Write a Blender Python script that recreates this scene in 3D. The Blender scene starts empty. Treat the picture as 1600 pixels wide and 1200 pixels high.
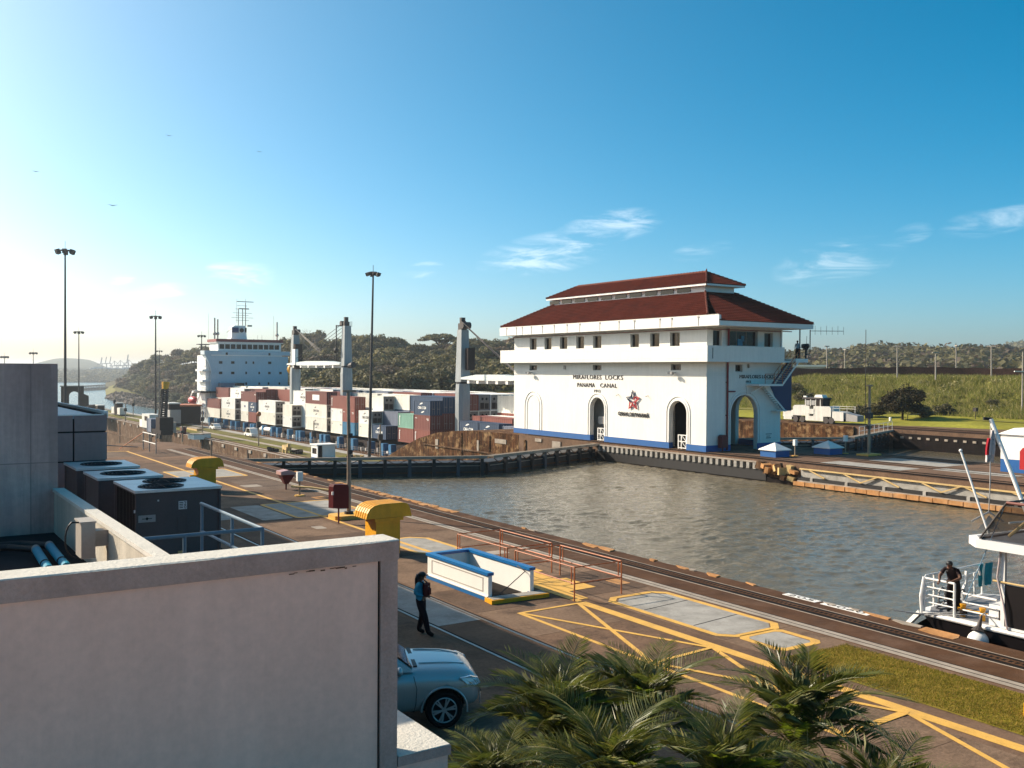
import bpy, bmesh, math, random
import numpy as np
from mathutils import Vector, Matrix, Euler
from mathutils.geometry import tessellate_polygon
random.seed(7); rng = np.random.default_rng(7)
S = bpy.context.scene
COL = S.collection
R_ = math.radians
# ------------------------------------------------------------------ camera
# world: +Y runs along the lock walls, +X across the lanes, z=0 is the upper lockside
CAMROT = ((0.834938170920939, 0.0028990909445306065, -0.5503361209396419),
          (-0.5503136457128758, 0.014858468434247646, -0.8348258005464325),
          (0.005756915962583287, 0.9998854040276235, 0.014001311764115062))
FPX = 1517.0
CAMPOS = Vector((0, 0, 7.2))
cam_d = bpy.data.cameras.new('camera'); cam = bpy.data.objects.new('camera', cam_d); COL.objects.link(cam)
cam.matrix_world = Matrix.Translation(CAMPOS) @ Matrix(CAMROT).to_4x4()
cam_d.sensor_width = 36.0; cam_d.lens = 36.0 * FPX / 1600.0
cam_d.clip_start = 0.1; cam_d.clip_end = 20000
S.camera = cam
# ------------------------------------------------------------------ sun and sky
SUN_EL, SUN_AZ = 31.0, -33.3          # azimuth from +Y, positive towards +X
S.world = bpy.data.worlds.new("World"); W = S.world; W.use_nodes = True
nt = W.node_tree; nt.nodes.clear()
def N(t, typ, **kw):
    n = t.nodes.new(typ)
    for k, v in kw.items():
        if k.startswith('i_'):
            key = k[2:]; key = int(key) if key.isdigit() else key
            n.inputs[key].default_value = v
        else: setattr(n, k, v)
    return n
out = N(nt, 'ShaderNodeOutputWorld'); bg = N(nt, 'ShaderNodeBackground')
sky = N(nt, 'ShaderNodeTexSky'); sky.sky_type = 'NISHITA'; sky.sun_disc = False
sky.sun_elevation = R_(SUN_EL); sky.sun_rotation = R_(SUN_AZ)
sky.altitude = 0; sky.air_density = 0.5; sky.dust_density = 2.0; sky.ozone_density = 1.3
hsv = N(nt, 'ShaderNodeHueSaturation'); hsv.inputs['Saturation'].default_value = 1.6; hsv.inputs['Hue'].default_value = 0.478
SKYTINT = (0.85, 0.94, 0.86, 1)
tint = N(nt, 'ShaderNodeMix', data_type='RGBA', blend_type='MULTIPLY'); tint.inputs[0].default_value = 1.0
tint.inputs[7].default_value = SKYTINT
nt.links.new(sky.outputs[0], hsv.inputs['Color']); nt.links.new(hsv.outputs[0], tint.inputs[6])
# thin wind-drawn clouds low over the horizon
tc = N(nt, 'ShaderNodeTexCoord')
sep = N(nt, 'ShaderNodeSeparateXYZ'); nt.links.new(tc.outputs['Generated'], sep.inputs[0])
mp = N(nt, 'ShaderNodeMapping'); mp.inputs['Scale'].default_value = (13.0, 13.0, 62.0); mp.inputs['Location'].default_value = (1.3, 0.35, 0.2)
nt.links.new(tc.outputs['Generated'], mp.inputs[0])
n1 = N(nt, 'ShaderNodeTexNoise', i_Scale=1.0, i_Detail=9.0, i_Roughness=0.62, i_Distortion=0.6)
nt.links.new(mp.outputs[0], n1.inputs['Vector'])
def mth(t, op, a, b=None, c=None, clamp=False):
    n = t.nodes.new('ShaderNodeMath'); n.operation = op; n.use_clamp = clamp
    for i, v in enumerate((a, b, c)):
        if v is None: continue
        if isinstance(v, (int, float)): n.inputs[i].default_value = v
        else: t.links.new(v, n.inputs[i])
    return n.outputs[0]
def pixdir(u, v):
    d = Matrix(CAMROT) @ Vector((u - 800, -(v - 600), -FPX)); return d.normalized()
acc = None
def cloud_blob(u, v, w, h, amt):
    """one cloud patch: a soft ellipse of directions; w,h in degrees"""
    global acc
    d = pixdir(u, v); az = math.atan2(d.x, d.y)
    # difference in azimuth ~ dot with the horizontal side vector, difference in height ~ z
    side = Vector((math.cos(az), -math.sin(az), 0))
    dp = N(nt, 'ShaderNodeVectorMath', operation='DOT_PRODUCT'); dp.inputs[1].default_value = side
    nt.links.new(tc.outputs['Generated'], dp.inputs[0])
    fw = N(nt, 'ShaderNodeVectorMath', operation='DOT_PRODUCT'); fw.inputs[1].default_value = Vector((math.sin(az), math.cos(az), 0))
    nt.links.new(tc.outputs['Generated'], fw.inputs[0])
    a = mth(nt, 'DIVIDE', dp.outputs['Value'], math.sin(R_(w)))
    # a slight upward slant to the right, as wind-drawn cloud
    b0 = mth(nt, 'SUBTRACT', sep.outputs[2], d.z); b0 = mth(nt, 'SUBTRACT', b0, mth(nt, 'MULTIPLY', dp.outputs['Value'], 0.16))
    b = mth(nt, 'DIVIDE', b0, math.sin(R_(h)))
    r = mth(nt, 'ADD', mth(nt, 'MULTIPLY', a, a), mth(nt, 'MULTIPLY', b, b))
    g = mth(nt, 'MULTIPLY', mth(nt, 'SUBTRACT', 1.0, r, clamp=True), mth(nt, 'GREATER_THAN', fw.outputs['Value'], 0.2))
    g = mth(nt, 'MULTIPLY', g, amt)
    acc = g if acc is None else mth(nt, 'MAXIMUM', acc, g)
cloud_blob(860, 395, 4.6, 1.3, 0.8); cloud_blob(950, 357, 3.4, 1.1, 0.8); cloud_blob(1310, 408, 3.8, 1.3, 0.62)
cloud_blob(1425, 365, 1.2, 0.6, 0.5); cloud_blob(1560, 342, 3.0, 0.9, 0.42); cloud_blob(1095, 393, 2.0, .6, 0.55)
cloud_blob(375, 438, 2.2, 1.0, 1.0); cloud_blob(352, 415, 1.2, 0.35, 0.7); cloud_blob(660, 422, 1.4, 0.5, 0.75); cloud_blob(245, 458, 2.0, 0.6, 0.7)
cloud_blob(190, 437, .8, 0.35, 0.8); cloud_blob(2600, 380, 6, 1.2, .8); cloud_blob(-900, 360, 6, 1.3, .8)
nm = N(nt, 'ShaderNodeMapRange', interpolation_type='SMOOTHSTEP'); nm.inputs[1].default_value = 0.34; nm.inputs[2].default_value = 0.70; nt.links.new(n1.outputs[0], nm.inputs[0])
cov = mth(nt, 'MULTIPLY', nm.outputs[0], mth(nt, 'POWER', acc, 0.6))
ss = N(nt, 'ShaderNodeMapRange', interpolation_type='SMOOTHSTEP'); ss.inputs[1].default_value = 0.02; ss.inputs[2].default_value = 0.95
ss.inputs[4].default_value = 0.5
nt.links.new(cov, ss.inputs[0])
mix = N(nt, 'ShaderNodeMix', data_type='RGBA'); nt.links.new(ss.outputs[0], mix.inputs[0]); nt.links.new(tint.outputs[2], mix.inputs[6])
# cloud colour: the sky behind it, brightened and whitened (clouds take the light around them)
cb = N(nt, 'ShaderNodeMix', data_type='RGBA', blend_type='MIX'); cb.inputs[0].default_value = 0.6
nt.links.new(tint.outputs[2], cb.inputs[6]); cb.inputs[7].default_value = (9.0, 8.8, 8.4, 1)
nt.links.new(cb.outputs[2], mix.inputs[7])
nt.links.new(mix.outputs[2], bg.inputs[0]); bg.inputs[1].default_value = 0.15
nt.links.new(bg.outputs[0], out.inputs[0])
sl = bpy.data.lights.new('sun', 'SUN'); sl.energy = 5.0; sl.angle = R_(0.55); sl.color = (1.0, 0.88, 0.71)
so = bpy.data.objects.new('sun', sl); COL.objects.link(so)
sd = Vector((math.sin(R_(SUN_AZ)) * math.cos(R_(SUN_EL)), math.cos(R_(SUN_AZ)) * math.cos(R_(SUN_EL)), math.sin(R_(SUN_EL))))
so.rotation_euler = (-sd).to_track_quat('-Z', 'Y').to_euler(); so.location = (0, 0, 60)
S.view_settings.view_transform = 'Standard'; S.view_settings.look = 'None'
S.view_settings.exposure = 0.64; S.view_settings.gamma = 1.0; S.view_settings.use_curve_mapping = False
S.cycles.max_bounces = 6; S.cycles.diffuse_bounces = 2; S.cycles.glossy_bounces = 3; S.cycles.transparent_max_bounces = 8
S.cycles.volume_bounces = 0; S.cycles.caustics_reflective = False; S.cycles.caustics_refractive = False

# ------------------------------------------------------------------ helpers
CR = np.array(CAMROT)
def ray(u, v):
    d = CR @ np.array([u - 800., -(v - 600.), -FPX]); return d / np.linalg.norm(d)
def G(u, v, z=0.0):
    d = ray(u, v); return Vector((np.array(CAMPOS) + d * ((z - 7.2) / d[2])).tolist())
def GX(u, v, x):
    d = ray(u, v); return Vector((np.array(CAMPOS) + d * (x / d[0])).tolist())
def GY(u, v, y):
    d = ray(u, v); return Vector((np.array(CAMPOS) + d * (y / d[1])).tolist())
def GD(u, v, D):
    d = ray(u, v); return Vector((np.array(CAMPOS) + d * (D / math.hypot(d[0], d[1]))).tolist())

_wp = [None]
def wpos(t):
    return t.nodes.new('ShaderNodeNewGeometry').outputs['Position']
def M(name, c, rough=0.75, metal=0.0, var=0.12, vs=1.5, streak=0.0, bump=0.0, bs=12.0, grime=None, gamt=0.0, gs=0.6, spec=0.4, objrand=0.0, fine=0.06, alpha=1.0, coat=0.0, emit=None, local=False, backlit=0.0):
    m = bpy.data.materials.new(name); m.use_nodes = True; t = m.node_tree
    if rough >= .78 and spec == .4: spec = .10
    b = t.nodes['Principled BSDF']; b.inputs['Roughness'].default_value = rough; b.inputs['Metallic'].default_value = metal
    b.inputs['Specular IOR Level'].default_value = spec
    if coat: b.inputs['Coat Weight'].default_value = coat; b.inputs['Coat Roughness'].default_value = 0.08
    if alpha < 1: b.inputs['Alpha'].default_value = alpha
    P = t.nodes.new('ShaderNodeTexCoord').outputs['Object'] if local else wpos(t)
    col = t.nodes.new('ShaderNodeRGB'); col.outputs[0].default_value = (*c, 1); cur = col.outputs[0]
    def noise(scale, detail=5, rough_=0.6, vec=P):
        n = t.nodes.new('ShaderNodeTexNoise'); n.inputs['Scale'].default_value = scale; n.inputs['Detail'].default_value = detail
        n.inputs['Roughness'].default_value = rough_; t.links.new(vec, n.inputs['Vector']); return n.outputs[0]
    def scaleby(cur, fac_sock, lo, hi, a=0.3, z=0.7):
        mr = t.nodes.new('ShaderNodeMapRange'); mr.inputs[1].default_value = a; mr.inputs[2].default_value = z
        mr.inputs[3].default_value = lo; mr.inputs[4].default_value = hi; t.links.new(fac_sock, mr.inputs[0])
        vm = t.nodes.new('ShaderNodeVectorMath'); vm.operation = 'SCALE'; t.links.new(cur, vm.inputs[0]); t.links.new(mr.outputs[0], vm.inputs['Scale'])
        return vm.outputs[0]
    if var: cur = scaleby(cur, noise(vs), 1 - var, 1 + var)
    if fine: cur = scaleby(cur, noise(vs * 14, 3), 1 - fine, 1 + fine)
    if streak:
        mp = t.nodes.new('ShaderNodeMapping'); mp.inputs['Scale'].default_value = (3.2, 3.2, 0.22); t.links.new(P, mp.inputs[0])
        cur = scaleby(cur, noise(1.0, 6, 0.65, mp.outputs[0]), 1 - streak, 1 + streak * 0.3, 0.42, 0.68)
    if grime is not None:
        mr = t.nodes.new('ShaderNodeMapRange'); mr.inputs[1].default_value = 0.5; mr.inputs[2].default_value = 0.72; mr.inputs[4].default_value = gamt
        t.links.new(noise(gs, 8, 0.7), mr.inputs[0])
        mx = t.nodes.new('ShaderNodeMix'); mx.data_type = 'RGBA'; t.links.new(mr.outputs[0], mx.inputs[0]); t.links.new(cur, mx.inputs[6]); mx.inputs[7].default_value = (*grime, 1)
        cur = mx.outputs[2]
    if objrand:
        oi = t.nodes.new('ShaderNodeObjectInfo'); cur = scaleby(cur, oi.outputs['Random'], 1 - objrand, 1 + objrand, 0, 1)
    t.links.new(cur, b.inputs['Base Color'])
    if bump:
        bp = t.nodes.new('ShaderNodeBump'); bp.inputs['Strength'].default_value = bump; bp.inputs['Distance'].default_value = 0.05
        t.links.new(noise(bs, 6), bp.inputs['Height']); t.links.new(bp.outputs[0], b.inputs['Normal'])
    if backlit:
        tr = t.nodes.new('ShaderNodeBsdfTranslucent'); t.links.new(cur, tr.inputs[0]); ms = t.nodes.new('ShaderNodeMixShader'); ms.inputs[0].default_value = backlit
        o = t.nodes['Material Output']; t.links.new(b.outputs[0], ms.inputs[1]); t.links.new(tr.outputs[0], ms.inputs[2]); t.links.new(ms.outputs[0], o.inputs[0])
    return m

class MB:
    """collects shapes, then links them as one mesh object"""
    def __init__(s): s.v = []; s.f = []; s.mi = []; s.cur = 0
    def face(s, pts):
        n = len(s.v); s.v += [tuple(p) for p in pts]; s.f.append(tuple(range(n, n + len(pts)))); s.mi.append(s.cur); return s
    def raw(s, vs, fs):
        n = len(s.v); s.v += [tuple(p) for p in vs]; s.f += [tuple(i + n for i in f) for f in fs]; s.mi += [s.cur] * len(fs); return s
    def box(s, x0, x1, y0, y1, z0, z1):
        return s.raw([(x, y, z) for x in (x0, x1) for y in (y0, y1) for z in (z0, z1)],
                     [(0, 1, 3, 2), (4, 6, 7, 5), (0, 4, 5, 1), (2, 3, 7, 6), (0, 2, 6, 4), (1, 5, 7, 3)])
    def obox(s, c, size, rz=0, rx=0, ry=0):
        m = Matrix.Translation(c) @ Euler((rx, ry, rz)).to_matrix().to_4x4()
        hx, hy, hz = [k / 2 for k in size]
        return s.raw([m @ Vector((x, y, z)) for x in (-hx, hx) for y in (-hy, hy) for z in (-hz, hz)],
                     [(0, 1, 3, 2), (4, 6, 7, 5), (0, 4, 5, 1), (2, 3, 7, 6), (0, 2, 6, 4), (1, 5, 7, 3)])
    def beam(s, a, b, w, h=None):
        a = Vector(a); b = Vector(b); h = h or w; d = b - a; L = d.length
        q = d.to_track_quat('Y', 'Z'); m = Matrix.Translation((a + b) / 2) @ q.to_matrix().to_4x4()
        return s.raw([m @ Vector((x, y, z)) for x in (-w / 2, w / 2) for y in (-L / 2, L / 2) for z in (-h / 2, h / 2)],
                     [(0, 1, 3, 2), (4, 6, 7, 5), (0, 4, 5, 1), (2, 3, 7, 6), (0, 2, 6, 4), (1, 5, 7, 3)])
    def tube(s, pts, r, n=8, caps=True):
        pts = [Vector(p) for p in pts]; rs = r if isinstance(r, (list, tuple)) else [r] * len(pts)
        vs = []; fs = []
        ref = None
        for i, p in enumerate(pts):
            d = (pts[min(i + 1, len(pts) - 1)] - pts[max(i - 1, 0)]).normalized()
            if ref is None: ref = Vector((0, 0, 1)) if abs(d.z) < 0.9 else Vector((1, 0, 0))
            a = d.cross(ref).normalized(); b = d.cross(a).normalized(); ref = a.cross(d).normalized() if abs(a.cross(d).length) > 1e-6 else ref
            for k in range(n):
                t = 2 * math.pi * k / n; vs.append(p + (a * math.cos(t) + b * math.sin(t)) * rs[i])
        for i in range(len(pts) - 1):
            for k in range(n):
                fs.append((i * n + k, i * n + (k + 1) % n, (i + 1) * n + (k + 1) % n, (i + 1) * n + k))
        if caps: fs.append(tuple(range(n - 1, -1, -1))); fs.append(tuple((len(pts) - 1) * n + k for k in range(n)))
        return s.raw(vs, fs)
    def cyl(s, c, r, h, n=16, r2=None):
        c = Vector(c); return s.tube([c, c + Vector((0, 0, h))], [r, r if r2 is None else r2], n)
    def prism(s, poly, h0, h1, mapf=lambda a, b, h: (a, b, h)):
        n = len(poly); vs = [mapf(a, b, h0) for a, b in poly] + [mapf(a, b, h1) for a, b in poly]
        fs = [(i, (i + 1) % n, n + (i + 1) % n, n + i) for i in range(n)]
        tr = tessellate_polygon([[Vector((a, b, 0)) for a, b in poly]])
        fs += [tuple(t) for t in tr] + [tuple(n + i for i in t[::-1]) for t in tr]
        return s.raw(vs, fs)
    def holed(s, outer, holes, h0, h1, mapf):
        loops = [outer] + holes; flat = [p for l in loops for p in l]; n = len(flat)
        tr = tessellate_polygon([[Vector((a, b, 0)) for a, b in l] for l in loops])
        vs = [mapf(a, b, h0) for a, b in flat] + [mapf(a, b, h1) for a, b in flat]
        fs = [tuple(t) for t in tr] + [tuple(n + i for i in t[::-1]) for t in tr]
        o = 0
        for l in loops:
            k = len(l); fs += [(o + i, o + (i + 1) % k, n + o + (i + 1) % k, n + o + i) for i in range(k)]; o += k
        return s.raw(vs, fs)
    def sphere(s, c, r, n=12, m=8, sc=(1, 1, 1)):
        vs = [(c[0], c[1], c[2] + r * sc[2])]
        for j in range(1, m):
            for i in range(n):
                a = 2 * math.pi * i / n; b = math.pi * j / m
                vs.append((c[0] + r * sc[0] * math.sin(b) * math.cos(a), c[1] + r * sc[1] * math.sin(b) * math.sin(a), c[2] + r * sc[2] * math.cos(b)))
        vs.append((c[0], c[1], c[2] - r * sc[2])); L = len(vs) - 1
        fs = [(0, 1 + i, 1 + (i + 1) % n) for i in range(n)]
        for j in range(m - 2):
            fs += [(1 + j * n + i, 1 + (j + 1) * n + i, 1 + (j + 1) * n + (i + 1) % n, 1 + j * n + (i + 1) % n) for i in range(n)]
        o = 1 + (m - 2) * n; fs += [(L, o + (i + 1) % n, o + i) for i in range(n)]
        return s.raw(vs, fs)
    def mesh(s, name, mats, org=(0, 0, 0), smooth=False):
        me = bpy.data.meshes.new(name)
        ox, oy, oz = org
        me.from_pydata([(x - ox, y - oy, z - oz) for x, y, z in s.v], [], s.f)
        for m in (mats if isinstance(mats, (list, tuple)) else [mats]): me.materials.append(m)
        if any(s.mi): me.polygons.foreach_set('material_index', s.mi)
        bm = bmesh.new(); bm.from_mesh(me); bmesh.ops.recalc_face_normals(bm, faces=bm.faces); bm.to_mesh(me); bm.free()
        if smooth: me.polygons.foreach_set('use_smooth', [True] * len(me.polygons))
        me.update(); return me
    def build(s, name, mats, parent=None, smooth=False, org=None, **tags):
        if parent is not None: org = wloc(parent)
        elif org is None: org = (0, 0, 0)
        o = bpy.data.objects.new(name, s.mesh(name, mats, org, smooth)); COL.objects.link(o)
        if parent is not None: o.parent = parent
        else: o.location = org
        for k, v in tags.items(): o[k] = v
        return o
def wloc(o):
    l = Vector(o.location)
    while o.parent: o = o.parent; l += Vector(o.location)
    return l
def thing(name, label, cat, loc=(0, 0, 0), group=None):
    o = bpy.data.objects.new(name, None); o.empty_display_size = 0.3; COL.objects.link(o); o.location = loc
    o['label'] = label; o['category'] = cat
    if group: o['group'] = group
    return o
def dup(o, loc=None, label=None, parent=None, rz=None, scale=None):
    c = o.copy(); COL.objects.link(c)
    if parent is not None: c.parent = parent
    if loc is not None: c.location = loc
    if rz is not None: c.rotation_euler.z = rz
    if scale is not None: c.scale = scale
    if label: c['label'] = label
    for ch in [x for x in o.children]: dup(ch, parent=c)
    return c
def inst(name, me, parent=None, loc=(0, 0, 0), rz=0, scale=None, **tags):
    o = bpy.data.objects.new(name, me); COL.objects.link(o); o.location = loc; o.rotation_euler.z = rz
    if scale is not None: o.scale = scale
    if parent is not None: o.parent = parent
    for k, v in tags.items(): o[k] = v
    return o
_fc = {}
def text_mesh(txt, mapf, height, depth=0.03, width=None, bold=0.0, align='CENTER', spacing=1.0):
    """lettering as thin solid mesh; mapf(a,b,h)->world, a along the line, b up, h out"""
    cu = bpy.data.curves.new('lettering', 'FONT'); cu.body = txt; cu.size = 1; cu.align_x = align; cu.align_y = 'CENTER'
    cu.extrude = 0.5; cu.offset = bold; cu.resolution_u = 2; cu.space_character = spacing
    ob = bpy.data.objects.new('lettering', cu); COL.objects.link(ob)
    dg = bpy.context.evaluated_depsgraph_get(); dg.update()
    me = bpy.data.meshes.new_from_object(ob.evaluated_get(dg)); bpy.data.objects.remove(ob); bpy.data.curves.remove(cu)
    vs = np.array([v.co[:] for v in me.vertices]); fs = [tuple(p.vertices) for p in me.polygons]; bpy.data.meshes.remove(me)
    lo, hi = vs.min(0), vs.max(0); k = height / (hi[1] - lo[1]); kx = k if width is None else width / (hi[0] - lo[0])
    cx = (hi[0] + lo[0]) / 2; cy = (hi[1] + lo[1]) / 2
    return [mapf((x - cx) * kx, (y - cy) * k, (z + 0.5) * depth) for x, y, z in vs], fs

def pole_tube(name, pts, r, mat, **kw): return MB().tube(pts, r).build(name, mat, **kw)
# ------------------------------------------------------------------ materials
m_conc_near = M('lockside_concrete', (0.150, 0.092, 0.060), 0.86, var=0.24, vs=0.5, bump=0.35, bs=14, grime=(0.060, 0.040, 0.030), gamt=0.8, gs=0.30, fine=0.16)
m_conc_wall = M('weathered_lock_wall', (0.15, 0.082, 0.045), 0.9, var=0.35, vs=0.6, streak=0.55, bump=0.8, bs=5, grime=(0.36, 0.28, 0.20), gamt=0.6, gs=0.9)
m_conc_pale = M('pale_patched_concrete', (0.33, 0.31, 0.28), 0.85, var=0.2, vs=1.2, bump=0.3, bs=20, grime=(0.14, 0.12, 0.10), gamt=0.6, gs=1.3)
m_strip = M('pale_rail_bed_strip', (0.33, 0.28, 0.23), 0.85, var=0.2, vs=1.5, grime=(.14, .1, .08), gamt=.5, gs=1)
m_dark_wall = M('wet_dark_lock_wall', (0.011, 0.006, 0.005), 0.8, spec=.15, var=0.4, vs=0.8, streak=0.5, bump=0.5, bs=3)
m_track = M('oiled_track_bed', (0.085, 0.042, 0.022), 0.8, var=0.3, vs=1.0, bump=0.4, bs=20, grime=(.16, .1, .07), gamt=.6, gs=.9)
m_rail = M('worn_steel_rail', (0.30, 0.26, 0.22), 0.35, metal=0.9, var=0.2)
m_slot = M('dark_slot', (0.012, 0.009, 0.008), 0.8)
m_yellow = M('worn_yellow_paint', (0.66, 0.37, 0.075), 0.7, var=0.12, vs=2, grime=(0.34, 0.20, 0.08), gamt=0.55, gs=2.2, fine=0.1)
m_orangec = M('rusty_orange_concrete', (0.42, 0.21, 0.085), 0.85, var=0.3, vs=1.5, bump=.5, bs=8, grime=(.5, .36, .22), gamt=.5, gs=1.2)
m_white = M('white_wall_paint', (0.80, 0.765, 0.70), 0.65, var=0.025, vs=0.4, streak=0.05, fine=0.02, grime=(0.60, 0.55, 0.48), gamt=0.22, gs=0.25)
m_whitetrim = M('white_trim_paint', (0.80, 0.77, 0.72), 0.6, var=0.04, fine=0.02)
m_blue = M('blue_band_paint', (0.006, 0.090, 0.29), 0.55, var=0.08, vs=1.0, fine=.04)
m_navy = M('deep_blue_panel', (0.008, 0.028, 0.105), 0.5, var=0.08)
m_tile = M('red_clay_tile', (0.108, 0.022, 0.013), 0.9, spec=.08, var=0.18, vs=0.8, fine=0.25, grime=(0.055, 0.018, 0.013), gamt=0.6, gs=0.7)
m_tilecap = M('ridge_tile_clay', (0.18, 0.06, 0.042), 0.8, var=0.2, vs=2)
m_glass = M('dark_window_glass', (0.010, 0.006, 0.005), 0.10, var=0.0, spec=0.22, fine=0)
m_frame = M('window_frame_paint', (0.42, 0.38, 0.34), 0.6)
m_redpipe = M('dark_red_pipe_paint', (0.20, 0.022, 0.022), 0.5, var=.1)
m_firered = M('fire_red_paint', (0.42, 0.020, 0.022), 0.4, var=.06)
m_maroonbox = M('maroon_box_paint', (0.125, 0.016, 0.018), 0.42, var=.1)
m_rail_or = M('orange_rail_paint', (0.42, 0.12, 0.035), 0.55, var=.25, vs=3)
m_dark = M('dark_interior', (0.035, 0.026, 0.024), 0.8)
m_steel = M('galvanised_steel', (0.30, 0.29, 0.28), 0.5, metal=0.4, var=.1)
m_poledark = M('dark_pole_steel', (0.055, 0.045, 0.042), 0.6, metal=0.2)
m_poletan = M('tan_pole_steel', (0.30, 0.225, 0.16), 0.6, var=.2)
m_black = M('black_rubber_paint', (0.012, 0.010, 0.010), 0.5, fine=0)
m_whitemetal = M('white_boat_paint', (0.78, 0.76, 0.73), 0.42, var=.04, fine=.02, grime=(.5, .42, .34), gamt=.15, gs=3)
m_grey = M('ship_grey_paint', (0.30, 0.32, 0.325), 0.5, var=.08, vs=.3, streak=.12)
m_vent = M('yellow_vent_paint', (0.78, 0.36, 0.010), 0.45, var=.1, vs=1.5, streak=.12)
# ------------------------------------------------------------------ water
def water_mat(name, base, sc, strength, rough=0.03):
    m = bpy.data.materials.new(name); m.use_nodes = True; t = m.node_tree; b = t.nodes['Principled BSDF']
    b.inputs['Base Color'].default_value = (*base, 1); b.inputs['Roughness'].default_value = rough; b.inputs['IOR'].default_value = 1.33
    P = wpos(t)
    hs = None
    for k, (s, a, st) in enumerate([(1.0, 1.0, (1.0, 1.7, 1)), (2.7, 0.5, (1.3, 2.2, 1)), (7.5, 0.22, (1.0, 1.6, 1)), (0.28, 1.6, (1, 1.3, 1))]):
        mp = t.nodes.new('ShaderNodeMapping'); mp.inputs['Scale'].default_value = st; mp.inputs['Rotation'].default_value = (0, 0, 0.5 + .35 * k); t.links.new(P, mp.inputs[0])
        n = t.nodes.new('ShaderNodeTexNoise'); n.inputs['Scale'].default_value = s * sc; n.inputs['Detail'].default_value = 4; n.inputs['Distortion'].default_value = 0.8
        t.links.new(mp.outputs[0], n.inputs['Vector'])
        h = mth(t, 'MULTIPLY', n.outputs[0], a); hs = h if hs is None else mth(t, 'ADD', hs, h)
    bp = t.nodes.new('ShaderNodeBump'); bp.inputs['Strength'].default_value = 1.0; bp.inputs['Distance'].default_value = strength
    t.links.new(hs, bp.inputs['Height']); t.links.new(bp.outputs[0], b.inputs['Normal'])
    return m
m_water = water_mat('murky_lock_water', (0.135, 0.112, 0.072), 3.2, 0.03)
m_sea = water_mat('sea_channel_water', (0.10, 0.16, 0.17), 0.12, 0.9, 0.12)
def sheet(name, pts, mat, kind='structure', z=None, **kw):
    b = MB(); b.face([(p[0], p[1], p[2] if len(p) > 2 else z) for p in pts]); return b.build(name, mat, kind=kind, **kw)
def wave_sheet(name, x0, x1, y0, y1, step, z, mat, slope=.16, seed=3):
    """wind-ruffled surface as real geometry: many crossing wavelets"""
    r = np.random.default_rng(seed); X = np.arange(x0, x1 + step, step); Y = np.arange(y0, y1 + step, step); gx, gy = np.meshgrid(X, Y, indexing='ij'); Z = np.zeros_like(gx); n = 64
    lam = np.exp(r.uniform(np.log(.34), np.log(2.1), n)); th = r.normal(math.radians(62), .62, n); ph = r.uniform(0, 6.28, n)
    gust = .75 + .45 * np.sin(gx * .21 + 1.7 * np.sin(gy * .11)) * np.sin(gy * .17 + gx * .05)
    for l, t, p in zip(lam, th, ph):
        k = 2 * np.pi / l; a = slope / k * (1.0 / math.sqrt(n / 2)) * (l / .8) ** -.2; ar = k * (gx * math.cos(t) + gy * math.sin(t)) + p; w_ = np.sin(ar + .35 * np.sin(gx * .9 + p) * np.sin(gy * .7 + p)); Z += a * (w_ if l > 1.4 else w_ * gust)
    V = np.stack([gx, gy, Z + z], -1).reshape(-1, 3); nx, ny = len(X), len(Y); i = np.arange((nx - 1) * (ny - 1)); a = (i // (ny - 1)) * ny + i % (ny - 1); Fc = np.stack([a, a + ny, a + ny + 1, a + 1], 1)
    me = bpy.data.meshes.new(name); me.vertices.add(len(V)); me.vertices.foreach_set('co', V.ravel()); me.loops.add(Fc.size); me.loops.foreach_set('vertex_index', Fc.ravel()); me.polygons.add(len(Fc)); me.polygons.foreach_set('loop_start', np.arange(len(Fc)) * 4); me.polygons.foreach_set('use_smooth', np.ones(len(Fc), bool))
    me.materials.append(mat); me.update(calc_edges=True); o = bpy.data.objects.new(name, me); COL.objects.link(o); o['kind'] = 'structure'; return o
wave_sheet('water_upper_lock', 24.3, 61.2, 9, 78, .10, -1.7, m_water, .16)
sheet('water_upper_lock_south', [(24.3, -60), (61.2, -60), (61.2, 9), (24.3, 9)], m_water, z=-1.7)
sheet('water_upper_west_lane', [(74.0, -60), (109.5, -60), (109.5, 78), (91.5, 71), (74.0, 78)], m_water, z=-2.4)
sheet('water_sea', [(-3500, 60), (4500, 60), (4500, 9000), (-3500, 9000)], m_sea, z=-18.2)

m_conc_moss = M('mossy_brown_lock_wall', (.105, .046, .019), .95, var=.45, vs=.9, streak=.65, bump=1.0, bs=4, grime=(.44, .28, .14), gamt=.75, gs=1.1, fine=.45)
# ------------------------------------------------------------------ near lockside (z = 0), a solid mass with the wall face to the water
XE = 24.85
b = MB(); b.box(-40, 24.2, -60, 89.0, -20, 0); b.build('lockside_ground', m_conc_near, kind='structure')
b = MB(); b.box(24.2, XE, -60, 77.0, -20, -0.0); b.build('lock_wall_near', m_conc_wall, kind='structure')
b = MB(); b.box(24.2, XE, 77.0, 89.0, -20, -0.0); b.build('lock_wall_near_end', m_conc_wall, kind='structure')
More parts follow.
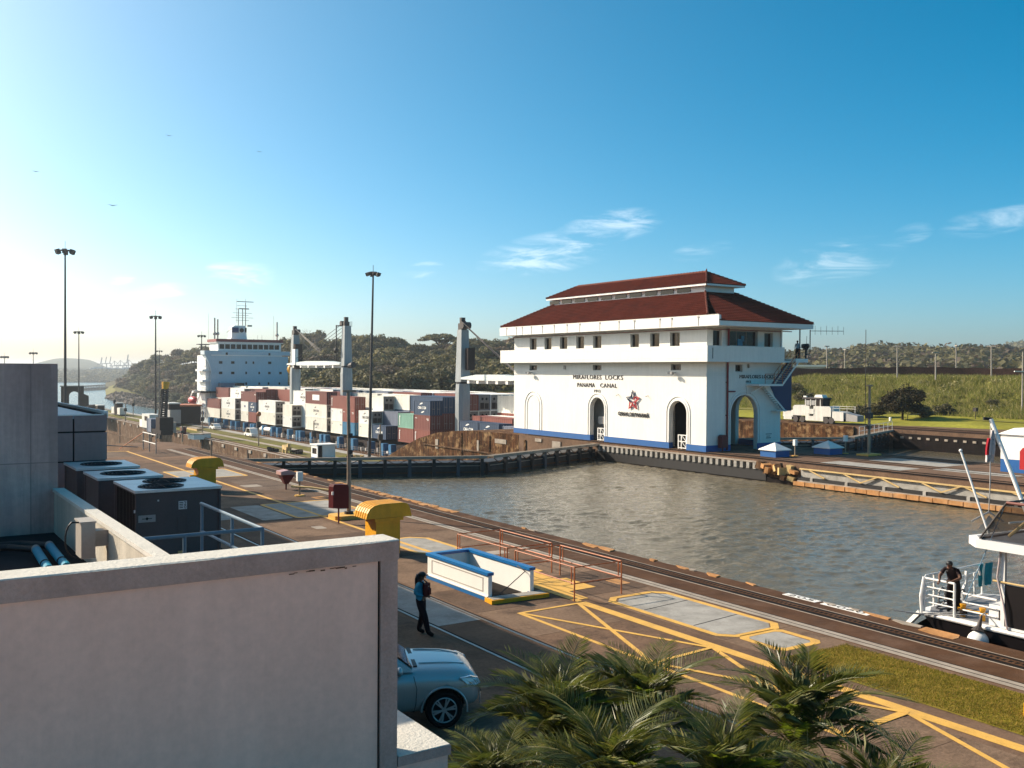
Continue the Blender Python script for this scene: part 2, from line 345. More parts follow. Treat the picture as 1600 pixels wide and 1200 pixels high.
# curved tow incline beyond, dropping to the lower level
def incline(name, x0, x1, y0, y1, z0, z1, zb, mat, n=18, shape=lambda t: t * t * (3 - 2 * t)):
    b = MB(); vs = []; fs = []
    for i in range(n + 1):
        t = i / n; y = y0 + (y1 - y0) * t; z = z0 + (z1 - z0) * shape(t)
        vs += [(x0, y, zb), (x0, y, z), (x1, y, z), (x1, y, zb)]
    for i in range(n):
        a = i * 4; c = a + 4
        fs += [(a, a + 1, c + 1, c), (a + 1, a + 2, c + 2, c + 1), (a + 2, a + 3, c + 3, c + 2)]
    fs += [(0, 1, 2, 3), (n * 4, n * 4 + 1, n * 4 + 2, n * 4 + 3)]
    b.raw(vs, fs); return b.build(name, mat, kind='structure')
PRO = ([0, 10, 14, 19, 24, 29, 34, 39, 42.5], [0, -.12, -.35, -.85, -1.9, -3.5, -5.3, -7.3, -8.2])
prof = lambda t: float(np.interp(t * 42.5, *PRO)) / -8.2
incline('tow_incline_near', 20.6, XE, 89.0, 131.5, 0, -8.2, -20, m_conc_near, n=34, shape=prof)
b = MB(); b.box(-40, XE, 131.5, 400, -20, -8.2); b.build('lower_lockside_ground', m_conc_near, kind='structure')

def strip(name, x0, x1, y0, y1, z, mat, parent=None, th=0.004, **kw):
    b = MB(); b.box(x0, x1, y0, y1, z - 0.3 * 0 - th, z); return b.build(name, mat, parent, **kw)
# concrete bays: different casts of slab laid as separate sheets, with dark joints
bays = thing('concrete_bay_paving', 'brown weathered concrete paving bays between the tow tracks beside the lock', 'paving', (0, 0, 0))
bays['kind'] = 'structure'; del bays['label']; del bays['category']
shade = [M('paving_cast_%s' % k, c, 0.87, var=.2, vs=.7, bump=.35, bs=16, grime=(.05, .033, .025), gamt=.85, gs=.8, fine=.2) for k, c in
         (('warm', (.165, .100, .064)), ('grey', (.142, .100, .074)), ('dark', (.12, .078, .054)), ('light', (.185, .120, .080)))]
random.seed(3)
for (x0, x1) in ((6.0, 12.9), (14.95, 18.0), (19.0, 21.7)):
    y = 5.0
    while y < 86:
        L = random.choice((3.0, 4.5, 6.0)); y1 = min(y + L, 88.6)
        MB().box(x0 + .012, x1 - .012, y + .012, y1 - .012, 0.0, 0.004).build('concrete_bay', random.choice(shade), bays)
        y = y1
# tow track: rack, rails and conductor slot near the edge
trk = thing('tow_track', 'oily rack track with rails running along the edge of the lock wall', 'rail track', (23.3, 20, 0)); trk['kind'] = 'structure'
del trk['label']; del trk['category']
strip('track_bed', 21.75, 24.2, -20, 88.8, 0.004, m_track, trk)
strip('rail_strip', 21.80, 22.24, -20, 88.8, 0.008, m_strip, trk)
b = MB(); b.box(22.0, 22.03, -20, 88.8, .008, .012); b.box(22.24, 22.28, -20, 88.8, .004, .012); b.build('strip_groove', m_slot, trk)
b = MB(); b.box(23.36, 24.02, -20, 88.8, .0042, .010); b.build('rack_slot', m_slot, trk)
b = MB()
for x in (23.57, 23.82): b.box(x - .025, x + .025, -20, 88.8, .010, .020)
b.build('rack_side_bar', m_track, trk)
b = MB(); b.box(23.28, 23.33, -20, 88.8, .0042, .012); b.box(24.05, 24.08, -20, 88.8, .0042, .012); b.build('rail', m_strip, trk)
b = MB(); y = 6.0
while y < 48: b.box(23.63, 23.76, y, y + .07, .010, .017); y += .17
b.build('rack_tooth', m_track, trk, kind='stuff')
strip('edge_beam', 24.2, XE - .02, -20, 76.5, 0.006, m_track, trk)
# return tracks let flush into the paving
for x, nm in ((13.12, 'a'), (14.70, 'b')):
    t = thing('return_rail', '', '', (x, 20, 0)); t['kind'] = 'structure'; del t['label']; del t['category']
    b = MB(); b.box(x + .05, x + .13, -20, 88, .002, .009); b.build('flange_groove', m_slot, t)
    b = MB(); b.box(x - .03, x + .045, -20, 88, .002, .016); b.build('rail_head', m_rail, t)
strip('crossing_slab', 13.20, 14.64, 23.8, 33, 0.006, m_conc_pale, kind='structure')
strip('crossing_slab', 13.20, 14.64, 46.0, 52, 0.006, m_conc_pale, kind='structure')
# yellow coping marks and worn coping stones along the near edge
cop = thing('coping_stones', '', '', (26.3, 20, 0)); cop['kind'] = 'structure'; del cop['label']; del cop['category']
random.seed(11); y = 6.0
while y < 76:
    L = random.uniform(0.3, 1.2); c = random.random(); big = 42 < y < 57 or 14.5 < y < 16.4 or 29.5 < y < 31.5
    if c < .3 or big:
        x0 = random.uniform(24.3, 24.55) if big else random.uniform(24.6, 24.72); z1 = random.uniform(.012, .05); e = lambda: random.uniform(-.05, .05)
        MB().prism([(x0 + e(), y), (x0 + (XE - x0) * .5, y + e() * 2), (XE + .02, y + .1 + e()), (XE + .02, y + L * .5), (XE + .01, y + L + e()), (x0 + .15 + e(), y + L * .95), (x0 + e(), y + L * .5)], 0.0, z1).build('coping_stone', m_orangec if (c < .2 or big) else m_strip, cop)
    y += L + .03
for y0, y1, tx in ((20.0, 21.3, '205'), (18.1, 19.8, '0060')):
    MB().box(24.55, 24.86, y0, y1, .0, .016).build('number_plate', m_whitetrim, cop)
    vs, fs = text_mesh(tx, lambda a, z, h, c=(y0 + y1) / 2: (24.70 + z, c - a, .017 + h), .22, .004, (y1 - y0) * .8); bb = MB(); bb.raw(vs, fs); bb.build('plate_number', m_slot, cop)
# painted markings
def paint(name, poly, z=0.012, mat=m_yellow):
    b = MB(); b.prism(poly, z - .004, z); return b.build(name, mat, kind='structure')
paint('yellow_line', [(18.22, -20), (18.56, -20), (18.56, 23.9), (18.22, 23.9)])
paint('yellow_line', [(18.30, 24.0), (18.50, 24.0), (18.50, 88.4), (18.30, 88.4)])
paint('yellow_line', [(8.0, 88.4), (18.6, 88.4), (18.6, 88.65), (8.0, 88.65)])
def seg(x0, y0, x1, y1, w=.13, z=.016):
    d = Vector((x1 - x0, y1 - y0)).normalized(); n = Vector((-d.y, d.x)) * w / 2
    paint('yellow_hatching', [(x0 - n.x, y0 - n.y), (x1 - n.x, y1 - n.y), (x1 + n.x, y1 + n.y), (x0 + n.x, y0 + n.y)], z)
seg(16.0, 23.78, 18.25, 23.84); seg(16.0, 23.84, 16.0, 12.0, .13, .012); seg(16.05, 23.7, 18.25, 18.1, .13, .017); seg(18.2, 23.8, 16.05, 18.0, .13, .021)
seg(16.0, 17.95, 18.25, 18.15, .13, .019); seg(18.25, 18.1, 16.05, 12.4, .13, .018); seg(16.05, 18.0, 18.25, 12.4, .13, .022); seg(16.9, 12.4, 18.25, 12.47, .2, .019); seg(16.0, 12.4, 17.0, 12.4, .13, .025)
seg(18.25, 12.4, 16.0, 6.5, .13, .018)
def rrect(x0, x1, y0, y1, c):
    return [(x0 + c, y0), (x1 - c, y0), (x1, y0 + c), (x1, y1 - c), (x1 - c, y1), (x0 + c, y1), (x0, y1 - c), (x0, y0 + c)]
def ring(x0, x1, y0, y1, c, w):
    b = MB(); b.holed(rrect(x0, x1, y0, y1, c), [rrect(x0 + w, x1 - w, y0 + w, y1 - w, c * .8)], .008, .012, lambda a, b_, h: (a, b_, h)); return b.build('yellow_border', m_yellow, kind='structure')
def patch(x0, x1, y0, y1, c=.1, z=.008, mat=None):
    b = MB(); b.prism(rrect(x0, x1, y0, y1, c), 0.001, z); return b.build('pale_concrete_patch', mat or m_conc_pale, kind='structure')
patch(19.35, 21.42, 18.72, 23.65, .35); ring(19.15, 21.62, 18.5, 23.92, .4, .2)
patch(19.75, 20.95, 17.1, 18.35, .12); ring(19.5, 21.2, 16.9, 18.55, .2, .2)
for k in (20.0, 22.1): paint('joint_groove', [(19.4, k), (21.4, k + .25), (21.4, k + .28), (19.4, k + .03)], .0125, m_slot)
# yellow pads by the railing
paint('yellow_pad', [(18.3, 24.2), (18.9, 24.2), (18.95, 25.3), (20.1, 25.35), (20.1, 27.0), (19.75, 27.05), (19.75, 28.3), (20.1, 28.4), (20.1, 29.7), (19.6, 29.8), (19.6, 31.0), (18.3, 31.0)], .014)
patch(18.0, 19.7, 33.4, 37.0, .5); ring(17.8, 19.9, 33.2, 37.2, .6, .2)
patch(17.3, 20.9, 44.9, 50.1, .1); ring(17.1, 21.1, 44.7, 50.3, .2, .18)
patch(15.5, 17.0, 44.9, 50.1, .1)
patch(17.0, 21.0, 64.5, 69.5, .1); ring(16.8, 21.2, 64.3, 69.7, .2, .18)
for (a, b_, c, d) in ((19.2, 19.9, 39.5, 40.2), (20.6, 21.3, 50.9, 51.8), (20.6, 21.4, 46, 46.7), (16.7, 17.2, 41.2, 42.0), (18.9, 20.0, 58.0, 59.2), (20.5, 21.5, 72, 74), (20.1, 21.0, 31.9, 32.6), (21.0, 21.5, 25.2, 26.0)):
    patch(a, b_, c, d, .05, .01, m_orangec if a > 20.4 else m_strip)
# grass verge
m_grass = M('dry_mown_grass', (0.19, 0.145, 0.018), 0.9, var=.35, vs=1.2, fine=.4, grime=(.26, .18, .04), gamt=.7, gs=.8)
sheet('grass_verge', [(19.0, 16.6, .012), (21.4, 16.4, .012), (21.6, 10, .012), (21.55, -10, .012), (19.25, -10, .012)], m_grass)
m_blade = [M('grass_blade_%s' % k, c, .8, var=.3, vs=2, fine=0, backlit=.4) for k, c in (('green', (.17, .16, .018)), ('straw', (.36, .25, .06)))]
def tufts(name, pts, h, w, mats, kind='stuff', lean=.35, seed=1, **kw):
    r = np.random.default_rng(seed); n = len(pts); pts = np.asarray(pts, float)
    a = r.uniform(0, 2 * np.pi, n); hh = h * r.uniform(.5, 1.2, n); ww = w * r.uniform(.6, 1.3, n)
    d = np.stack([np.cos(a) * ww / 2, np.sin(a) * ww / 2, np.zeros(n)], 1); l = r.normal(0, lean, (n, 2)) * hh[:, None]
    top = pts + np.stack([l[:, 0], l[:, 1], hh], 1)
    V = np.stack([pts - d, pts + d, top], 1).reshape(-1, 3); F = np.arange(3 * n).reshape(-1, 3)
    me = bpy.data.meshes.new(name); me.vertices.add(3 * n); me.vertices.foreach_set('co', V.ravel()); me.loops.add(3 * n); me.loops.foreach_set('vertex_index', F.ravel())
    me.polygons.add(n); me.polygons.foreach_set('loop_start', np.arange(n) * 3); 
    for m in mats: me.materials.append(m)
    me.polygons.foreach_set('material_index', r.integers(0, len(mats), n)); me.update(calc_edges=True); me.validate()
    o = bpy.data.objects.new(name, me); COL.objects.link(o); o['kind'] = kind
    for k, v in kw.items(): o[k] = v
    return o
px = rng.uniform(19.1, 21.5, 42000); py = rng.uniform(6.5, 16.5, 42000)
tufts('grass_blades', np.stack([px, py, np.full_like(px, .012)], 1), .045, .016, m_blade, lean=.5)

# ------------------------------------------------------------------ centre wall, upper part (z = 0) and lower part (z = -8.2)
b = MB(); b.box(60.62, 74.7, -60, 90.5, -20, 0); b.build('centre_wall_ground', m_conc_near, kind='structure')
# the mossy incline where the centre wall drops to the lower chamber
incline('centre_wall_incline', 60.6, 74.7, 90.5, 133, 0, -8.2, -20, m_conc_moss, n=34, shape=prof)
b = MB(); b.box(60.6, 74.7, 133, 405, -20, -8.2); b.build('centre_wall_lower', m_conc_wall, kind='structure')
m_greenlow = M('patchy_lower_grass', (0.125, 0.115, 0.022), .9, var=.35, vs=.25, fine=.3, grime=(.16, .115, .08), gamt=.9, gs=.13)
sheet('lower_lockside_grass', [(63.4, 134), (74.2, 134), (74.2, 400), (63.4, 400)], m_greenlow, z=-8.19)
paths = [(60.7, 63.2, m_strip), (66.8, 68.2, m_strip), (72.2, 74.6, m_conc_pale)]
for a, c, mt in paths: sheet('lower_path', [(a, 133.5), (c, 133.5), (c, 402), (a, 402)], mt, z=-8.182)
b = MB()
for x in (61.6, 63.0): b.box(x - .12, x + .12, 133.5, 400, -8.17, -8.06)
b.build('lower_tow_rail', m_track, kind='structure')
# face details of the lower chamber wall: ledges, recesses and a ladder slot
fw = thing('lower_wall_fittings', '', '', (60.5, 250, -8.2)); fw['kind'] = 'structure'; del fw['label']; del fw['category']
random.seed(5)
for i in range(26):
    y = 165 + i * 8.6; MB().box(60.40, 60.6, y, y + random.uniform(.8, 1.6), -9.0, -8.4).build('wall_bracket', m_strip, fw)
b = MB()
for y in (184, 215, 262, 300): b.box(60.5, 60.6, y, y + .7, -18, -8.4)
b.build('ladder_recess', m_slot, fw)
b = MB(); b.box(60.45, 60.6, 150, 400, -12.6, -12.3); b.box(60.45, 60.6, 77, 113, -2.6, -2.45); b.build('wall_ledge', m_conc_wall, fw)
for y, z0, w_, h_ in ((82.5, -1.0, 1.5, .7), (93, -1.25, 2.4, .5), (99, -2.6, .4, 1.4), (86, -.55, 1.2, .35), (109, -2.9, .7, 1.2)):
    MB().box(60.53, 60.6, y, y + w_, z0, z0 + h_).build('pale_wall_patch', m_strip, fw)
for y in (79.5, 89, 96.5, 103): MB().box(60.5, 60.6, y, y + .35, -7, -.5).build('vertical_rib', m_conc_moss, fw)
# track strips and slabs on top of the upper centre wall
sheet('centre_track_bed', [(60.7, -30), (62.0, -30), (62.0, 90), (60.7, 90)], m_track, z=.004)
b = MB()
for x in (61.15, 61.6, 62.6): b.box(x - .05, x + .05, -30, 90, .006, .05)
b.build('centre_tow_rail', m_slot, kind='structure')
b = MB()
for x in (66.4, 67.6, 72.6, 73.8): b.box(x - .05, x + .05, -30, 62, .004, .03)
b.build('centre_return_rail', m_slot, kind='structure')
patch(62.7, 65.6, 43.8, 51.0); patch(68.3, 71.8, 43.8, 50.4, mat=m_conc_pale); patch(65.8, 67.6, 37, 43)
for i in range(8):
    x0 = 62.7 + (i % 4) * 2.9; y0 = 20 + (i // 4) * 8.5
    patch(x0, x0 + 2.8, y0, y0 + 8.3, .02, .006, shade[(i * 3) % 4])

# ------------------------------------------------------------------ west side: lock wall, bank
b = MB(); b.box(108.3, 420, -60, 82, -20, 0); b.build('west_ground', m_conc_near, kind='structure')
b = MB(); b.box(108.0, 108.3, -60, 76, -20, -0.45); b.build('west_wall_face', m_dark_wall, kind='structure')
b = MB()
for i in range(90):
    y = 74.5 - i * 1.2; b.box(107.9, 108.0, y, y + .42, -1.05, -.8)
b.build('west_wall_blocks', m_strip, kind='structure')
b = MB(); b.box(107.9, 108.0, -40, 66, -6, -5.0); b.build('west_wall_sunlit_band', m_yellow, kind='structure')  # yellow strip paints in the sunlit patch low on the dark wall
incline('west_incline', 108.0, 116, 82, 140, 0, -8.2, -20, m_conc_moss, n=34, shape=lambda t: prof(max(0, t * 58 - 14) / 42.5 if t * 58 > 14 else 0) )
b = MB(); b.box(116, 420, 82, 140, -20, -.6); b.build('west_bank_ground', m_conc_near, kind='structure')
m_lawn = M('sunlit_lawn', (0.24, 0.22, 0.028), .9, var=.3, vs=.12, fine=.3, grime=(.10, .11, .015), gamt=.5, gs=.1)
b = MB()
nx, ny = 22, 60; vs = []; fs = []
for i in range(nx + 1):
    for j in range(ny + 1):
        x = 115.4 + i * 1.2; y = -30 + j * 2.6
        vs.append((x, y, .01 + max(0, (x - 117)) * .018 + .12 * math.sin(x * .35 + y * .11) * min(1, (x - 115.4) / 4) + .0))
for i in range(nx):
    for j in range(ny): a = i * (ny + 1) + j; fs.append((a, a + 1, a + ny + 2, a + ny + 1))
b.raw(vs, fs); b.build('west_lawn', m_lawn, kind='structure', smooth=True)
sheet('west_track_bed', [(108.4, -30), (115.3, -30), (115.3, 81.8), (108.4, 81.8)], m_track, z=.004)
b = MB()
for x in (109.0, 110.4, 113.2): b.box(x - .06, x + .06, -30, 81.8, .006, .06)
b.build('west_tow_rail', m_slot, kind='structure')
# land of the far lane side and beyond (level of the lower chambers)
b = MB(); b.prism([(108.3, 140), (900, 140), (900, 620), (300, 620), (190, 560), (135, 440), (108.3, 385)], -20, -8.2); b.build('west_lower_ground', m_greenlow, kind='structure')
# embankment, grown with tall grass
def emb_z(x, y):
    t = min(max((x - 139 + .02 * y) / 30, 0), 1); return .3 + 5.6 * (t * t * (3 - 2 * t)) + .25 * math.sin(x * .3 + y * .21) * math.sin(t * 3.14)
m_embk = M('grassy_bank', (0.17, 0.155, 0.038), .95, var=.3, vs=.2, fine=.3, grime=(.19, .16, .06), gamt=.6, gs=.15)
b = MB(); vs = []; fs = []; nx, ny = 40, 70
for i in range(nx + 1):
    for j in range(ny + 1):
        x = 134 + i * 1.6; y = -60 + j * 5.0; vs.append((x, y, emb_z(x, y)))
for i in range(nx):
    for j in range(ny): a = i * (ny + 1) + j; fs.append((a, a + 1, a + ny + 2, a + ny + 1))
b.raw(vs, fs); b.build('grass_embankment', m_embk, kind='structure', smooth=True)
b = MB(); b.box(176, 900, -300, 420, -20, 5.7); b.build('plateau', m_embk, kind='structure')
m_reed = [M('reed_%s' % k, c, .85, var=.3, vs=.15, fine=0, backlit=.45) for k, c in (('green', (.15, .175, .028)), ('olive', (.20, .19, .045)), ('straw', (.36, .31, .12)))]
n = 150000
ex = 136 + 38 * rng.random(n); ey = -5 + 230 * rng.random(n)
nn = np.sin(ex * .5 + 1.3 * np.sin(ey * .3)) * np.sin(ey * .42 + np.sin(ex * .35)) 
ez = np.array([emb_z(a, c) for a, c in zip(ex, ey)])
keep = ez > .35
ex, ey, ez, nn = ex[keep], ey[keep], ez[keep], nn[keep]
tufts('tall_reed_grass', np.stack([ex, ey, ez + .25 * nn], 1), 1.0, .13, m_reed, lean=.55, seed=4)
# ------------------------------------------------------------------ control house
BX0, BX1, BY0, BY1 = 62.2, 71.9, 62.8, 93.9
CH = thing('control_house', 'white lock control house with red tiled double roof, blue base band and arched doorways', 'building', (67, 78, 0))
mE = lambda a, b_, h: (BX0 + h, a, b_)           # east facade: a=y, b=z, h=depth inwards
mS = lambda a, b_, h: (a, BY0 + h, b_)
def arch(c, w, z0, zt, n=12):
    r = w / 2; zc = zt - r
    return [(c - r, z0)] + [(c - r * math.cos(math.pi * i / n), zc + r * math.sin(math.pi * i / n)) for i in range(n + 1)] + [(c + r, z0)]
def rc(a0, a1, b0, b1): return [(a0, b0), (a1, b0), (a1, b1), (a0, b1)]
upY = [(89.40, 90.74), (86.54, 87.87), (83.65, 84.99), (80.7, 82.06), (77.82, 79.18), (74.93, 76.27), (72.0, 73.27), (69.08, 70.38), (66.3, 67.6)]
eastW = [rc(a, c, 9.5, 10.82) for i, (a, c) in enumerate(upY) if i != 5] + [rc(89.3, 90.75, 7.22, 7.78), rc(77.79, 79.19, 7.25, 7.81), rc(66.12, 67.49, 7.29, 7.86)]
arches = [arch(78.4, 2.3, .0, 4.45), arch(66.45, 2.3, .0, 4.45)]
def wall(name, outer, holes, th, mf, mat=m_white): 
    b = MB(); b.holed(outer, holes, 0, th, mf); return b.build(name, mat, CH)
# east wall is notched by the doorways at the foot
def notched(a0, a1, z0, z1, ar):
    poly = [(a0, z0)]
    for A in sorted(ar, key=lambda q: q[0][0]): poly += A
    return poly + [(a1, z0), (a1, z1), (a0, z1)]
wall('east_wall', notched(BY0, BY1, 0, 11.2, [[(p[0], max(p[1], 0)) for p in A] for A in arches]), eastW, .45, mE)
winS = [rc(62.95, 64.05, 9.5, 10.95), rc(64.95, 68.7, 9.55, 10.95), rc(69.6, 70.75, 9.5, 10.85), rc(65.82, 66.75, 7.2, 7.85), rc(67.35, 67.65, 7.55, 7.9)]
archS = arch(67.0, 3.5, 0, 5.06)
wall('south_wall', notched(BX0 + .45, BX1 - .45, 0, 11.2, [archS]), winS, .45, mS)
mW = lambda a, b_, h: (BX1 - h, a, b_)
wall('west_wall', notched(BY0, BY1, 0, 11.2, [arch(66.6, 3.0, 0, 5.0)]), [], .45, mW)
wall('north_wall', rc(BX0 + .45, BX1 - .45, 0, 11.2), [], .45, lambda a, b_, h: (a, BY1 - h, b_))
MB().box(BX0 + .45, BX1 - .45, BY0 + .45, BY1 - .45, 5.5, 5.7).build('upper_floor', m_dark, CH)
MB().box(64.0, 71.4, 69.2, 93.4, .0, 5.5).build('inner_room', m_white, CH)
MB().box(BX0 + .45, BX1 - .45, BY0 + .45, BY1 - .45, 8.0, 8.2).build('control_room_floor', m_dark, CH)
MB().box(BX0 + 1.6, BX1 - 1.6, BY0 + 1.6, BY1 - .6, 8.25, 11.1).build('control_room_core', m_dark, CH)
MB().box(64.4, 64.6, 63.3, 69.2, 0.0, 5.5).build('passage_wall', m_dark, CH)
# blue band, proud of the wall, in runs between the doorways
def band(name, a0, a1, mf, h1=.56): b = MB(); b.prism(rc(a0, a1, 0.0, h1), -.035, .0, mf); return b.build(name, m_blue, CH)
for a0, a1 in ((BY0 - .035, 65.3), (67.6, 77.25), (79.55, BY1)): band('blue_band', a0, a1, mE)
for a0, a1 in ((BX0, 65.25), (68.75, BX1)): band('blue_band', a0, a1, mS)
band('blue_band', BY0, BY1, mW)
# jamb colour inside the doorways
for c in (66.45, 78.4):
    for s in (-1, 1): MB().box(BX0 + .0, BX0 + .46, c + s * 1.15 - (.02 if s > 0 else 0), c + s * 1.15 + (.02 if s < 0 else 0), 0, .56).build('jamb_band', m_blue, CH)
# raised arch mouldings (a double line) and the blind arch
def moulding(c, w, zt, mf, z0=.57, t=.12, d=.06, name='arch_moulding'):
    o = arch(c, w + 2 * t, z0, zt + t); i = arch(c, w, z0, zt); b = MB(); n = len(o)
    vs = [mf(p[0], p[1], -d) for p in o] + [mf(p[0], p[1], -d) for p in i] + [mf(p[0], p[1], 0) for p in o] + [mf(p[0], p[1], 0) for p in i]
    fs = []
    for k in range(n - 1): fs += [(k, k + 1, n + k + 1, n + k), (k, 2 * n + k, 2 * n + k + 1, k + 1), (n + k, n + k + 1, 3 * n + k + 1, 3 * n + k)]
    b.raw(vs, fs); return b.build(name, m_whitetrim, CH)
for c in (66.45, 78.4): moulding(c, 3.0, 4.85, mE); moulding(c, 2.36, 4.5, mE, t=.16, d=.05)
moulding(90.0, 3.2, 4.83, mE); moulding(90.0, 2.3, 4.4, mE, t=.14, d=.05); moulding(67.0, 4.1, 5.38, mS); moulding(67.0, 3.56, 5.1, mS, t=.14)
# string courses below the balcony
for z in (6.95, 7.12, 7.0 - .22):
    MB().box(BX0 - .05, BX0, BY0, BY1, z, z + .035).build('string_course', m_whitetrim, CH)
    MB().box(BX0, BX1, BY0 - .05, BY0, z, z + .035).build('string_course', m_whitetrim, CH)
# windows: frame > pane, sash
def window(a0, a1, z0, z1, mf, bars=1, depth=.30, name='window'):
    f = MB(); w = .06; f.holed(rc(a0 + .01, a1 - .01, z0 + .01, z1 - .01), [rc(a0 + w, a1 - w, z0 + w, z1 - w)], depth - .05, depth + .03, mf)
    for k in range(bars):
        x = a0 + (a1 - a0) * (k + 1) / (bars + 1); f.prism(rc(x - .02, x + .02, z0 + w, z1 - w), depth - .03, depth + .02, mf)
    o = f.build(name, m_frame, CH)
    g = MB(); g.prism(rc(a0 + w, a1 - w, z0 + w, z1 - w), depth - .005, depth + .005, mf); g.build('pane', m_glass, o)
    return o
for i, (a, c) in enumerate(upY):
    if i == 5: continue
    window(a, c, 9.5, 10.82, mE, bars=1 if i in (0, 4, 8) else 0)
    MB().box(BX0 - .06, BX0 + .1, a - .05, c + .05, 9.44, 9.5).build('window_sill', m_whitetrim, CH)
for w_ in eastW[-3:]: window(w_[0][0], w_[1][0], w_[0][1], w_[2][1], mE, 2)
for w_ in winS: window(w_[0][0], w_[1][0], w_[0][1], w_[2][1], mS, 2 if w_[1][0] - w_[0][0] > 2 else 0)
b = MB(); b.box(BX0 - .006, BX0 + .03, 74.95, 76.25, 9.5, 10.8); b.build('blocked_window_panel', m_whitetrim, CH)
b = MB(); b.box(66.3, 66.9, 62.98, 63.05, 9.6, 10.2); b.box(66.75, 67.1, 62.98, 63.05, 10.0, 10.5); b.build('blue_poster', M('blue_notice', (.05, .22, .35), .5), CH)
# balcony all round: slab + parapet of boards
px0, px1, py0, py1 = 60.98, 73.1, 61.5, 95.0
b = MB(); b.box(px0 + .1, px1 - .1, py0 + .1, py1 - .1, 8.08, 8.22); b.build('balcony_slab', m_whitetrim, CH)
b = MB(); b.box(px0, px0 + .12, py0, py1, 8.06, 9.5); b.build('parapet', m_white, CH)
b = MB(); b.box(px0 + .12, 70.9, py0, py0 + .12, 8.06, 9.5); b.build('parapet', m_white, CH)
b = MB(); b.box(px0 + .12, px1, py1 - .12, py1, 8.06, 9.5); b.build('parapet', m_white, CH)
b = MB(); b.box(px1 - .12, px1, py0 + 4, py1 - .12, 8.06, 9.5); b.build('parapet', m_white, CH)
for z in (8.4, 9.2): MB().box(px0 - .012, px0, py0, py1, z, z + .03).build('parapet_line', m_whitetrim, CH)
MB().box(61.6, 61.66, py0 - .02, py0, 8.35, 9.3).build('scupper_slot', m_slot, CH)
# eaves and roofs
ex0, ex1, ey0, ey1 = 60.95, 73.2, 60.1, 95.1
b = MB()
b.box(ex0, ex0 + .25, ey0, ey1, 11.2, 12.12)                        # deep white fascia along the long side
b.build('fascia', m_whitetrim, CH)
b = MB(); b.box(ex0 + .25, ex1, ey0, ey0 + .25, 11.2, 11.62); b.build('fascia', m_whitetrim, CH)
b = MB(); b.box(ex1 - .25, ex1, ey0 + .25, ey1, 11.2, 11.65); b.build('fascia', m_whitetrim, CH)
b = MB(); b.box(ex0 + .25, ex1 - .25, ey1 - .25, ey1, 11.2, 12.0); b.build('fascia', m_whitetrim, CH)
b = MB(); b.box(ex0 + .25, ex1 - .25, ey0 + .25, ey1 - .25, 11.2, 11.32); b.build('soffit', m_whitetrim, CH)
for y in (62.6, 66, 67.6, 71.2, 73.5, 76.5, 79.8, 82.0, 84.3, 86.5, 88.6, 90.4, 91.6, 93.6):
    b = MB(); b.box(ex0 - .03, ex0, y, y + .05, 11.25, 12.0); b.box(ex0 - .06, ex0, y - .08, y + .13, 11.96, 12.08); b.build('drain_stub', m_frame, CH)
b = MB(); b.box(ex0 + .12, ex0 + .25, ey0 + .2, ey1 - .2, 12.12, 12.2); b.build('gutter_lip', m_frame, CH)
# thin red conduit under the eaves
b = MB(); b.tube([(62.12, 62.7, 11.0), (62.12, 94, 11.0)], .035, 6); b.tube([(62.12, 62.7, 11.0), (71.8, 62.7, 11.0)], .035, 6); b.build('eaves_conduit', m_redpipe, CH)
def tiles(name, A, B_, Cc, D, ribs=.26, row=.36):
    """tiled slope: A-B eave line, D-C top line; built of ribs and lapped rows, cut at the hips"""
    A, B_, Cc, D = map(Vector, (A, B_, Cc, D)); u = (B_ - A).normalized(); L = (B_ - A).length
    up = (D - A) - u * (D - A).dot(u); nrm = u.cross(up).normalized()
    if nrm.z < 0: nrm = -nrm
    T = up.length; up = up.normalized(); dl = (D - A).dot(u); cl = (Cc - A).dot(u)
    b = MB(); n = int(L / ribs * 2); vs = []; cols = []
    for i in range(n + 1):
        s = L * i / n
        tm = T
        if dl > 1e-6 and s < dl: tm = T * s / dl
        if cl < L - 1e-6 and s > cl: tm = min(tm, T * (L - s) / (L - cl))
        k = max(1, int(T / row)); col = []
        for j in range(k + 1):
            t0 = min(j * T / k, tm)
            for lap in (0, 1):
                if j == k and lap: continue
                h = (.055 if i % 2 else 0.0) + (.045 if lap else 0.0)
                if j == 0 and not lap: h -= .03
                t1 = t0
                vs.append(A + u * s + up * t1 + nrm * h); col.append(len(vs) - 1)
        cols.append(col)
    fs = []
    for i in range(n):
        for j in range(len(cols[0]) - 1):
            fs.append((cols[i][j], cols[i + 1][j], cols[i + 1][j + 1], cols[i][j + 1]))
    b.raw(vs, fs); return b.build(name, m_tile, CH)
mx0, mx1, my0, my1 = 65.1, 69.0, 66.0, 90.2; zm = 14.65
hip = (ex0 + .1, 61.6, 12.2)
tiles('roof', (ex0 + .1, ey1, 12.2), hip, (mx0, my0, zm), (mx0, my1, zm))
tiles('roof', (ex0 + .02, ey0 - .05, 11.64), (ex1 + .05, ey0 - .05, 11.64), (mx1, my0, zm), (mx0, my0, zm))
tiles('roof', (ex1 + .05, ey0, 11.66), (ex1 + .05, ey1, 11.66), (mx1, my1, zm), (mx1, my0, zm))
tiles('roof', (ex1, ey1, 12.0), (ex0 + .1, ey1, 12.0), (mx0, my1, zm), (mx1, my1, zm))
b = MB(); b.face([(ex0 + .25, ey0 + .25, 11.6), (ex1 - .3, ey0 + .25, 11.6), (mx1, my0, zm - .1), (mx0, my0, zm - .1)]); b.build('roof_underlay', m_dark, CH)
ux0, ux1, uy0, uy1 = 64.6, 69.6, 65.35, 90.9; zu = 15.25; rx = 67.1; zr = 16.75
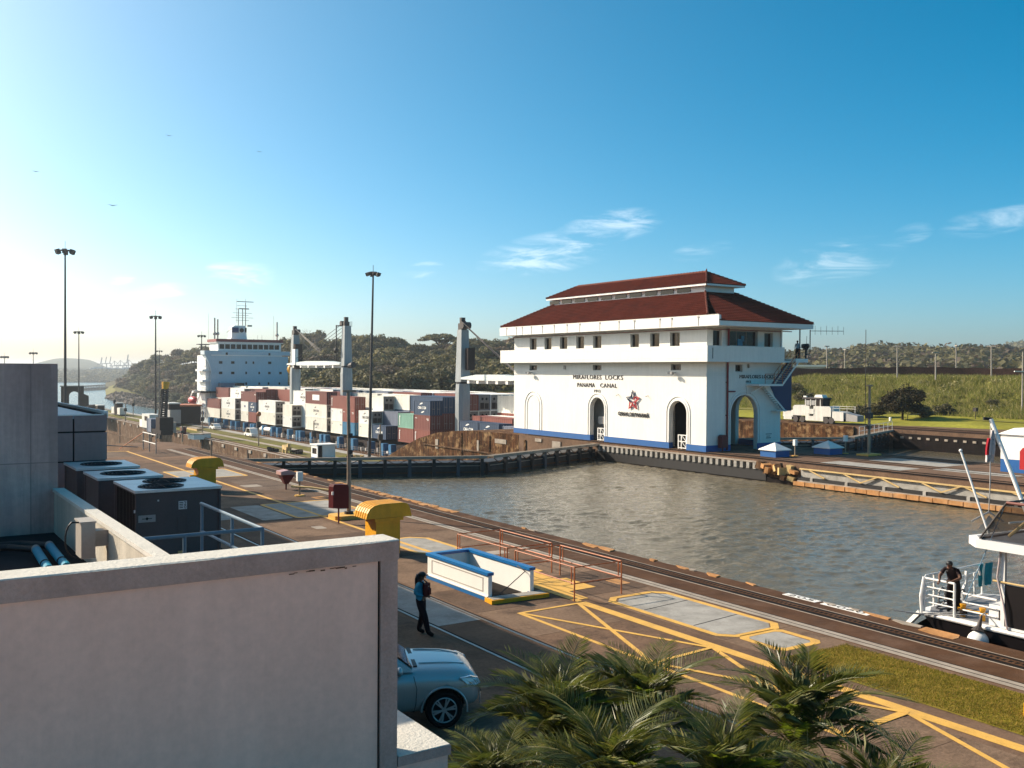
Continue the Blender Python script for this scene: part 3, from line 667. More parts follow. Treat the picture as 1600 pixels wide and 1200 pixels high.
b = MB(); b.box(mx0 + .05, mx1 - .05, my0 + .05, my1 - .05, zm - .3, zu + .02); b.build('monitor_wall', m_whitetrim, CH)
b = MB()
for i in range(10): y = 68.0 + i * 2.35; b.box(mx0 - .01, mx0 + .05, y, y + 1.8, zm + .12, zu - .08)
b.build('monitor_louvre', m_glass, CH)
b = MB(); b.box(ux0, ux1, uy0, uy1, zu - .02, zu + .10); b.build('upper_soffit', m_whitetrim, CH)
b = MB(); b.box(ux0 - .05, ux0, uy0 - .05, uy1, zu - .04, zu + .2); b.box(ux0 - .05, ux1 + .05, uy0 - .05, uy0, zu - .04, zu + .14); b.build('upper_fascia', m_whitetrim, CH)
zu2 = zu + .16
tiles('upper_roof', (ux0 - .1, uy1, zu2), (ux0 - .1, uy0 - .1, zu2), (rx, 67.9, zr), (rx, 88.4, zr))
tiles('upper_roof', (ux0 - .1, uy0 - .1, zu2), (ux1 + .1, uy0 - .1, zu2), (rx + .001, 67.9, zr), (rx, 67.9, zr))
tiles('upper_roof', (ux1 + .1, uy0 - .1, zu2), (ux1 + .1, uy1, zu2), (rx, 88.4, zr), (rx, 67.9, zr))
tiles('upper_roof', (ux1 + .1, uy1, zu2), (ux0 - .1, uy1, zu2), (rx, 88.4, zr), (rx + .001, 88.4, zr))
def caps(a, b_, r=.11, step=.42):
    a = Vector(a); b_ = Vector(b_); n = int((b_ - a).length / step); m = MB()
    for i in range(n):
        p = a.lerp(b_, i / n); q = a.lerp(b_, (i + 1.15) / n); m.tube([p + Vector((0, 0, .03)), q + Vector((0, 0, -.01))], [r * 1.15, r * .85], 7)
    m.build('ridge_caps', m_tilecap, CH)
caps((rx, 67.9, zr + .05), (rx, 88.4, zr + .05)); caps((ux0 - .1, uy0 - .1, zu2 + .06), (rx, 67.9, zr + .05), .09); caps((ux1 + .1, uy0 - .1, zu2 + .06), (rx, 67.9, zr + .05), .09)
caps((hip[0], hip[1], hip[2] + .05), (mx0, my0, zm + .06)); caps((ex1, ey0, 11.72), (mx1, my0, zm + .06)); caps((ex0 + .1, ey1, 12.25), (mx0, my1, zm + .06)); caps((ux0 - .1, uy1, zu2 + .05), (rx, 88.4, zr + .05), .09)
MB().tube([(rx, 67.9, zr), (rx, 67.85, zr + .35)], [.12, .04], 7).build('finial', m_tilecap, CH)
# rake from hip to the near corner
b = MB(); b.prism([(ey0, 11.6), (hip[1] + .1, 12.12), (ey0 + 1.6, 12.12), (ey0, 11.55)], 0, .24, lambda a, z, h: (ex0 + h, a, z))
b = MB(); b.face([(ex0, ey0, 11.62), (ex0, 61.5, 12.2), (ex0, 61.5, 12.1), (ex0, ey0, 11.3)])
# signage
def sign(txt, mf, h, w, mat, name, d=.05, **k):
    vs, fs = text_mesh(txt, mf, h, d, w, **k); b = MB(); b.raw(vs, fs); return b.build(name, mat, CH)
m_letter = M('bronze_letter_paint', (.060, .045, .036), .6)
eastmap = lambda yc, zc: (lambda a, b_, h: (BX0 - h, yc - a, zc + b_))
for w_, yc_, wd in (('MIRAFLORES', 80.13, 4.75), ('LOCKS', 75.72, 2.76)): sign(w_, eastmap(yc_, 6.56), .46, wd, m_letter, 'building_lettering', spacing=1.12)
for w_, yc_, wd in (('PANAMA', 80.3, 2.96), ('CANAL', 76.6, 2.67)): sign(w_, eastmap(yc_, 5.73), .42, wd, m_letter, 'building_lettering', spacing=1.12)
sign('1913', eastmap(78.4, 5.14), .30, .95, m_letter, 'building_lettering', spacing=1.2)
sign('MIRAFLORES LOCKS', lambda a, b_, h: (68.6 + a, BY0 - h, 6.75 + b_), .32, 4.5, m_letter, 'side_lettering')
sign('1913', lambda a, b_, h: (67.5 + a, BY0 - h, 6.28 + b_), .22, .6, m_letter, 'side_lettering')
m_logodark = M('logo_black_paint', (.018, .016, .018), .5); m_logored = M('logo_red_paint', (.42, .012, .02), .5); m_logoblue = M('logo_navy_paint', (.010, .022, .06), .5)
yl, zl = 72.7, 4.32
sign('CANAL DE PANAM\u00c1', lambda a, b_, h: (BX0 - .05 - h, yl - a, 3.0 + b_ - .012 * a), .46, 4.6, m_logodark, 'logo_lettering', bold=.03)
lg = MB(); pts = []
R1, R2 = 1.02, .40
def sp(k, r): a = math.pi / 2 + k * math.pi / 5; return (r * math.cos(a), r * math.sin(a))
st = [sp(k, R1 if k % 2 == 0 else R2) for k in range(10)]
def ribbon(p, q, w, col):
    p = Vector(p); q = Vector(q); d = (q - p).normalized(); n = Vector((-d.y, d.x)) * w
    lg.cur = col; lg.prism([tuple(p - n * .15), tuple(q - n), tuple(q + n), tuple(p + n * .15)], .10, .16, lambda a, z, h: (BX0 - h, yl - a, zl + z))
for k in range(10):
    tip = st[k] if k % 2 == 0 else st[(k + 1) % 10]; inn = st[(k + 1) % 10] if k % 2 == 0 else st[k]
    col = 1 if k in (0, 1, 2, 9) else 0
    ribbon(tip, inn, .10, col)
for k, col in ((2, 1), (8, 0), (4, 0), (6, 0), (0, 1)):
    p = sp(k + .35, R1 * .82); q = sp(k + .9, R2 * .5); ribbon(p, q, .07, col)
lg.build('star_logo', [m_logored, m_logoblue], CH)
# red standpipe, extinguisher box, brackets, floodlights on the wall
b = MB(); b.tube([(64.72, BY0 - .12, .1), (64.72, BY0 - .12, 8.05)], .09, 8); b.tube([(64.72, BY0 - .12, 5.4), (65.7, BY0 - .12, 5.4)], .06, 8)
for z in (1.2, 3.2, 6.2): b.box(64.58, 64.86, BY0 - .12, BY0, z, z + .08)
b.tube([(64.72, BY0 - .2, 9.5), (64.72, BY0 - .2, 11.1)], .1, 8)
b.build('standpipe', m_redpipe, CH)
def bracket_light(y, z):
    b = MB(); b.box(BX0 - .5, BX0, y - .03, y + .03, z, z + .05); b.obox((BX0 - .55, y - .1, z - .02), (.3, .25, .2), rx=.2); b.obox((BX0 - .55, y + .3, z + .0), (.25, .22, .2), rz=.4); b.build('flood_lamp', m_steel, CH)
bracket_light(90.2, 6.95); bracket_light(66.8, 7.05); 
b = MB(); b.box(BX0 - .12, BX0, 83.9, 84.2, 7.35, 7.75); b.build('wall_fixture', m_frame, CH)
for yy in (75.0, 70.6): MB().tube([(BX0 - .35, yy, 4.75), (BX0, yy, 4.85)], .03, 5).build('lamp_stub', m_frame, CH)
b = MB(); b.box(BX0 + .75, BX0 + 1.35, 78.0, 79.2, 1.7, 2.5); b.build('wall_air_conditioner', m_frame, CH)
b = MB(); b.box(69.9, 70.7, BY0 - .03, BY0, 1.35, 1.4); b.box(70.0, 70.5, BY0 - .03, BY0, 1.15, 1.2); b.box(69.95, 70.6, BY0 - .03, BY0, .98, 1.04); b.build('stencilled_notice', m_letter, CH)
# outside stair on the west end: landing, two flights, blue screen wall
yS = 61.3
b = MB(); b.box(67.2, 70.4, yS - .1, BY0, 5.9, 6.08); b.build('stair_landing', m_whitetrim, CH)
b = MB(); b.prism([(67.2, 5.9), (68.2, 5.9), (67.2, 5.0)], 0, .12, lambda a, z, h: (a, BY0 - .12 + h, z)); b.beam((67.2, BY0 - .6, 5.2), (68.8, BY0 - .6, 5.9), .1, .12); b.build('landing_bracket', m_whitetrim, CH)
def flight(x0, z0, x1, z1, n, y0, y1):
    b = MB(); b.beam((x0, y0, z0), (x1, y0, z1), .06, .15); b.beam((x0, y1, z0), (x1, y1, z1), .06, .15); b.build('stair_stringer', m_whitetrim, CH)
    for i in range(n):
        t = (i + .5) / n; x = x0 + (x1 - x0) * t; z = z0 + (z1 - z0) * t
        MB().box(x - .14, x + .14, y0 + .04, y1 - .04, z - .02, z + .03).build('stair_tread', m_frame, CH)
flight(70.3, 6.0, 72.6, 8.25, 12, yS - .1, yS + .9); flight(69.0, 5.9, 71.9, 3.5, 12, yS + 1.0 - .1, BY0 - .15)
b = MB(); b.box(70.6, 72.1, yS + .9, BY0, 3.5, 3.6); b.build('lower_landing', m_whitetrim, CH)
b = MB(); b.prism([(70.4, 5.9), (72.85, 8.2), (73.35, 8.2), (73.35, 3.5), (72.0, 3.5)], 0, .1, lambda a, z, h: (a, BY0 - .06 + h, z)); b.build('blue_screen_wall', m_navy, CH)
b = MB(); b.box(72.0, 73.7, yS - .2, BY0 + 3, 8.1, 8.45); b.build('stair_top_platform', m_whitetrim, CH)
b = MB()
for s in (yS - .12, yS + .92):
    for h in (.45, .9): b.tube([(70.3, s, 6.1 + h), (72.6, s, 8.35 + h)], .025, 6)
    for i in range(5): x = 70.3 + 2.3 * i / 4; z = 6.1 + 2.25 * i / 4; b.tube([(x, s, z), (x, s, z + .9)], .022, 5)
for h in (.45, .9): b.tube([(68.0, yS - .1, 6.1 + h), (70.3, yS - .1, 6.1 + h)], .025, 6)
for x in (68.0, 69.2, 70.3): b.tube([(x, yS - .1, 6.1), (x, yS - .1, 7.0)], .025, 6)
b.build('stair_handrail', m_rail_or, CH)
b = MB()
for x in (72.6, 73.1, 73.6): b.tube([(x, yS - .1, 8.45), (x, yS - .1, 9.5)], .025, 5)
for z in (9.0, 9.5): b.tube([(72.6, yS - .1, z), (73.6, yS - .1, z)], .022, 5)
b.tube([(73.35, BY0 - 1, 8.4), (73.35, BY0 - 1, 11.3)], .06, 8)
b.build('platform_railing', m_poledark, CH)
b = MB(); b.box(71.75, 71.9, BY0 - .15, BY0, 8.2, 11.2); b.build('corner_post', m_whitetrim, CH)
MB().box(71.9, 73.3, BY0 - .1, BY0 - .04, 11.0, 11.08).build('eaves_bracket', m_redpipe, CH)
# aerial on the platform
an = thing('yagi_aerial', 'thin yagi aerial on a mast beside the balcony of the control house', 'aerial', (74.2, 61.3, 8.45))
MB().tube([(73.65, 61.5, 8.7), (74.2, 61.3, 9.0), (74.2, 61.3, 11.2)], .05, 8).build('mast', m_poledark, an)
b = MB(); b.tube([(74.2, 61.3, 11.1), (76.9, 59.6, 11.1)], .03, 6)
for i in range(6): t = i / 5; x = 74.6 + 2.3 * t; y = 61.05 - 1.45 * t; b.tube([(x, y, 10.75), (x, y, 11.6 - .1 * (i % 2))], .016, 5)
b.build('boom', m_poledark, an)
eq = thing('searchlight', 'black searchlight on a stand at the balcony corner of the control house', 'searchlight', (73.7, 61.4, 8.45))
b = MB(); b.cyl((73.7, 61.4, 8.45), .07, .9, 8); b.box(73.5, 73.9, 61.25, 61.55, 9.3, 9.42); b.build('stand', m_poledark, eq)
MB().tube([(73.4, 61.6, 9.65), (73.95, 61.3, 9.65)], [.2, .26], 12).build('lamp_drum', m_black, eq)
MB().tube([(73.8, 61.4, 9.8), (73.85, 61.4, 10.6)], .02, 5).build('rod', m_poledark, eq)

# things round the control house
def pyramid_box(cx, cy, label):
    t = thing('ventilation_cap', label, 'vent box', (cx, cy, 0), 'blue boxes with pyramid lids by the control house')
    MB().box(cx - .85, cx + .85, cy - .85, cy + .85, 0.006, .62).build('body', m_blue, t)
    b = MB(); z = .62; k = .97; b.raw([(cx - k, cy - k, z), (cx + k, cy - k, z), (cx + k, cy + k, z), (cx - k, cy + k, z), (cx, cy, z + .58), (cx - k, cy - k, z - .07), (cx + k, cy - k, z - .07), (cx + k, cy + k, z - .07), (cx - k, cy + k, z - .07)],
          [(0, 1, 4), (1, 2, 4), (2, 3, 4), (3, 0, 4), (0, 5, 6, 1), (1, 6, 7, 2), (2, 7, 8, 3), (3, 8, 5, 0), (5, 8, 7, 6)]); b.build('pyramid_lid', m_whitetrim, t)
pyramid_box(64.15, 56.6, 'blue box with a white pyramid lid standing in the sun nearest the control house')
pyramid_box(70.3, 56.0, 'blue box with a white pyramid lid standing in the shade beside the tan lamp post')
def small_post(x, y, z, h, label, box=True, col=m_poletan):
    t = thing('call_box_post', label, 'call box', (x, y, z)); MB().tube([(x, y, z), (x, y, z + h)], .06, 8).build('post', col, t)
    if box: MB().box(x - .16, x + .16, y - .12, y + .12, z + h - .1, z + h + .42).build('box', m_whitetrim, t)
    MB().cyl((x, y, z + .001), .28, .06, 10).build('base', m_yellow if col is m_poletan else m_steel, t)
small_post(66.0, 56.0, 0, 1.0, 'white call box on a short post between the two blue pyramid boxes')
small_post(71.9, 55.4, 0, 1.2, 'white call box on a tan post right of the shaded blue pyramid box')
def white_gate(c, label):
    t = thing('doorway_gate', label, 'gate', (BX0 + .2, c, 0)); b = MB()
    for y in (c - .95, c - .3, c + .1): b.box(BX0 + .15, BX0 + .22, y - .05, y + .05, .05, 1.35)
    for z in (.1, .7, 1.28): b.box(BX0 + .155, BX0 + .215, c - .95, c + .1, z, z + .08)
    b.beam((BX0 + .2, c - .95, .15), (BX0 + .2, c - .3, .75), .05); b.beam((BX0 + .2, c - .95, .75), (BX0 + .2, c - .3, 1.3), .05)
    b.build('gate_frame', m_whitetrim, t)
white_gate(66.45, 'white timber gate in the right-hand arched doorway of the control house'); white_gate(78.4, 'white timber gate in the middle arched doorway under the lettering')
t = thing('fire_cabinet', 'dark red fire extinguisher cabinet at the shaded corner of the control house', 'fire cabinet', (63.9, 62.4, 0))
MB().prism([(63.6, .35), (64.25, .35), (64.25, 1.35), (64.1, 1.5), (63.75, 1.5), (63.6, 1.35)], 62.25, 62.72, lambda a, z, h: (a, h, z)).build('cabinet', m_maroonbox, t); MB().box(63.85, 63.98, 62.4, 62.5, 0, .35).build('leg', m_maroonbox, t)
t = thing('white_kiosk', 'white kiosk with a blue base on the centre wall at the right edge', 'kiosk', (70.1, 38.3, 0))
b = MB(); b.box(69.0, 73.0, 36.5, 39.6, .01, .95); b.build('base', m_blue, t); b = MB(); b.box(69.0, 73.0, 36.5, 39.6, .95, 2.75); b.build('body', m_whitetrim, t)
b = MB(); b.raw([(68.85, 36.3, 2.75), (73.2, 36.3, 2.75), (73.2, 39.8, 2.75), (68.85, 39.8, 2.75), (69.7, 37.1, 3.2), (72.4, 37.1, 3.2), (72.4, 39.0, 3.2), (69.7, 39.0, 3.2)], [(0, 1, 5, 4), (1, 2, 6, 5), (2, 3, 7, 6), (3, 0, 4, 7), (4, 5, 6, 7), (0, 3, 2, 1)]); b.build('lid', m_whitetrim, t)
t = thing('fire_hose_cabinet', 'bright red rounded hose cabinet on a leg in front of the white kiosk', 'fire cabinet', (64.0, 34.9, 0))
MB().prism([(34.0, .8), (35.3, .8), (35.3, 2.0), (35.1, 2.25), (34.2, 2.25), (34.0, 2.0)], 63.8, 64.3, lambda a, z, h: (h, a, z)).build('cabinet', m_firered, t); MB().box(64.0, 64.1, 34.6, 34.72, 0, .8).build('leg', m_firered, t)
t = thing('lamp_post', 'tan slender post on a yellow base right of the control house', 'lamp post', (72.2, 53.2, 0))
MB().tube([(72.2, 53.2, 0), (72.2, 53.2, 6.1)], [.14, .09], 10).build('post', m_poletan, t); MB().box(71.3, 73.1, 52.6, 53.8, .005, .16).build('base', m_yellow, t)
b = MB(); b.box(71.95, 72.45, 53.0, 53.4, 3.2, 3.7); b.box(72.0, 72.4, 53.1, 53.35, 2.3, 2.6); b.box(71.95, 72.2, 53.0, 53.3, 4.0, 4.2); b.build('junction_boxes', m_poledark, t); MB().tube([(71.8, 53.3, 0), (71.75, 53.3, 10.9)], .03, 6).build('whip_aerial', m_poledark, t)
MB().box(71.9, 72.5, 53.05, 53.35, 6.0, 6.12).build('top_arm', m_poletan, t)

# fender and open gate leaf along the centre wall
fd = thing('timber_fender', 'long timber fender with orange worn blocks along the water side of the centre wall', 'fender', (60.3, 42, -1.7))
MB().box(60.15, 60.58, 20, 50.8, -1.45, -1.22).build('waling', m_strip, fd)
y = 20.0; random.seed(2)
while y < 50.6:
    L = random.uniform(.9, 1.15); MB().box(59.95 + random.uniform(0, .05), 60.15, y, y + L - .06, -1.62 + random.uniform(0, .04), -1.30 + random.uniform(-.03, .03)).build('fender_block', m_orangec, fd); y += L
gl = thing('open_gate_leaf', 'white girder of an open lock gate leaf with yellow braces lying in the wall recess', 'gate leaf', (60.5, 42, -1))
MB().box(60.35, 60.6, 22, 50.6, -.95, -.36).build('white_girder', m_conc_pale, gl)
MB().box(60.25, 60.4, 22, 50.8, -1.22, -.97).build('dark_gap', m_black, gl)
b = MB()
for k in range(9):
    y = 49.5 - 3.2 * k; b.box(60.2, 60.35, y - .12, y + .12, -1.25, -.95)
b.build('gate_stub', m_conc_pale, gl)
m_brace = M('cream_yellow_brace_paint', (.55, .38, .16), .7, var=.2, grime=(.3, .16, .08), gamt=.5, gs=3)
b = MB(); b.box(60.15, 60.3, 22, 50.6, -.36, -.26); b.build('top_chord', m_brace, gl)
for k in range(9):
    y = 49.8 - 3.2 * k; MB().beam((60.22, y, -.32), (60.15, y - 1.6, -.85), .09, .09).build('brace', m_brace, gl); 
    if k % 2: MB().beam((60.22, y - 3.0, -.32), (60.15, y - 1.6, -.85), .09, .09).build('brace', m_brace, gl)
bf = thing('broken_wall_corner', 'crumbled orange corner of the centre wall beside the dark recess', 'damaged wall', (60.4, 53, -1)); random.seed(9)
for k in range(15):
    y = 51.2 + k * .26; MB().obox((60.45 - random.uniform(0, .5), y, -.25 - random.uniform(0, 1.0)), (random.uniform(.4, .9), random.uniform(.3, .6), random.uniform(.25, .7)), rz=random.uniform(-.4, .4), rx=random.uniform(-.3, .3)).build('concrete_lump', random.choice((m_orangec, m_conc_wall, m_conc_wall, m_brace)), bf)
gb = thing('fender_brackets', 'row of white brackets under the edge of the wall in front of the control house', 'fender', (60.5, 65, -.6))
MB().box(60.3, 60.6, 54.2, 76.2, -.22, -.12).build('top_rail', m_strip, gb)
for i in range(31):
    y = 54.5 + i * .70; MB().box(60.28, 60.6, y, y + .32, -.74, -.24).build('bracket', m_conc_pale, gb)
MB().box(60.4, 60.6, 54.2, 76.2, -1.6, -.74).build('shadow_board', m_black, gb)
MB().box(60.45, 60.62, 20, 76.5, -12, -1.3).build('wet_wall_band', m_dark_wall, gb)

# ------------------------------------------------------------------ mitre gates
m_gate = M('dark_gate_steel', (.026, .024, .026), .55, var=.3, vs=.6, streak=.4, bump=.2)
m_gatewalk = M('gate_walkway_boards', (.20, .165, .13), .85, var=.2, vs=1, grime=(.09, .06, .04), gamt=.6, gs=1)
m_gblue = M('grey_blue_gate_fitting', (.045, .065, .085), .5, var=.2)
def leaf(x0, y0, x1, y1, label, rail=None, flip=1):
    t = thing('gate_leaf', label, 'lock gate', ((x0 + x1) / 2, (y0 + y1) / 2, -1), 'closed mitre gate leaves')
    a = Vector((x0, y0, 0)); c = Vector((x1, y1, 0)); d = (c - a).normalized(); L = (c - a).length; n = Vector((-d.y, d.x, 0))
    if n.y > 0: n = -n                                    # n points to the upstream (near) side
    P = lambda s, o, z: a + d * s + n * o + Vector((0, 0, z))
    def bx(s0, s1, o0, o1, z0, z1, nm, m):
        b = MB(); vs = [P(s, o, z) for s in (s0, s1) for o in (o0, o1) for z in (z0, z1)]
        b.raw(vs, [(0, 1, 3, 2), (4, 6, 7, 5), (0, 4, 5, 1), (2, 3, 7, 6), (0, 2, 6, 4), (1, 5, 7, 3)]); return b.build(nm, m, t)
    bx(0.15, L - .05, -1.8, .2, -16, -.62, 'leaf_body', m_gate)
    bx(0, L, -.2, .75, -.2, -.08, 'walkway', m_gatewalk); bx(0, L, .75, .80, -.26, -.03, 'walkway_edge', m_strip)
    bx(0.1, L - .1, .22, .32, -1.5, -1.38, 'fender_timber', m_rail_or if 0 else m_track)
    k = 1.2
    while k < L - .5:
        bx(k, k + .28, .2, .5, -1.75, -.2, 'post', m_gblue if int(k * 3) % 4 == 0 else m_gate); k += 2.05
    b = MB(); k = 1.3
    while k < L - 2.2:
        b.beam(P(k, .5, -.25), P(k + 1.0, .35, -.75), .05); b.beam(P(k + 2.0, .5, -.25), P(k + 1.0, .35, -.75), .05); k += 2.05
    b.build('knee_brace', m_track, t)
    bx(.3, L - .3, .2, .23, -.95, -.88, 'pale_streak_rail', m_strip)
    if rail:
        b = MB(); s = rail[0]
        while s <= rail[1] + .01: b.tube([P(s, .75, -.1), P(s, .75, 1.0)], .03, 5); s += (rail[1] - rail[0]) / 7
        for z in (.5, 1.0): b.tube([P(rail[0], .75, z), P(rail[1], .75, z)], .03, 5)
        b.build('handrail', m_whitetrim, t)
    return t
leaf(24.9, 77.6, 43.72, 70.35, 'closed dark lock gate leaf with a walkway joined to the near wall')
leaf(60.6, 76.8, 43.78, 70.35, 'closed dark lock gate leaf with a walkway joined to the control house side')
leaf(74.7, 77.0, 91.5, 70.3, 'closed gate leaf of the far lane behind the control house'); leaf(108.3, 77.0, 91.55, 70.3, 'closed gate leaf of the far lane with a white handrail', rail=(1, 16))
# west lane gate inner faces show as dark below
# ------------------------------------------------------------------ container ship in the far lane
def cont_mat(name, c, **k):
    return M(name, c, .6, var=.06, vs=.8, streak=.14, grime=tuple(x * .55 for x in c), gamt=.25, gs=.7, objrand=.07, **k)
CM = dict(cream=cont_mat('cream_container_paint', (.84, .79, .68)), white=cont_mat('white_container_paint', (.86, .84, .78)),
          maroon=cont_mat('maroon_container_paint', (.17, .040, .030)), rust=cont_mat('rust_red_container_paint', (.24, .062, .042)),
          navy=cont_mat('navy_container_paint', (.016, .045, .10)), blue=cont_mat('bright_blue_container_paint', (.02, .16, .30)),
          green=cont_mat('sea_green_container_paint', (.17, .34, .26)), grey=cont_mat('grey_blue_container_paint', (.16, .18, .24)))
m_door = {k: m for k, m in CM.items()}
m_reef = M('refrigeration_unit_grey', (.20, .17, .15), .6, var=.25, vs=2)
m_rod = M('lock_rod_grey', (.34, .30, .27), .5)
m_markw = M('white_marking', (.75, .74, .70), .6); m_markg = M('grey_marking', (.20, .18, .17), .6)
_cm = {}
def cont_mesh(col, L, h):
    k = (col, L, h)
    if k in _cm: return _cm[k]
    W_ = 2.44; b = MB()                     # origin: near lower corner on the lit side; +x across, +y along
    # corrugated long sides
    n = int(L / .56); d = .036
    for side, x in ((0, .03), (1, W_ - .03)):
        prof = []
        for i in range(n):
            y0 = .12 + (L - .24) * i / n; s_ = (L - .24) / n
            prof += [(y0, 0), (y0 + s_ * .30, 0), (y0 + s_ * .45, d), (y0 + s_ * .85, d)]
        prof.append((L - .12, 0)); sg = 1 if side == 0 else -1
        vs = []; fs = []
        for y, o in prof: vs += [(x + sg * o, y, .14), (x + sg * o, y, h - .1)]
        for i in range(len(prof) - 1): a = i * 2; fs.append((a, a + 1, a + 3, a + 2) if side else (a + 2, a + 3, a + 1, a))
        b.raw(vs, fs)
    b.box(0.02, W_ - .02, .05, L - .05, h - .1, h - .03); b.box(0.02, W_ - .02, .05, L - .05, .05, .14)
    for x in (0, W_ - .12):
        for y in (0, L - .12): b.box(x, x + .12, y, y + .12, 0, h)
    for x in (0, W_ - .08): b.box(x, x + .08, .12, L - .12, 0.0, .15); b.box(x, x + .08, .12, L - .12, h - .1, h)
    b.box(.12, W_ - .12, L - .06, L - .02, .1, h - .05); b.box(.12, W_ - .12, 0, .1, h - .12, h); b.box(.12, W_ - .12, 0, .1, 0, .12)
    body = b.mesh('container_body', CM[col])
    b = MB()
    if col in ('cream', 'white', 'grey') :       # refrigeration machinery end
        b.cur = 0; b.box(.12, W_ - .12, .06, .1, .12, h - .12); b.cur = 1; b.box(.35, 1.15, .02, .06, .3, h * .48); b.box(1.3, 2.1, .02, .06, .3, h * .45)
        b.cur = 0; b.box(.25, W_ - .25, .02, .06, h * .52, h - .3); b.cur = 2
        b.sphere((.8, .04, h * .72), .34, 12, 4, (1, .1, 1)); b.sphere((1.65, .04, h * .72), .34, 12, 4, (1, .1, 1))
        dm = b.mesh('machinery_end', [m_reef, m_dark, m_slot]); dn = 'machinery_end'
    else:
        b.box(.12, 1.2, .06, .1, .12, h - .12); b.box(1.24, W_ - .12, .06, .1, .12, h - .12); b.cur = 1
        for x in (.45, .9, 1.5, 1.95): b.box(x - .02, x + .02, .02, .05, .15, h - .15)
        b.box(.4, 1.0, .025, .05, 1.1, 1.16); b.box(1.45, 2.05, .025, .05, 1.1, 1.16)
        dm = b.mesh('end_doors', [CM[col], m_rod]); dn = 'end_doors'
    _cm[k] = (body, dm, dn); return _cm[k]
_mk = {}
def marking(kind, col, L, h):
    k = (kind, L, h)
    if k in _mk: return _mk[k]
    b = MB(); mp_ = lambda cy, cz: (lambda a, z, e: (.025 - e, cy - a, cz + z))
    m = m_markw if kind.endswith('w') else m_markg
    if kind.startswith('cma'):
        w = 3.1 if L > 8 else 3.0
        vs, fs = text_mesh('CMA CGM', mp_(L / 2, h * .50), .52, .02, w, bold=.02); b.raw(vs, fs)
        for s_ in (1, -1):
            pts = []
            for i in range(8):
                t = i / 7; a = .35 + 1.1 * t; pts.append((L / 2 + s_ * (.9 - 1.25 * t), h * .5 + s_ * (.42 + .42 * math.sin(a)), .12 * math.sin(math.pi * t) + .02))
            for i in range(7):
                (y0, z0, w0), (y1, z1, w1) = pts[i], pts[i + 1]
                b.raw([(.018, y0, z0 - w0), (.018, y0, z0 + w0), (.018, y1, z1 + w1), (.018, y1, z1 - w1)], [(0, 1, 2, 3)])
    elif kind == 'panelw':
        b.box(.005, .02, L / 2 - 2.0, L / 2 + 2.0, h * .3, h * .74)
    elif kind == 'bluem':
        m = CM['grey']; b.box(.01, .02, L / 2 - .9, L / 2 + .5, h * .42, h * .62)
    elif kind.startswith('side'):
        for i in range(7): b.box(.005, .02, L - .75, L - .45, h * .2 + i * .22, h * .2 + i * .22 + .15)
        b.box(.005, .02, L - .5, L - .9, h * .78, h * .84)
    elif kind.startswith('code'):
        b.box(.005, .02, .5, 1.3, h * .74, h * .79); b.box(.005, .02, .5, 1.0, h * .66, h * .70); b.box(.005, .02, L - 1.2, L - .5, h * .76, h * .80)
    _mk[k] = b.mesh('side_marking', m); return _mk[k]
ordin = ['first', 'second', 'third', 'fourth', 'fifth', 'sixth', 'seventh', 'eighth', 'ninth', 'tenth', 'eleventh']
tiern = ['bottom', 'second', 'third', 'top']
cname = dict(cream='cream', white='white', maroon='maroon', rust='rust red', navy='navy blue', blue='bright blue', green='sea green', grey='grey blue')
NC = [0]
def container(col, L, h, x, y, z, mark, where, tier, ntier):
    me, dm, dn = cont_mesh(col, L, h); NC[0] += 1
    tn = 'topmost' if tier == ntier - 1 and tier > 0 else ('bottom' if tier == 0 else 'tier %s' % ('two' if tier == 1 else 'three'))
    t = thing('shipping_container', '%s %s container, %s' % (cname[col].split()[-1] if len(where) > 50 else cname[col], 'long' if L > 8 else 'short', where + ', ' + tn), 'container', (x, y, z), 'containers stacked on the deck of the ship')
    inst('body', me, t); inst(dn, dm, t)
    if mark: inst('side_marking', marking(mark, col, L, h), t)
    return t
def stack(x, y0, L, items, where, base=None):
    z = -6.72 + (285 - y0) * .0050 if base is None else base
    for i, (col, h, mark) in enumerate(items):
        container(col, L, h, x, y0, z, mark, where, i, len(items)); z += h + .025
    return z
SX = 81.5
def bayname(i): return '%s bay from the bridge' % ordin[i]
LL, SS = 12.19, 6.06
H, T = 2.9, 2.59
n_ = None
# nearest row, bay by bay from the bridge
stack(SX, 272.8, LL, [('cream', T, n_), ('maroon', T, n_)], 'nearest row of the ' + bayname(0))
stack(SX, 259.0, LL, [('cream', H, 'cmag'), ('white', H, 'cmag')], 'nearest row of the ' + bayname(1))
z = stack(SX, 248.0, SS, [('cream', T, 'codeg'), ('white', T, 'bluem')], 'far half of nearest row, ' + bayname(2))
stack(SX, 241.85, SS, [('rust', T, n_), ('navy', T, 'cmaw')], 'near half of nearest row, ' + bayname(2)); container('maroon', LL, T, SX, 241.85, z + .02, 'codew', 'nearest row over two stacks, ' + bayname(2), 2, 3)
stack(SX, 227.7, LL, [('cream', H, 'codeg'), ('white', H, 'cmag')], 'nearest row of the ' + bayname(3))
stack(SX, 216.6, SS, [('white', T, 'codeg'), ('cream', T, n_)], 'nearest row of the ' + bayname(4))
stack(SX, 195.95, LL, [('cream', H, 'cmag'), ('cream', H, 'cmag'), ('maroon', T + .15, 'panelw')], 'nearest row of the ' + bayname(5))
z = stack(SX, 187.6, SS, [('cream', T, 'codeg'), ('white', T, 'codeg')], 'far half of nearest row, ' + bayname(6))
stack(SX, 181.5, SS, [('blue', T, n_), ('rust', T, 'codew')], 'near half of nearest row, ' + bayname(6)); container('rust', LL, T, SX, 181.5, z + .02, 'sidew', 'nearest row over two stacks, ' + bayname(6), 2, 3)
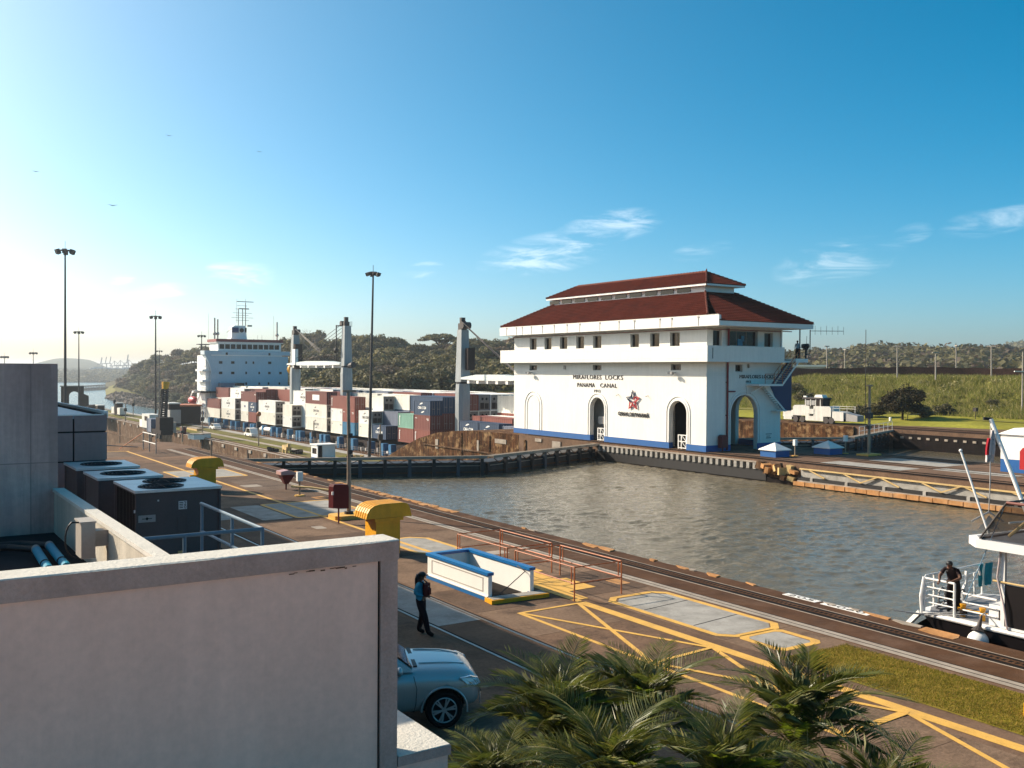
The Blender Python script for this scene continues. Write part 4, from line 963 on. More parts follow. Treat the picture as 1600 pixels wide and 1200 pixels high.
stack(SX, 173.4, SS, [('cream', T, 'codeg'), ('white', T, 'cmag')], 'far half of nearest row, ' + bayname(7))
stack(SX, 167.1, SS, [('navy', T, 'cmaw')], 'near half of nearest row, ' + bayname(7))
stack(SX, 155.95, SS, [('rust', T, 'sidew'), ('green', T, 'sidew')], 'far half of nearest row, ' + bayname(8))
stack(SX, 149.65, SS, [('rust', T, 'sidew'), ('maroon', T, 'codew'), ('navy', T, 'cmaw')], 'near half of nearest row, ' + bayname(8))
stack(SX, 133.6, SS, [('maroon', T, n_), ('navy', T, 'cmaw')], 'far half of nearest row, ' + bayname(9), -6.4)
stack(SX, 127.3, SS, [('maroon', T, n_), ('navy', T, 'cmaw')], 'near half of nearest row, ' + bayname(9), -6.4)
stack(SX, 114.0, LL, [('grey', T, n_), ('grey', T, n_)], 'nearest row of the ' + bayname(10), -6.6)
# rows further inboard
random.seed(21)
bays = [(0, 272.8, LL), (1, 259.0, LL), (2, 241.85, LL), (3, 227.7, LL), (4, 210.3, LL), (5, 195.95, LL), (6, 181.5, LL), (7, 167.1, LL), (8, 149.65, LL), (9, 127.3, LL)]
palette = ['cream', 'white', 'cream', 'white', 'grey', 'maroon', 'cream', 'navy', 'white', 'rust']
top1 = {0: 'maroon', 1: 'white', 2: 'maroon', 3: 'cream', 4: 'white', 5: 'cream', 6: 'white', 7: 'cream', 8: 'navy', 9: 'maroon'}
for bi, y0, L in bays:
    for r in range(1, 10):
        x = SX + r * 2.5
        if bi in (3, 5, 8) and r == 1 and bi != 8: continue
        nt_ = 3
        if bi in (0, 1, 2, 3) and r >= 3: nt_ = 3
        if bi == 8 and r in (2, 3, 4, 5, 6): nt_ = 3
        if bi == 9: nt_ = 2 if r in (1, 2) else 3
        if bi == 7 and r == 1: continue
        if bi == 6 and r == 1: nt_ = 2
        items = []
        for k in range(nt_):
            c = random.choice(palette)
            if r == 1 and k == 2: c = top1[bi]
            if bi == 8 and r in (1, 2): c = ['maroon', 'maroon', 'navy'][k]
            if bi == 8 and r == 3 and k == 2: c = 'rust'
            if bi == 9 and r == 1 and k == 1: c = 'rust'
            if bi == 9 and k == 2 and r == 3: c = 'cream'
            items.append((c, H if (r > 2 or bi == 8 and r == 3) and nt_ == 3 else (H if k else T), 'cmag' if (c in ('white', 'cream') and k == nt_ - 1 and r == 1) else n_))
        # only the upper two tiers of inner rows can be seen
        z = -6.72 + (285 - y0) * .0050 + (.1 if r > 2 else 0)
        for k, (c, h, mk) in enumerate(items):
            if k > 0 or r == 1: container(c, L, h, x, y0, z, mk, '%s row inboard, %s' % (ordin[r], bayname(bi)), k, nt_)
            z += h + .025
# the short stacks seen beyond the gap of the eighth and fifth bays
stack(SX + 2.5, 173.4, SS, [('navy', T, n_), ('grey', T, n_), ('cream', H, n_)], 'farther half of the second row, ' + bayname(7))
stack(SX + 2.5, 167.1, SS, [('grey', T, n_), ('grey', T, n_)], 'nearer half of the second row, ' + bayname(7))

# the hull, deck, lashing posts, bridge and cranes
SH = thing('container_ship', 'container ship with a pale blue bridge lying low in the far lane', 'ship', (93, 220, -18))
m_hull = M('dark_blue_hull', (.012, .030, .065), .5, var=.1); m_post = M('bright_blue_deck_steel', (.016, .125, .26), .5, var=.15)
m_sup = M('pale_blue_superstructure', (.46, .55, .60), .5, var=.04, vs=.3, streak=.06); m_supw = M('white_superstructure', (.78, .77, .74), .5, var=.04)
b = MB(); b.prism([(79.6, 96), (79.6, 330), (84, 338), (104, 338), (107.6, 330), (107.6, 96), (100, 78.5), (88, 78.5)], -19, -9.3); b.build('hull', m_hull, SH)
MB().box(80.0, 107.2, 96, 328, -9.3, -9.0).build('deck', m_track, SH)
MB().box(82.0, 105.4, 100, 286, -9.0, -7.0).build('hatch_coaming', m_dark, SH)
y = 112.0; ys = []
for yy in (125.8, 131, 140.3, 148.2, 151.2, 155.6, 163, 166.3, 172, 179.9, 181, 187, 194.2, 196.5, 202, 208.7, 210.5, 216, 223.3, 227.2, 233.5, 240.5, 242.5, 248, 254.7, 258.6, 265, 271.8, 273.5, 279):
    b = MB(); b.box(80.3, 81.4, yy - .55, yy + .55, -9.0, -6.72); b.build('lashing_post', m_post, SH); ys.append(yy)
b = MB()
for z in (-8.5, -8.15): b.box(80.05, 80.08, 100, 286, z, z + .03)
for i in range(124): b.box(80.04, 80.1, 100 + i * 1.5, 100.06 + i * 1.5, -9.0, -8.1)
b.build('deck_railing', m_rod, SH)
random.seed(31)
for i in range(60):
    y = 128 + i * 2.6 + random.uniform(-.5, .5); c = random.choice((m_whitetrim, m_rod, m_steel, m_frame, m_dark))
    MB().obox((random.uniform(80.9, 81.6), y, -8.6 + random.uniform(0, .4)), (random.uniform(.3, .8), random.uniform(.3, .9), random.uniform(.4, 1.1))).build('deck_fitting', c, SH)
b = MB(); b.tube([(80.9, 228.5, -7.6), (80.9, 236.8, -7.6)], .55, 12); b.build('white_deck_cylinder', m_whitetrim, SH)
# bridge block
bx0, bx1, by0 = 81.8, 104.8, 287.2
MB().box(bx0 + 1.5, bx1 + 2.0, by0, by0 + 14, -9, 11.0).build('accommodation_block', m_sup, SH)
MB().box(bx0 + 1.5, bx1, by0 - .12, by0, 11.0, 11.35).build('deck_edge', m_supw, SH)
b = MB(); b.prism([(bx0 - .4, 12.5), (bx0 + 1.6, 12.5), (bx0 + 1.6, 6.2), (bx0 + 1.0, 8.6), (bx0 - .4, 11.6)], by0 + .02, by0 + 3, lambda a, z, h: (a, h, z)); b.build('wing_support', m_sup, SH)
b = MB(); b.box(bx0 - .5, bx1 + 2.5, by0 - .3, by0 + 4, 11.35, 12.55); b.build('wheelhouse_front', m_sup, SH)
wh = MB(); wh.box(bx0 + 3.6, bx1 - .2, by0 + .2, by0 + 9, 12.55, 15.0); whp = wh.build('wheelhouse', m_supw, SH)
b = MB(); b.box(bx0 + 3.0, bx1 + .4, by0 - .2, by0 + 9.4, 15.0, 15.2); b.build('wheelhouse_roof', m_supw, SH)
MB().box(bx0 + 3.0, bx1 + .4, by0 - .25, by0 - .1, 15.2, 16.05).build('red_roof_band', m_redpipe, SH)
MB().box(bx0 + 2.9, bx0 + 3.0, by0 - .2, by0 + 9, 15.2, 16.0).build('red_roof_band', m_redpipe, SH)
n = 11
for i in range(n):
    w0 = bx0 + 4.0 + i * 1.68; MB().box(w0, w0 + 1.4, by0 + .14, by0 + .2, 13.1, 14.5).build('bridge_window', m_glass, SH)
for z, xs, w_ in ((8.7, (85.6, 89.2), 1.0), (8.7, (93.5, 95.7), .5), (8.7, (100.5,), 1.0), (5.6, (85.6, 89.2), 1.0), (5.6, (93.5, 97.5), .5), (5.6, (100.5, 104.0), .8), (2.4, (93.5, 97.5, 100.4, 103.8), .5), (11.3, (87.5, 100.5), .6)):
    for x in xs: MB().box(x, x + w_, by0 - .05 - (.3 if z > 11 else 0), by0 - (.3 if z > 11 else 0) + .001, z, z + .75).build('porthole_window', m_glass, SH)
MB().box(85.4, 89.6, by0 - 2.4, by0 - .3, -.6, 3.0).build('grey_deck_house', CM['grey'], SH); MB().box(89.9, 92.4, by0 - 2.6, by0 - .3, -.6, 3.0).build('dark_deck_house', m_dark, SH)
MB().box(79.8, 91, by0 - 1.5, by0 + 6, .1, .6).build('side_deck', m_black, SH)
for z in (.6, 3.9, 7.0):
    MB().box(bx0 - 1.9 + (z > 1) * 1.0, bx0 + 2.2, by0 + .5, by0 + 8, z - .55, z).build('side_balcony', m_supw, SH)
    b = MB()
    for h in (.4, .8, 1.15): b.box(bx0 - 1.9 + (z > 1) * 1.0, bx0 + .6, by0 + .5, by0 + .56, z + h, z + h + .06)
    for i in range(5): b.box(bx0 - 1.9 + (z > 1) * 1.0 + i * .55, bx0 - 1.84 + (z > 1) * 1.0 + i * .55, by0 + .5, by0 + .56, z, z + 1.2)
    b.build('balcony_rail', m_supw, SH)
MB().box(bx0 + .2, bx0 + 1.5, by0 + 1.2, by0 + 10, -6, 11.2).build('side_stair_tower', m_supw, SH)
# mast
b = MB(); b.box(89.8, 94.6, by0 + 2, by0 + 6, 15.2, 16.6); b.build('mast_house', m_supw, SH)
b = MB(); b.box(90.0, 92.0, by0 + 1.6, by0 + 2, 18.1, 19.6); b.build('funnel_panel', m_navy, SH); MB().prism([(90.0, 16.6), (94.6, 16.6), (94.2, 20.2), (91, 20.2), (90, 19.6)], by0 + 2, by0 + 5, lambda a, z, h: (a, h, z)).build('radar_house', m_supw, SH)
b = MB(); b.sphere((93.0, by0 + 1.9, 18.8), .7, 14, 4, (1, .08, 1)); b.box(94.0, 94.5, by0 + 1.9, by0 + 2, 18.2, 19.6); b.build('house_port', m_dark, SH)
b = MB()
for x in (92.3, 93.6, 94.5): b.tube([(x, by0 + 3, 20.2), (x, by0 + 3, 27.2 if x > 93.9 else 25.3)], .14, 6)
for z, w_ in ((22.6, 3.2), (24.0, 2.8), (25.2, 2.0), (23.3, 1.9), (21.8, 2.0), (26.2, 1.4)): b.box(93.4 - w_, 93.4 + w_ * 1.1, by0 + 2.9, by0 + 3.1, z, z + .1)
b.box(91.8, 96.9, by0 + 2.7, by0 + 3.3, 27.4, 27.6); b.box(92.3, 95.4, by0 + 2.4, by0 + 3.6, 25.3, 25.5)
b.tube([(91.8, by0 + 3, 21), (91.8, by0 + 3, 28.2)], .05, 5); b.tube([(94.5, by0 + 3, 27), (94.5, by0 + 3, 28.5)], .05, 5); b.box(95.0, 96.4, by0 + 2.6, by0 + 3.4, 20.0, 20.5)
b.build('mast', m_frame, SH)
b = MB()
for x, z1 in ((84.9, 22.3), (85.8, 21.9), (104.0, 21.6)): b.tube([(x, by0 + 2, 16), (x, by0 + 2, z1)], .22, 6); b.sphere((x, by0 + 2, 17.6), .55, 8, 6)
for x in (82.8, 102.6, 97.6, 98.9): b.tube([(x, by0 + 1, 15.5), (x, by0 + 1, 23.5 if x < 83 or x > 102 else 17.5)], .04, 5)
b.beam((88.2, by0 + 1, 18.0), (90.2, by0 + 2, 19.4), .12)
b.build('aerials', m_frame, SH)
b = MB(); b.box(bx0 - 2.0, bx0 + 1.2, by0 + .5, by0 + 3, 14.2, 14.45); b.tube([(bx0 - 1.2, by0 + 1, 12.5), (bx0 - 1.2, by0 + 1, 14.3)], .14, 6); b.build('wing_canopy', m_poledark, SH)
# free-standing lower stairs/lifeboat gear beside the bridge, red lifeboat
b = MB(); b.sphere((79.6, 293, -2.2), 1.2, 10, 8, (1, 2.8, 1)); b.build('lifeboat', m_firered, SH, smooth=True)
b = MB(); b.beam((79.4, 288.5, -3.2), (80.6, 288.5, .4), .25); b.beam((79.4, 297, -3.2), (80.6, 297, .4), .25); b.beam((80.6, 288, .4), (78.8, 288, .9), .3); b.build('davit', m_whitetrim, SH)
b = MB()
for i in range(6): b.box(80.4, 80.7, 286.5 - 0, 286.8, -9, -3.6); b.box(79.8 + i * .55, 79.95 + i * .55, 285.6, 285.9, -7.6, -4.4)
b.box(79.6, 83.0, 285.5, 286, -4.4, -4.15); b.build('white_gantry', m_whitetrim, SH)
b = MB(); b.box(77.6, 80.0, 290, 296, -8.6, -5.4); b.box(80.0, 83.5, 289, 290, -6.3, -5.5); b.build('blue_ship_side_panel', m_post, SH)

def crane(name_y, zt, label_part, x0=84.5, wid=2.2, base=0.0, slew=8.3):
    y = name_y; p = 'crane'
    g = thing('deck_crane', label_part, 'crane', (x0 + wid / 2, y, base), 'grey deck cranes of the container ship')
    cx = x0 + wid / 2
    b = MB(); w2 = wid / 2; ch = .75
    def oct_(w): c = w * .45; return [(cx - w, y - w + c), (cx - w + c, y - w), (cx + w - c, y - w), (cx + w, y - w + c), (cx + w, y + w - c), (cx + w - c, y + w), (cx - w + c, y + w), (cx - w, y + w - c)]
    lo = oct_(w2 * 1.02); hi = oct_(w2 * .85); n = 8
    b.prism(oct_(w2 * 1.03), -9, slew - 1.6); b.raw([(a, c, slew - 1.6) for a, c in oct_(w2 * 1.03)] + [(a, c, slew - .15) for a, c in oct_(w2 * .92)], [(i, (i + 1) % 8, 8 + (i + 1) % 8, 8 + i) for i in range(8)])
    b.build('pedestal', m_grey, g)
    MB().cyl((cx, y, slew - .15), w2 * 1.02, .3, 20).build('slewing_ring', m_black, g)
    b = MB(); w = w2 * .86; wt = w2 * .66
    b.raw([(cx - w, y - w, slew + .15), (cx + w, y - w, slew + .15), (cx + w, y + w, slew + .15), (cx - w, y + w, slew + .15), (cx - wt, y - wt, zt), (cx + wt, y - wt, zt), (cx + wt, y + wt, zt), (cx - wt, y + wt, zt)],
          [(0, 1, 5, 4), (1, 2, 6, 5), (2, 3, 7, 6), (3, 0, 4, 7), (4, 5, 6, 7)]); b.build('tower', m_grey, g)
    return g, cx, y
def jib(g, cx, y, z, L, dy, zt, parts=True):
    s = 1 if dy > 0 else -1; b = MB(); w = .55
    prof = [(0, .25), (L * .25, .75), (L * .6, .8), (L, .28)]
    vs = []
    for t, h in prof: vs += [(cx - 1.1, y + s * (1.2 + t), z - h * .3), (cx - 1.1, y + s * (1.2 + t), z + h), (cx + .9, y + s * (1.2 + t), z + h), (cx + .9, y + s * (1.2 + t), z - h * .3)]
    fs = [(0, 1, 2, 3), (12, 13, 14, 15)]
    for i in range(3):
        a = i * 4; fs += [(a + k, a + (k + 1) % 4, a + 4 + (k + 1) % 4, a + 4 + k) for k in range(4)]
    b.raw(vs, fs); b.build('jib', M('jib_pale_paint', (.62, .66, .64), .5, var=.05), g)
    for i in range(6): t = L * (.12 + .15 * i); MB().box(cx - 1.05, cx + .8, y + s * (1.2 + t) - .35, y + s * (1.2 + t) + .35, z - .75, z - .25).build('jib_bracket', m_whitetrim, g)
    b = MB()
    for k in range(4): b.tube([(cx - .9 + .5 * k, y + s * 1.0, zt + 1.6 - .45 * k), (cx - .9 + .5 * k, y + s * (1.2 + L * (.92 - .05 * k)), z + .6)], .06, 4, False)
    b.build('hoist_wires', m_poledark, g)
    b = MB(); b.sphere((cx - .1, y + s * (L + 1.4), z - 1.2), .9, 8, 6, (1, 1, 1.2)); b.build('hook_block', m_vent, g)
def crane_head(g, cx, y, zt, s=1):
    b = MB(); b.box(cx - .7, cx + .5, y - .5, y + .5, zt, zt + 1.1); b.box(cx - .5, cx + .3, y - .3, y + .3, zt + 1.1, zt + 2.1); b.tube([(cx - .9, y + s * 1.1, zt + .7), (cx + .7, y + s * 1.1, zt + .7)], .62, 10)
    b.beam((cx, y, zt + 1.9), (cx, y + s * 1.4, zt + .9), .2)
    for i in range(3): b.tube([(cx + .9, y - .8 + .4 * i, zt), (cx + .9, y - .8 + .4 * i, zt + 1.2)], .03, 4)
    b.build('crane_head', m_poledark, g)
gL, cx, yy = crane(225.3, 15.5, 'grey deck crane tower nearest the white bridge of the ship, partly behind a jib', slew=7.9)
crane_head(gL, cx, yy, 15.5, -1); MB().box(cx - 1.3, cx - .5, yy - 3.2, yy - 1.4, 8.2, 12.0).build('operator_cab', m_supw, gL); MB().box(cx - .9, cx + .9, yy - 2.4, yy - 1.2, 7.2, 13.2).build('winch_frame', m_dark, gL)
b = MB()
for k in range(3): b.tube([(cx - .5 + .5 * k, yy - 1, 16.9 - .4 * k), (cx - .5 + .5 * k, yy - 17 + k, 11.6 - .5 * k)], .06, 4, False)
b.build('hoist_wires', m_poledark, gL)
gM, cx, yy = crane(196.0 - 1.1, 16.6, 'middle grey deck crane with its pale jib laid towards the ship bridge', slew=7.8)
crane_head(gM, cx, yy, 16.4, 1); jib(gM, cx, yy, 8.3, 32, 1, 15.2); MB().tube([(cx - 1.6, yy + 1.8, 9), (cx - 1.6, yy + 1.8, 16.8)], .12, 6).build('sheave_mast', m_poledark, gM)
MB().tube([(cx - 1.6, yy + 1.8, 16.6), (cx, yy, 16.8)], .14, 6).build('sheave_arm', m_poledark, gM); MB().sphere((cx - 1.6, yy + 1.9, 11.3), .6, 8, 6).build('counterweight', m_poledark, gM)
MB().tube([(cx, yy - 1.2, 8), (cx + .3, yy - 3, 8.2)], [.5, .7], 8).build('winch', m_poledark, gM)
gR, cx, yy = crane(145.4, 14.2, 'grey deck crane nearest the white control house with its jib towards the building', slew=5.0)
crane_head(gR, cx, yy, 14.2, -1); jib(gR, cx, yy, 5.7, 20, -1, 14.0); MB().box(cx - .2, cx + 1.2, yy - 2.1, yy - 1.2, 7.2, 11).build('winch_frame', m_dark, gR)
# ------------------------------------------------------------------ vegetation
def leafmat(name, c, **k): return M(name, c, .75, var=.35, vs=.12, fine=0, objrand=.3, backlit=.3, **k)
LM = dict(dark=[leafmat('leaf_dark', (.082, .070, .028)), leafmat('leaf_mid', (.125, .108, .040)), leafmat('leaf_pale', (.19, .16, .06))],  # leaf tones differ at random from lobe to lobe
          olive=[leafmat('olive_leaf', (.12, .105, .042)), leafmat('olive_leaf_light', (.20, .17, .075)), leafmat('olive_leaf_dark', (.07, .062, .026))],
          brown=[leafmat('dry_leaf', (.14, .095, .058)), leafmat('dry_leaf_light', (.21, .155, .095)), leafmat('dry_leaf_dark', (.075, .052, .034))],
          silver=[leafmat('silvery_leaf', (.20, .19, .11)), leafmat('silvery_leaf_dark', (.10, .10, .05)), leafmat('silver_mid', (.15, .15, .075))])
def crown_mesh(name, mats, rx, rz, n, leaf, blobs, seed, flat=0.0, hollow=.55, spread=.75):
    """leaf-clump crown about the origin: many small faces spread through lobes"""
    r = np.random.default_rng(seed); P = []; Nn = []; mi = []
    bc = []
    for _ in range(blobs):
        a = r.uniform(0, 2 * np.pi); q = np.sqrt(r.uniform(0, 1)) * spread; z = r.uniform(-.55, .75) * (1 - q * .6)
        if flat: z = (1 - q * q) * .6 - .15 + r.normal(0, .08)
        bc.append((rx * q * np.cos(a), rx * q * np.sin(a), rz * z, r.uniform(.26, .46) * rx * (.8 if flat else 1), r.integers(0, len(mats))))
    for i in range(n):
        x, y, z, br, mm = bc[r.integers(0, blobs)]
        d = r.normal(0, 1, 3); d /= np.linalg.norm(d) + 1e-9
        if d[2] < -.3: d[2] *= .4
        rad = br * r.uniform(hollow, 1.05)
        P.append((x + d[0] * rad, y + d[1] * rad, z + d[2] * rad * (rz / rx) * (.55 if flat else .95))); Nn.append(d + r.normal(0, .45, 3)); mi.append(mm if r.random() < .6 else r.integers(0, len(mats)))
    P = np.array(P); Nn = np.array(Nn); Nn /= np.linalg.norm(Nn, axis=1)[:, None]
    t = np.cross(Nn, r.normal(0, 1, (n, 3))); t /= np.linalg.norm(t, axis=1)[:, None] + 1e-9; bt = np.cross(Nn, t)
    s = leaf * r.uniform(.5, 1.3, n)[:, None]
    V = np.stack([P - t * s, P + bt * s * .7, P + t * s, P - bt * s * .6], 1).reshape(-1, 3)
    me = bpy.data.meshes.new(name); me.vertices.add(4 * n); me.vertices.foreach_set('co', V.ravel()); me.loops.add(4 * n); me.loops.foreach_set('vertex_index', np.arange(4 * n))
    me.polygons.add(n); me.polygons.foreach_set('loop_start', np.arange(n) * 4)
    for m in mats: me.materials.append(m)
    me.polygons.foreach_set('material_index', np.array(mi, dtype=np.int32)); me.update(calc_edges=True)
    return me
crowns = {k: [crown_mesh('crown', LM[k], 1.0, .85, 2600, .085, 26, s) for s in (1, 2, 3)] for k in LM}
m_bark = M('tree_bark', (.085, .060, .042), .9, var=.3, vs=2, bump=.4)
m_barkpale = M('pale_bark', (.24, .19, .15), .9, var=.2, vs=2)
def trunk_mesh(h, seed, limbs=4, r0=.05):
    random.seed(seed); b = MB(); b.tube([(0, 0, -.15), (.01, 0, h * .5), (.03, .01, h)], [r0, r0 * .7, r0 * .4], 7)
    for i in range(limbs):
        a = i * 6.28 / limbs + random.random(); z = h * random.uniform(.45, .8); b.tube([(0, 0, z), (.3 * math.cos(a), .3 * math.sin(a), z + .25), (.55 * math.cos(a), .55 * math.sin(a), z + .5)], [r0 * .5, r0 * .3, r0 * .12], 5)
    return b.mesh('trunk', m_bark, smooth=True)
trunks = [trunk_mesh(.9, s) for s in (1, 2)]
# hillside under the trees, built outwards from the lane
HU = [150, 172, 190, 230, 300, 400, 450, 520, 600, 640, 700, 760, 830, 1000, 1230]
HD0 = [1500, 1200, 960, 690, 560, 400, 300, 262, 250, 240, 240, 240, 245, 250, 255]
HV0 = [606, 611, 615, 628, 639, 645, 650, 653, 655, 656, 656, 656, 656, 652, 640]
HD1 = [1700, 1400, 1150, 900, 750, 640, 560, 520, 500, 480, 470, 470, 480, 520, 600]
HV1 = [600, 597, 591, 578, 567, 560, 552, 557, 564, 567, 564, 564, 568, 568, 564]
def hill(u, t):
    d0 = np.interp(u, HU, HD0); v0 = np.interp(u, HU, HV0); d1 = np.interp(u, HU, HD1); v1 = np.interp(u, HU, HV1)
    p0 = GD(u, v0, d0); p1 = GD(u, v1, d1)
    p = p0.lerp(p1, t); s = t * t * (3 - 2 * t); p.z = p0.z + (p1.z - p0.z) * (s * .6 + t * .4); return p
b = MB(); vs = []; fs = []; us = list(range(165, 1260, 15)); K = 14
for u in us:
    q = hill(u, 0); vs.append((q.x, q.y, -20))
    for k in range(K): vs.append(tuple(hill(u, k / (K - 1))))
    q = hill(u, 1); e = q + (q - Vector((0, 0, q.z))).normalized() * 400; vs.append((e.x, e.y, q.z - 12))
R2_ = K + 2
for i in range(len(us) - 1):
    for k in range(R2_ - 1): a = i * R2_ + k; fs.append((a, a + R2_, a + R2_ + 1, a + 1))
b.raw(vs, fs); b.build('wooded_hillside', M('hillside_undergrowth', (.05, .045, .02), .95, var=.4, vs=.05, fine=.3, grime=(.12, .09, .05), gamt=.5, gs=.04), kind='structure', smooth=True)
_tl = {}
def tree_label(kind, ri, u, side, place):
    lvl = ['at the foot of', 'low on', 'lower middle of', 'half way up', 'upper middle of', 'near the top of', 'on the skyline of'][ri]
    k = (kind, ri, side); _tl[k] = _tl.get(k, 0) + 1
    nth = '' if _tl[k] == 1 else (['', '', 'second ', 'third ', 'fourth ', 'fifth ', 'sixth ', 'seventh ', 'eighth ', 'ninth ', 'tenth ', 'eleventh ', 'twelfth ', 'thirteenth ', 'fourteenth ', 'fifteenth '][min(_tl[k], 15)])
    return '%s%s %s the wooded hill, %s' % (nth, labels_t[kind], lvl, side)
random.seed(12)
hts = []
kinds = ['dark', 'dark', 'olive', 'brown', 'olive', 'dark', 'silver']
labels_t = dict(dark='dense dark green tree', olive='dusty olive tree', brown='dry brownish tree', silver='silvery green tree')
placed = []
def tree(u, t, hgt, kind, label, rxk=.62, group='trees on the wooded hillside', drop=0.0, name='broadleaf_tree'):
    p = hill(u, t) if isinstance(t, float) else t
    T = thing(name, label, 'tree', (p.x, p.y, p.z - .3), group)
    c = inst('crown', random.choice(crowns[kind]), T, (0, 0, hgt * (.58 - drop)), random.uniform(0, 6.28), scale=(hgt * rxk * random.uniform(.85, 1.2), hgt * rxk * random.uniform(.85, 1.2), hgt * .52))
    inst('trunk', random.choice(trunks), T, (0, 0, 0), random.uniform(0, 6.28), scale=(hgt * .5, hgt * .5, hgt * .6))
    return T
nt3 = 0
rows = [(.02, 13), (.14, 17), (.28, 19), (.44, 20), (.62, 21), (.80, 22), (.97, 24)]
for ri, (t, step) in enumerate(rows):
    u = 186 + ri * 5
    while u < 835:
        D = np.interp(u, HU, HD0) * (1 - t) + np.interp(u, HU, HD1) * t
        stepd = step * (430 / D) ** .55
        if nt3 < 285 and not (u < 205 and t > .5):
            kind = random.choice(kinds if u > 330 else ['brown', 'olive', 'brown', 'silver', 'dark'])
            if u > 560 and kind == 'silver': kind = 'dark'
            hg = random.uniform(8, 12.5) * (1.15 if t > .85 else 1)
            if 190 < u < 300 and t < .1: kind = 'silver'; hg *= .75
            if u > 540 and t < .1: hg *= .6
            place = 'at the foot of the wooded hill' if t < .1 else ('on the skyline of the wooded hill' if t > .9 else 'half way up the wooded hill')
            side = 'left of the ship' if u < 320 else ('behind the bridge' if u < 450 else ('between the cranes' if u < 540 else ('by the tall mast' if u < 640 else 'by the control house')))
            lb_ = tree_label(kind, ri, u, side, place); tree(u + random.uniform(-3, 3), float(t + random.uniform(-.04, .04)), hg, kind, lb_); nt3 += 1
        u += stepd
# great umbrella-shaped tree on the skyline
gt = GD(690, 552, 440); GT = thing('umbrella_tree', 'great flat-topped umbrella tree standing above the hill left of the right-hand deck crane', 'tree', (gt.x, gt.y, gt.z - 2))
ucm = crown_mesh('crown', LM['dark'], 1.0, .5, 3600, .06, 34, 77, flat=1, hollow=.35, spread=.9)
inst('crown', ucm, GT, (0, 0, 8.0), 0, scale=(9.5, 9.5, 9.0))
b = MB(); b.tube([(0, 0, -2), (0, 0, 2), (.3, 0, 4.2)], [.8, .6, .5], 8); random.seed(4)
for i in range(9): a = i * .7; q = random.uniform(4, 7.5); b.tube([(.2, 0, 3.5), (q * .4 * math.cos(a), q * .4 * math.sin(a), 6), (q * math.cos(a), q * math.sin(a), 8.6)], [.35, .22, .08], 5)
b.build('trunk', m_bark, None); o_ = COL.objects['trunk'] if False else None
to = [o for o in COL.objects if o.name.startswith('trunk') and o.parent is None][0]; to.parent = GT
# bare tree between the cranes
bt = GD(484, 552, 470); BT = thing('bare_tree', 'leafless spreading tree on the skyline between the two left deck cranes', 'tree', (bt.x, bt.y, bt.z - 3))
random.seed(8); b = MB()
def branch(p, d, L, r, k):
    q = p + d * L; b.tube([p, p + d * L * .5 + Vector((random.uniform(-.1, .1), random.uniform(-.1, .1), .1)) * L * .3, q], [r, r * .8, r * .6], 4, False)
    if k == 0: return
    for _ in range(3 if k > 1 else 4):
        e = (d + Vector((random.uniform(-.9, .9), random.uniform(-.9, .9), random.uniform(-.15, .55)))).normalized(); branch(q, e, L * random.uniform(.6, .8), r * .55, k - 1)
branch(Vector((0, 0, 0)), Vector((0, 0, 1)), 4.5, .42, 0)
for a in range(6): branch(Vector((0, 0, 4 + .3 * a)), Vector((math.cos(a * 1.1) * .8, math.sin(a * 1.1) * .8, .75)).normalized(), 4.2, .24, 3)
o_ = b.build('branches', m_barkpale, None); o_.parent = BT
# second umbrella tree silhouettes on the left hill
for (u, v, D, k, lb) in ((292, 571, 640, 6.5, 'flat-topped tree on the left hill just left of the ship bridge'), (750, 552, 430, 7.0, 'flat-topped tree behind the wires of the right-hand deck crane'), (262, 575, 720, 6.0, 'spreading tree on the left hill beside the thin lamp mast')):
    q = GD(u, v, D); T = thing('umbrella_tree', lb, 'tree', (q.x, q.y, q.z - 2)); inst('crown', ucm, T, (0, 0, k * .75), u, scale=(k * 1.2, k * 1.2, k * .9)); inst('trunk', trunks[0], T, (0, 0, -1), 0, scale=(k, k, k))
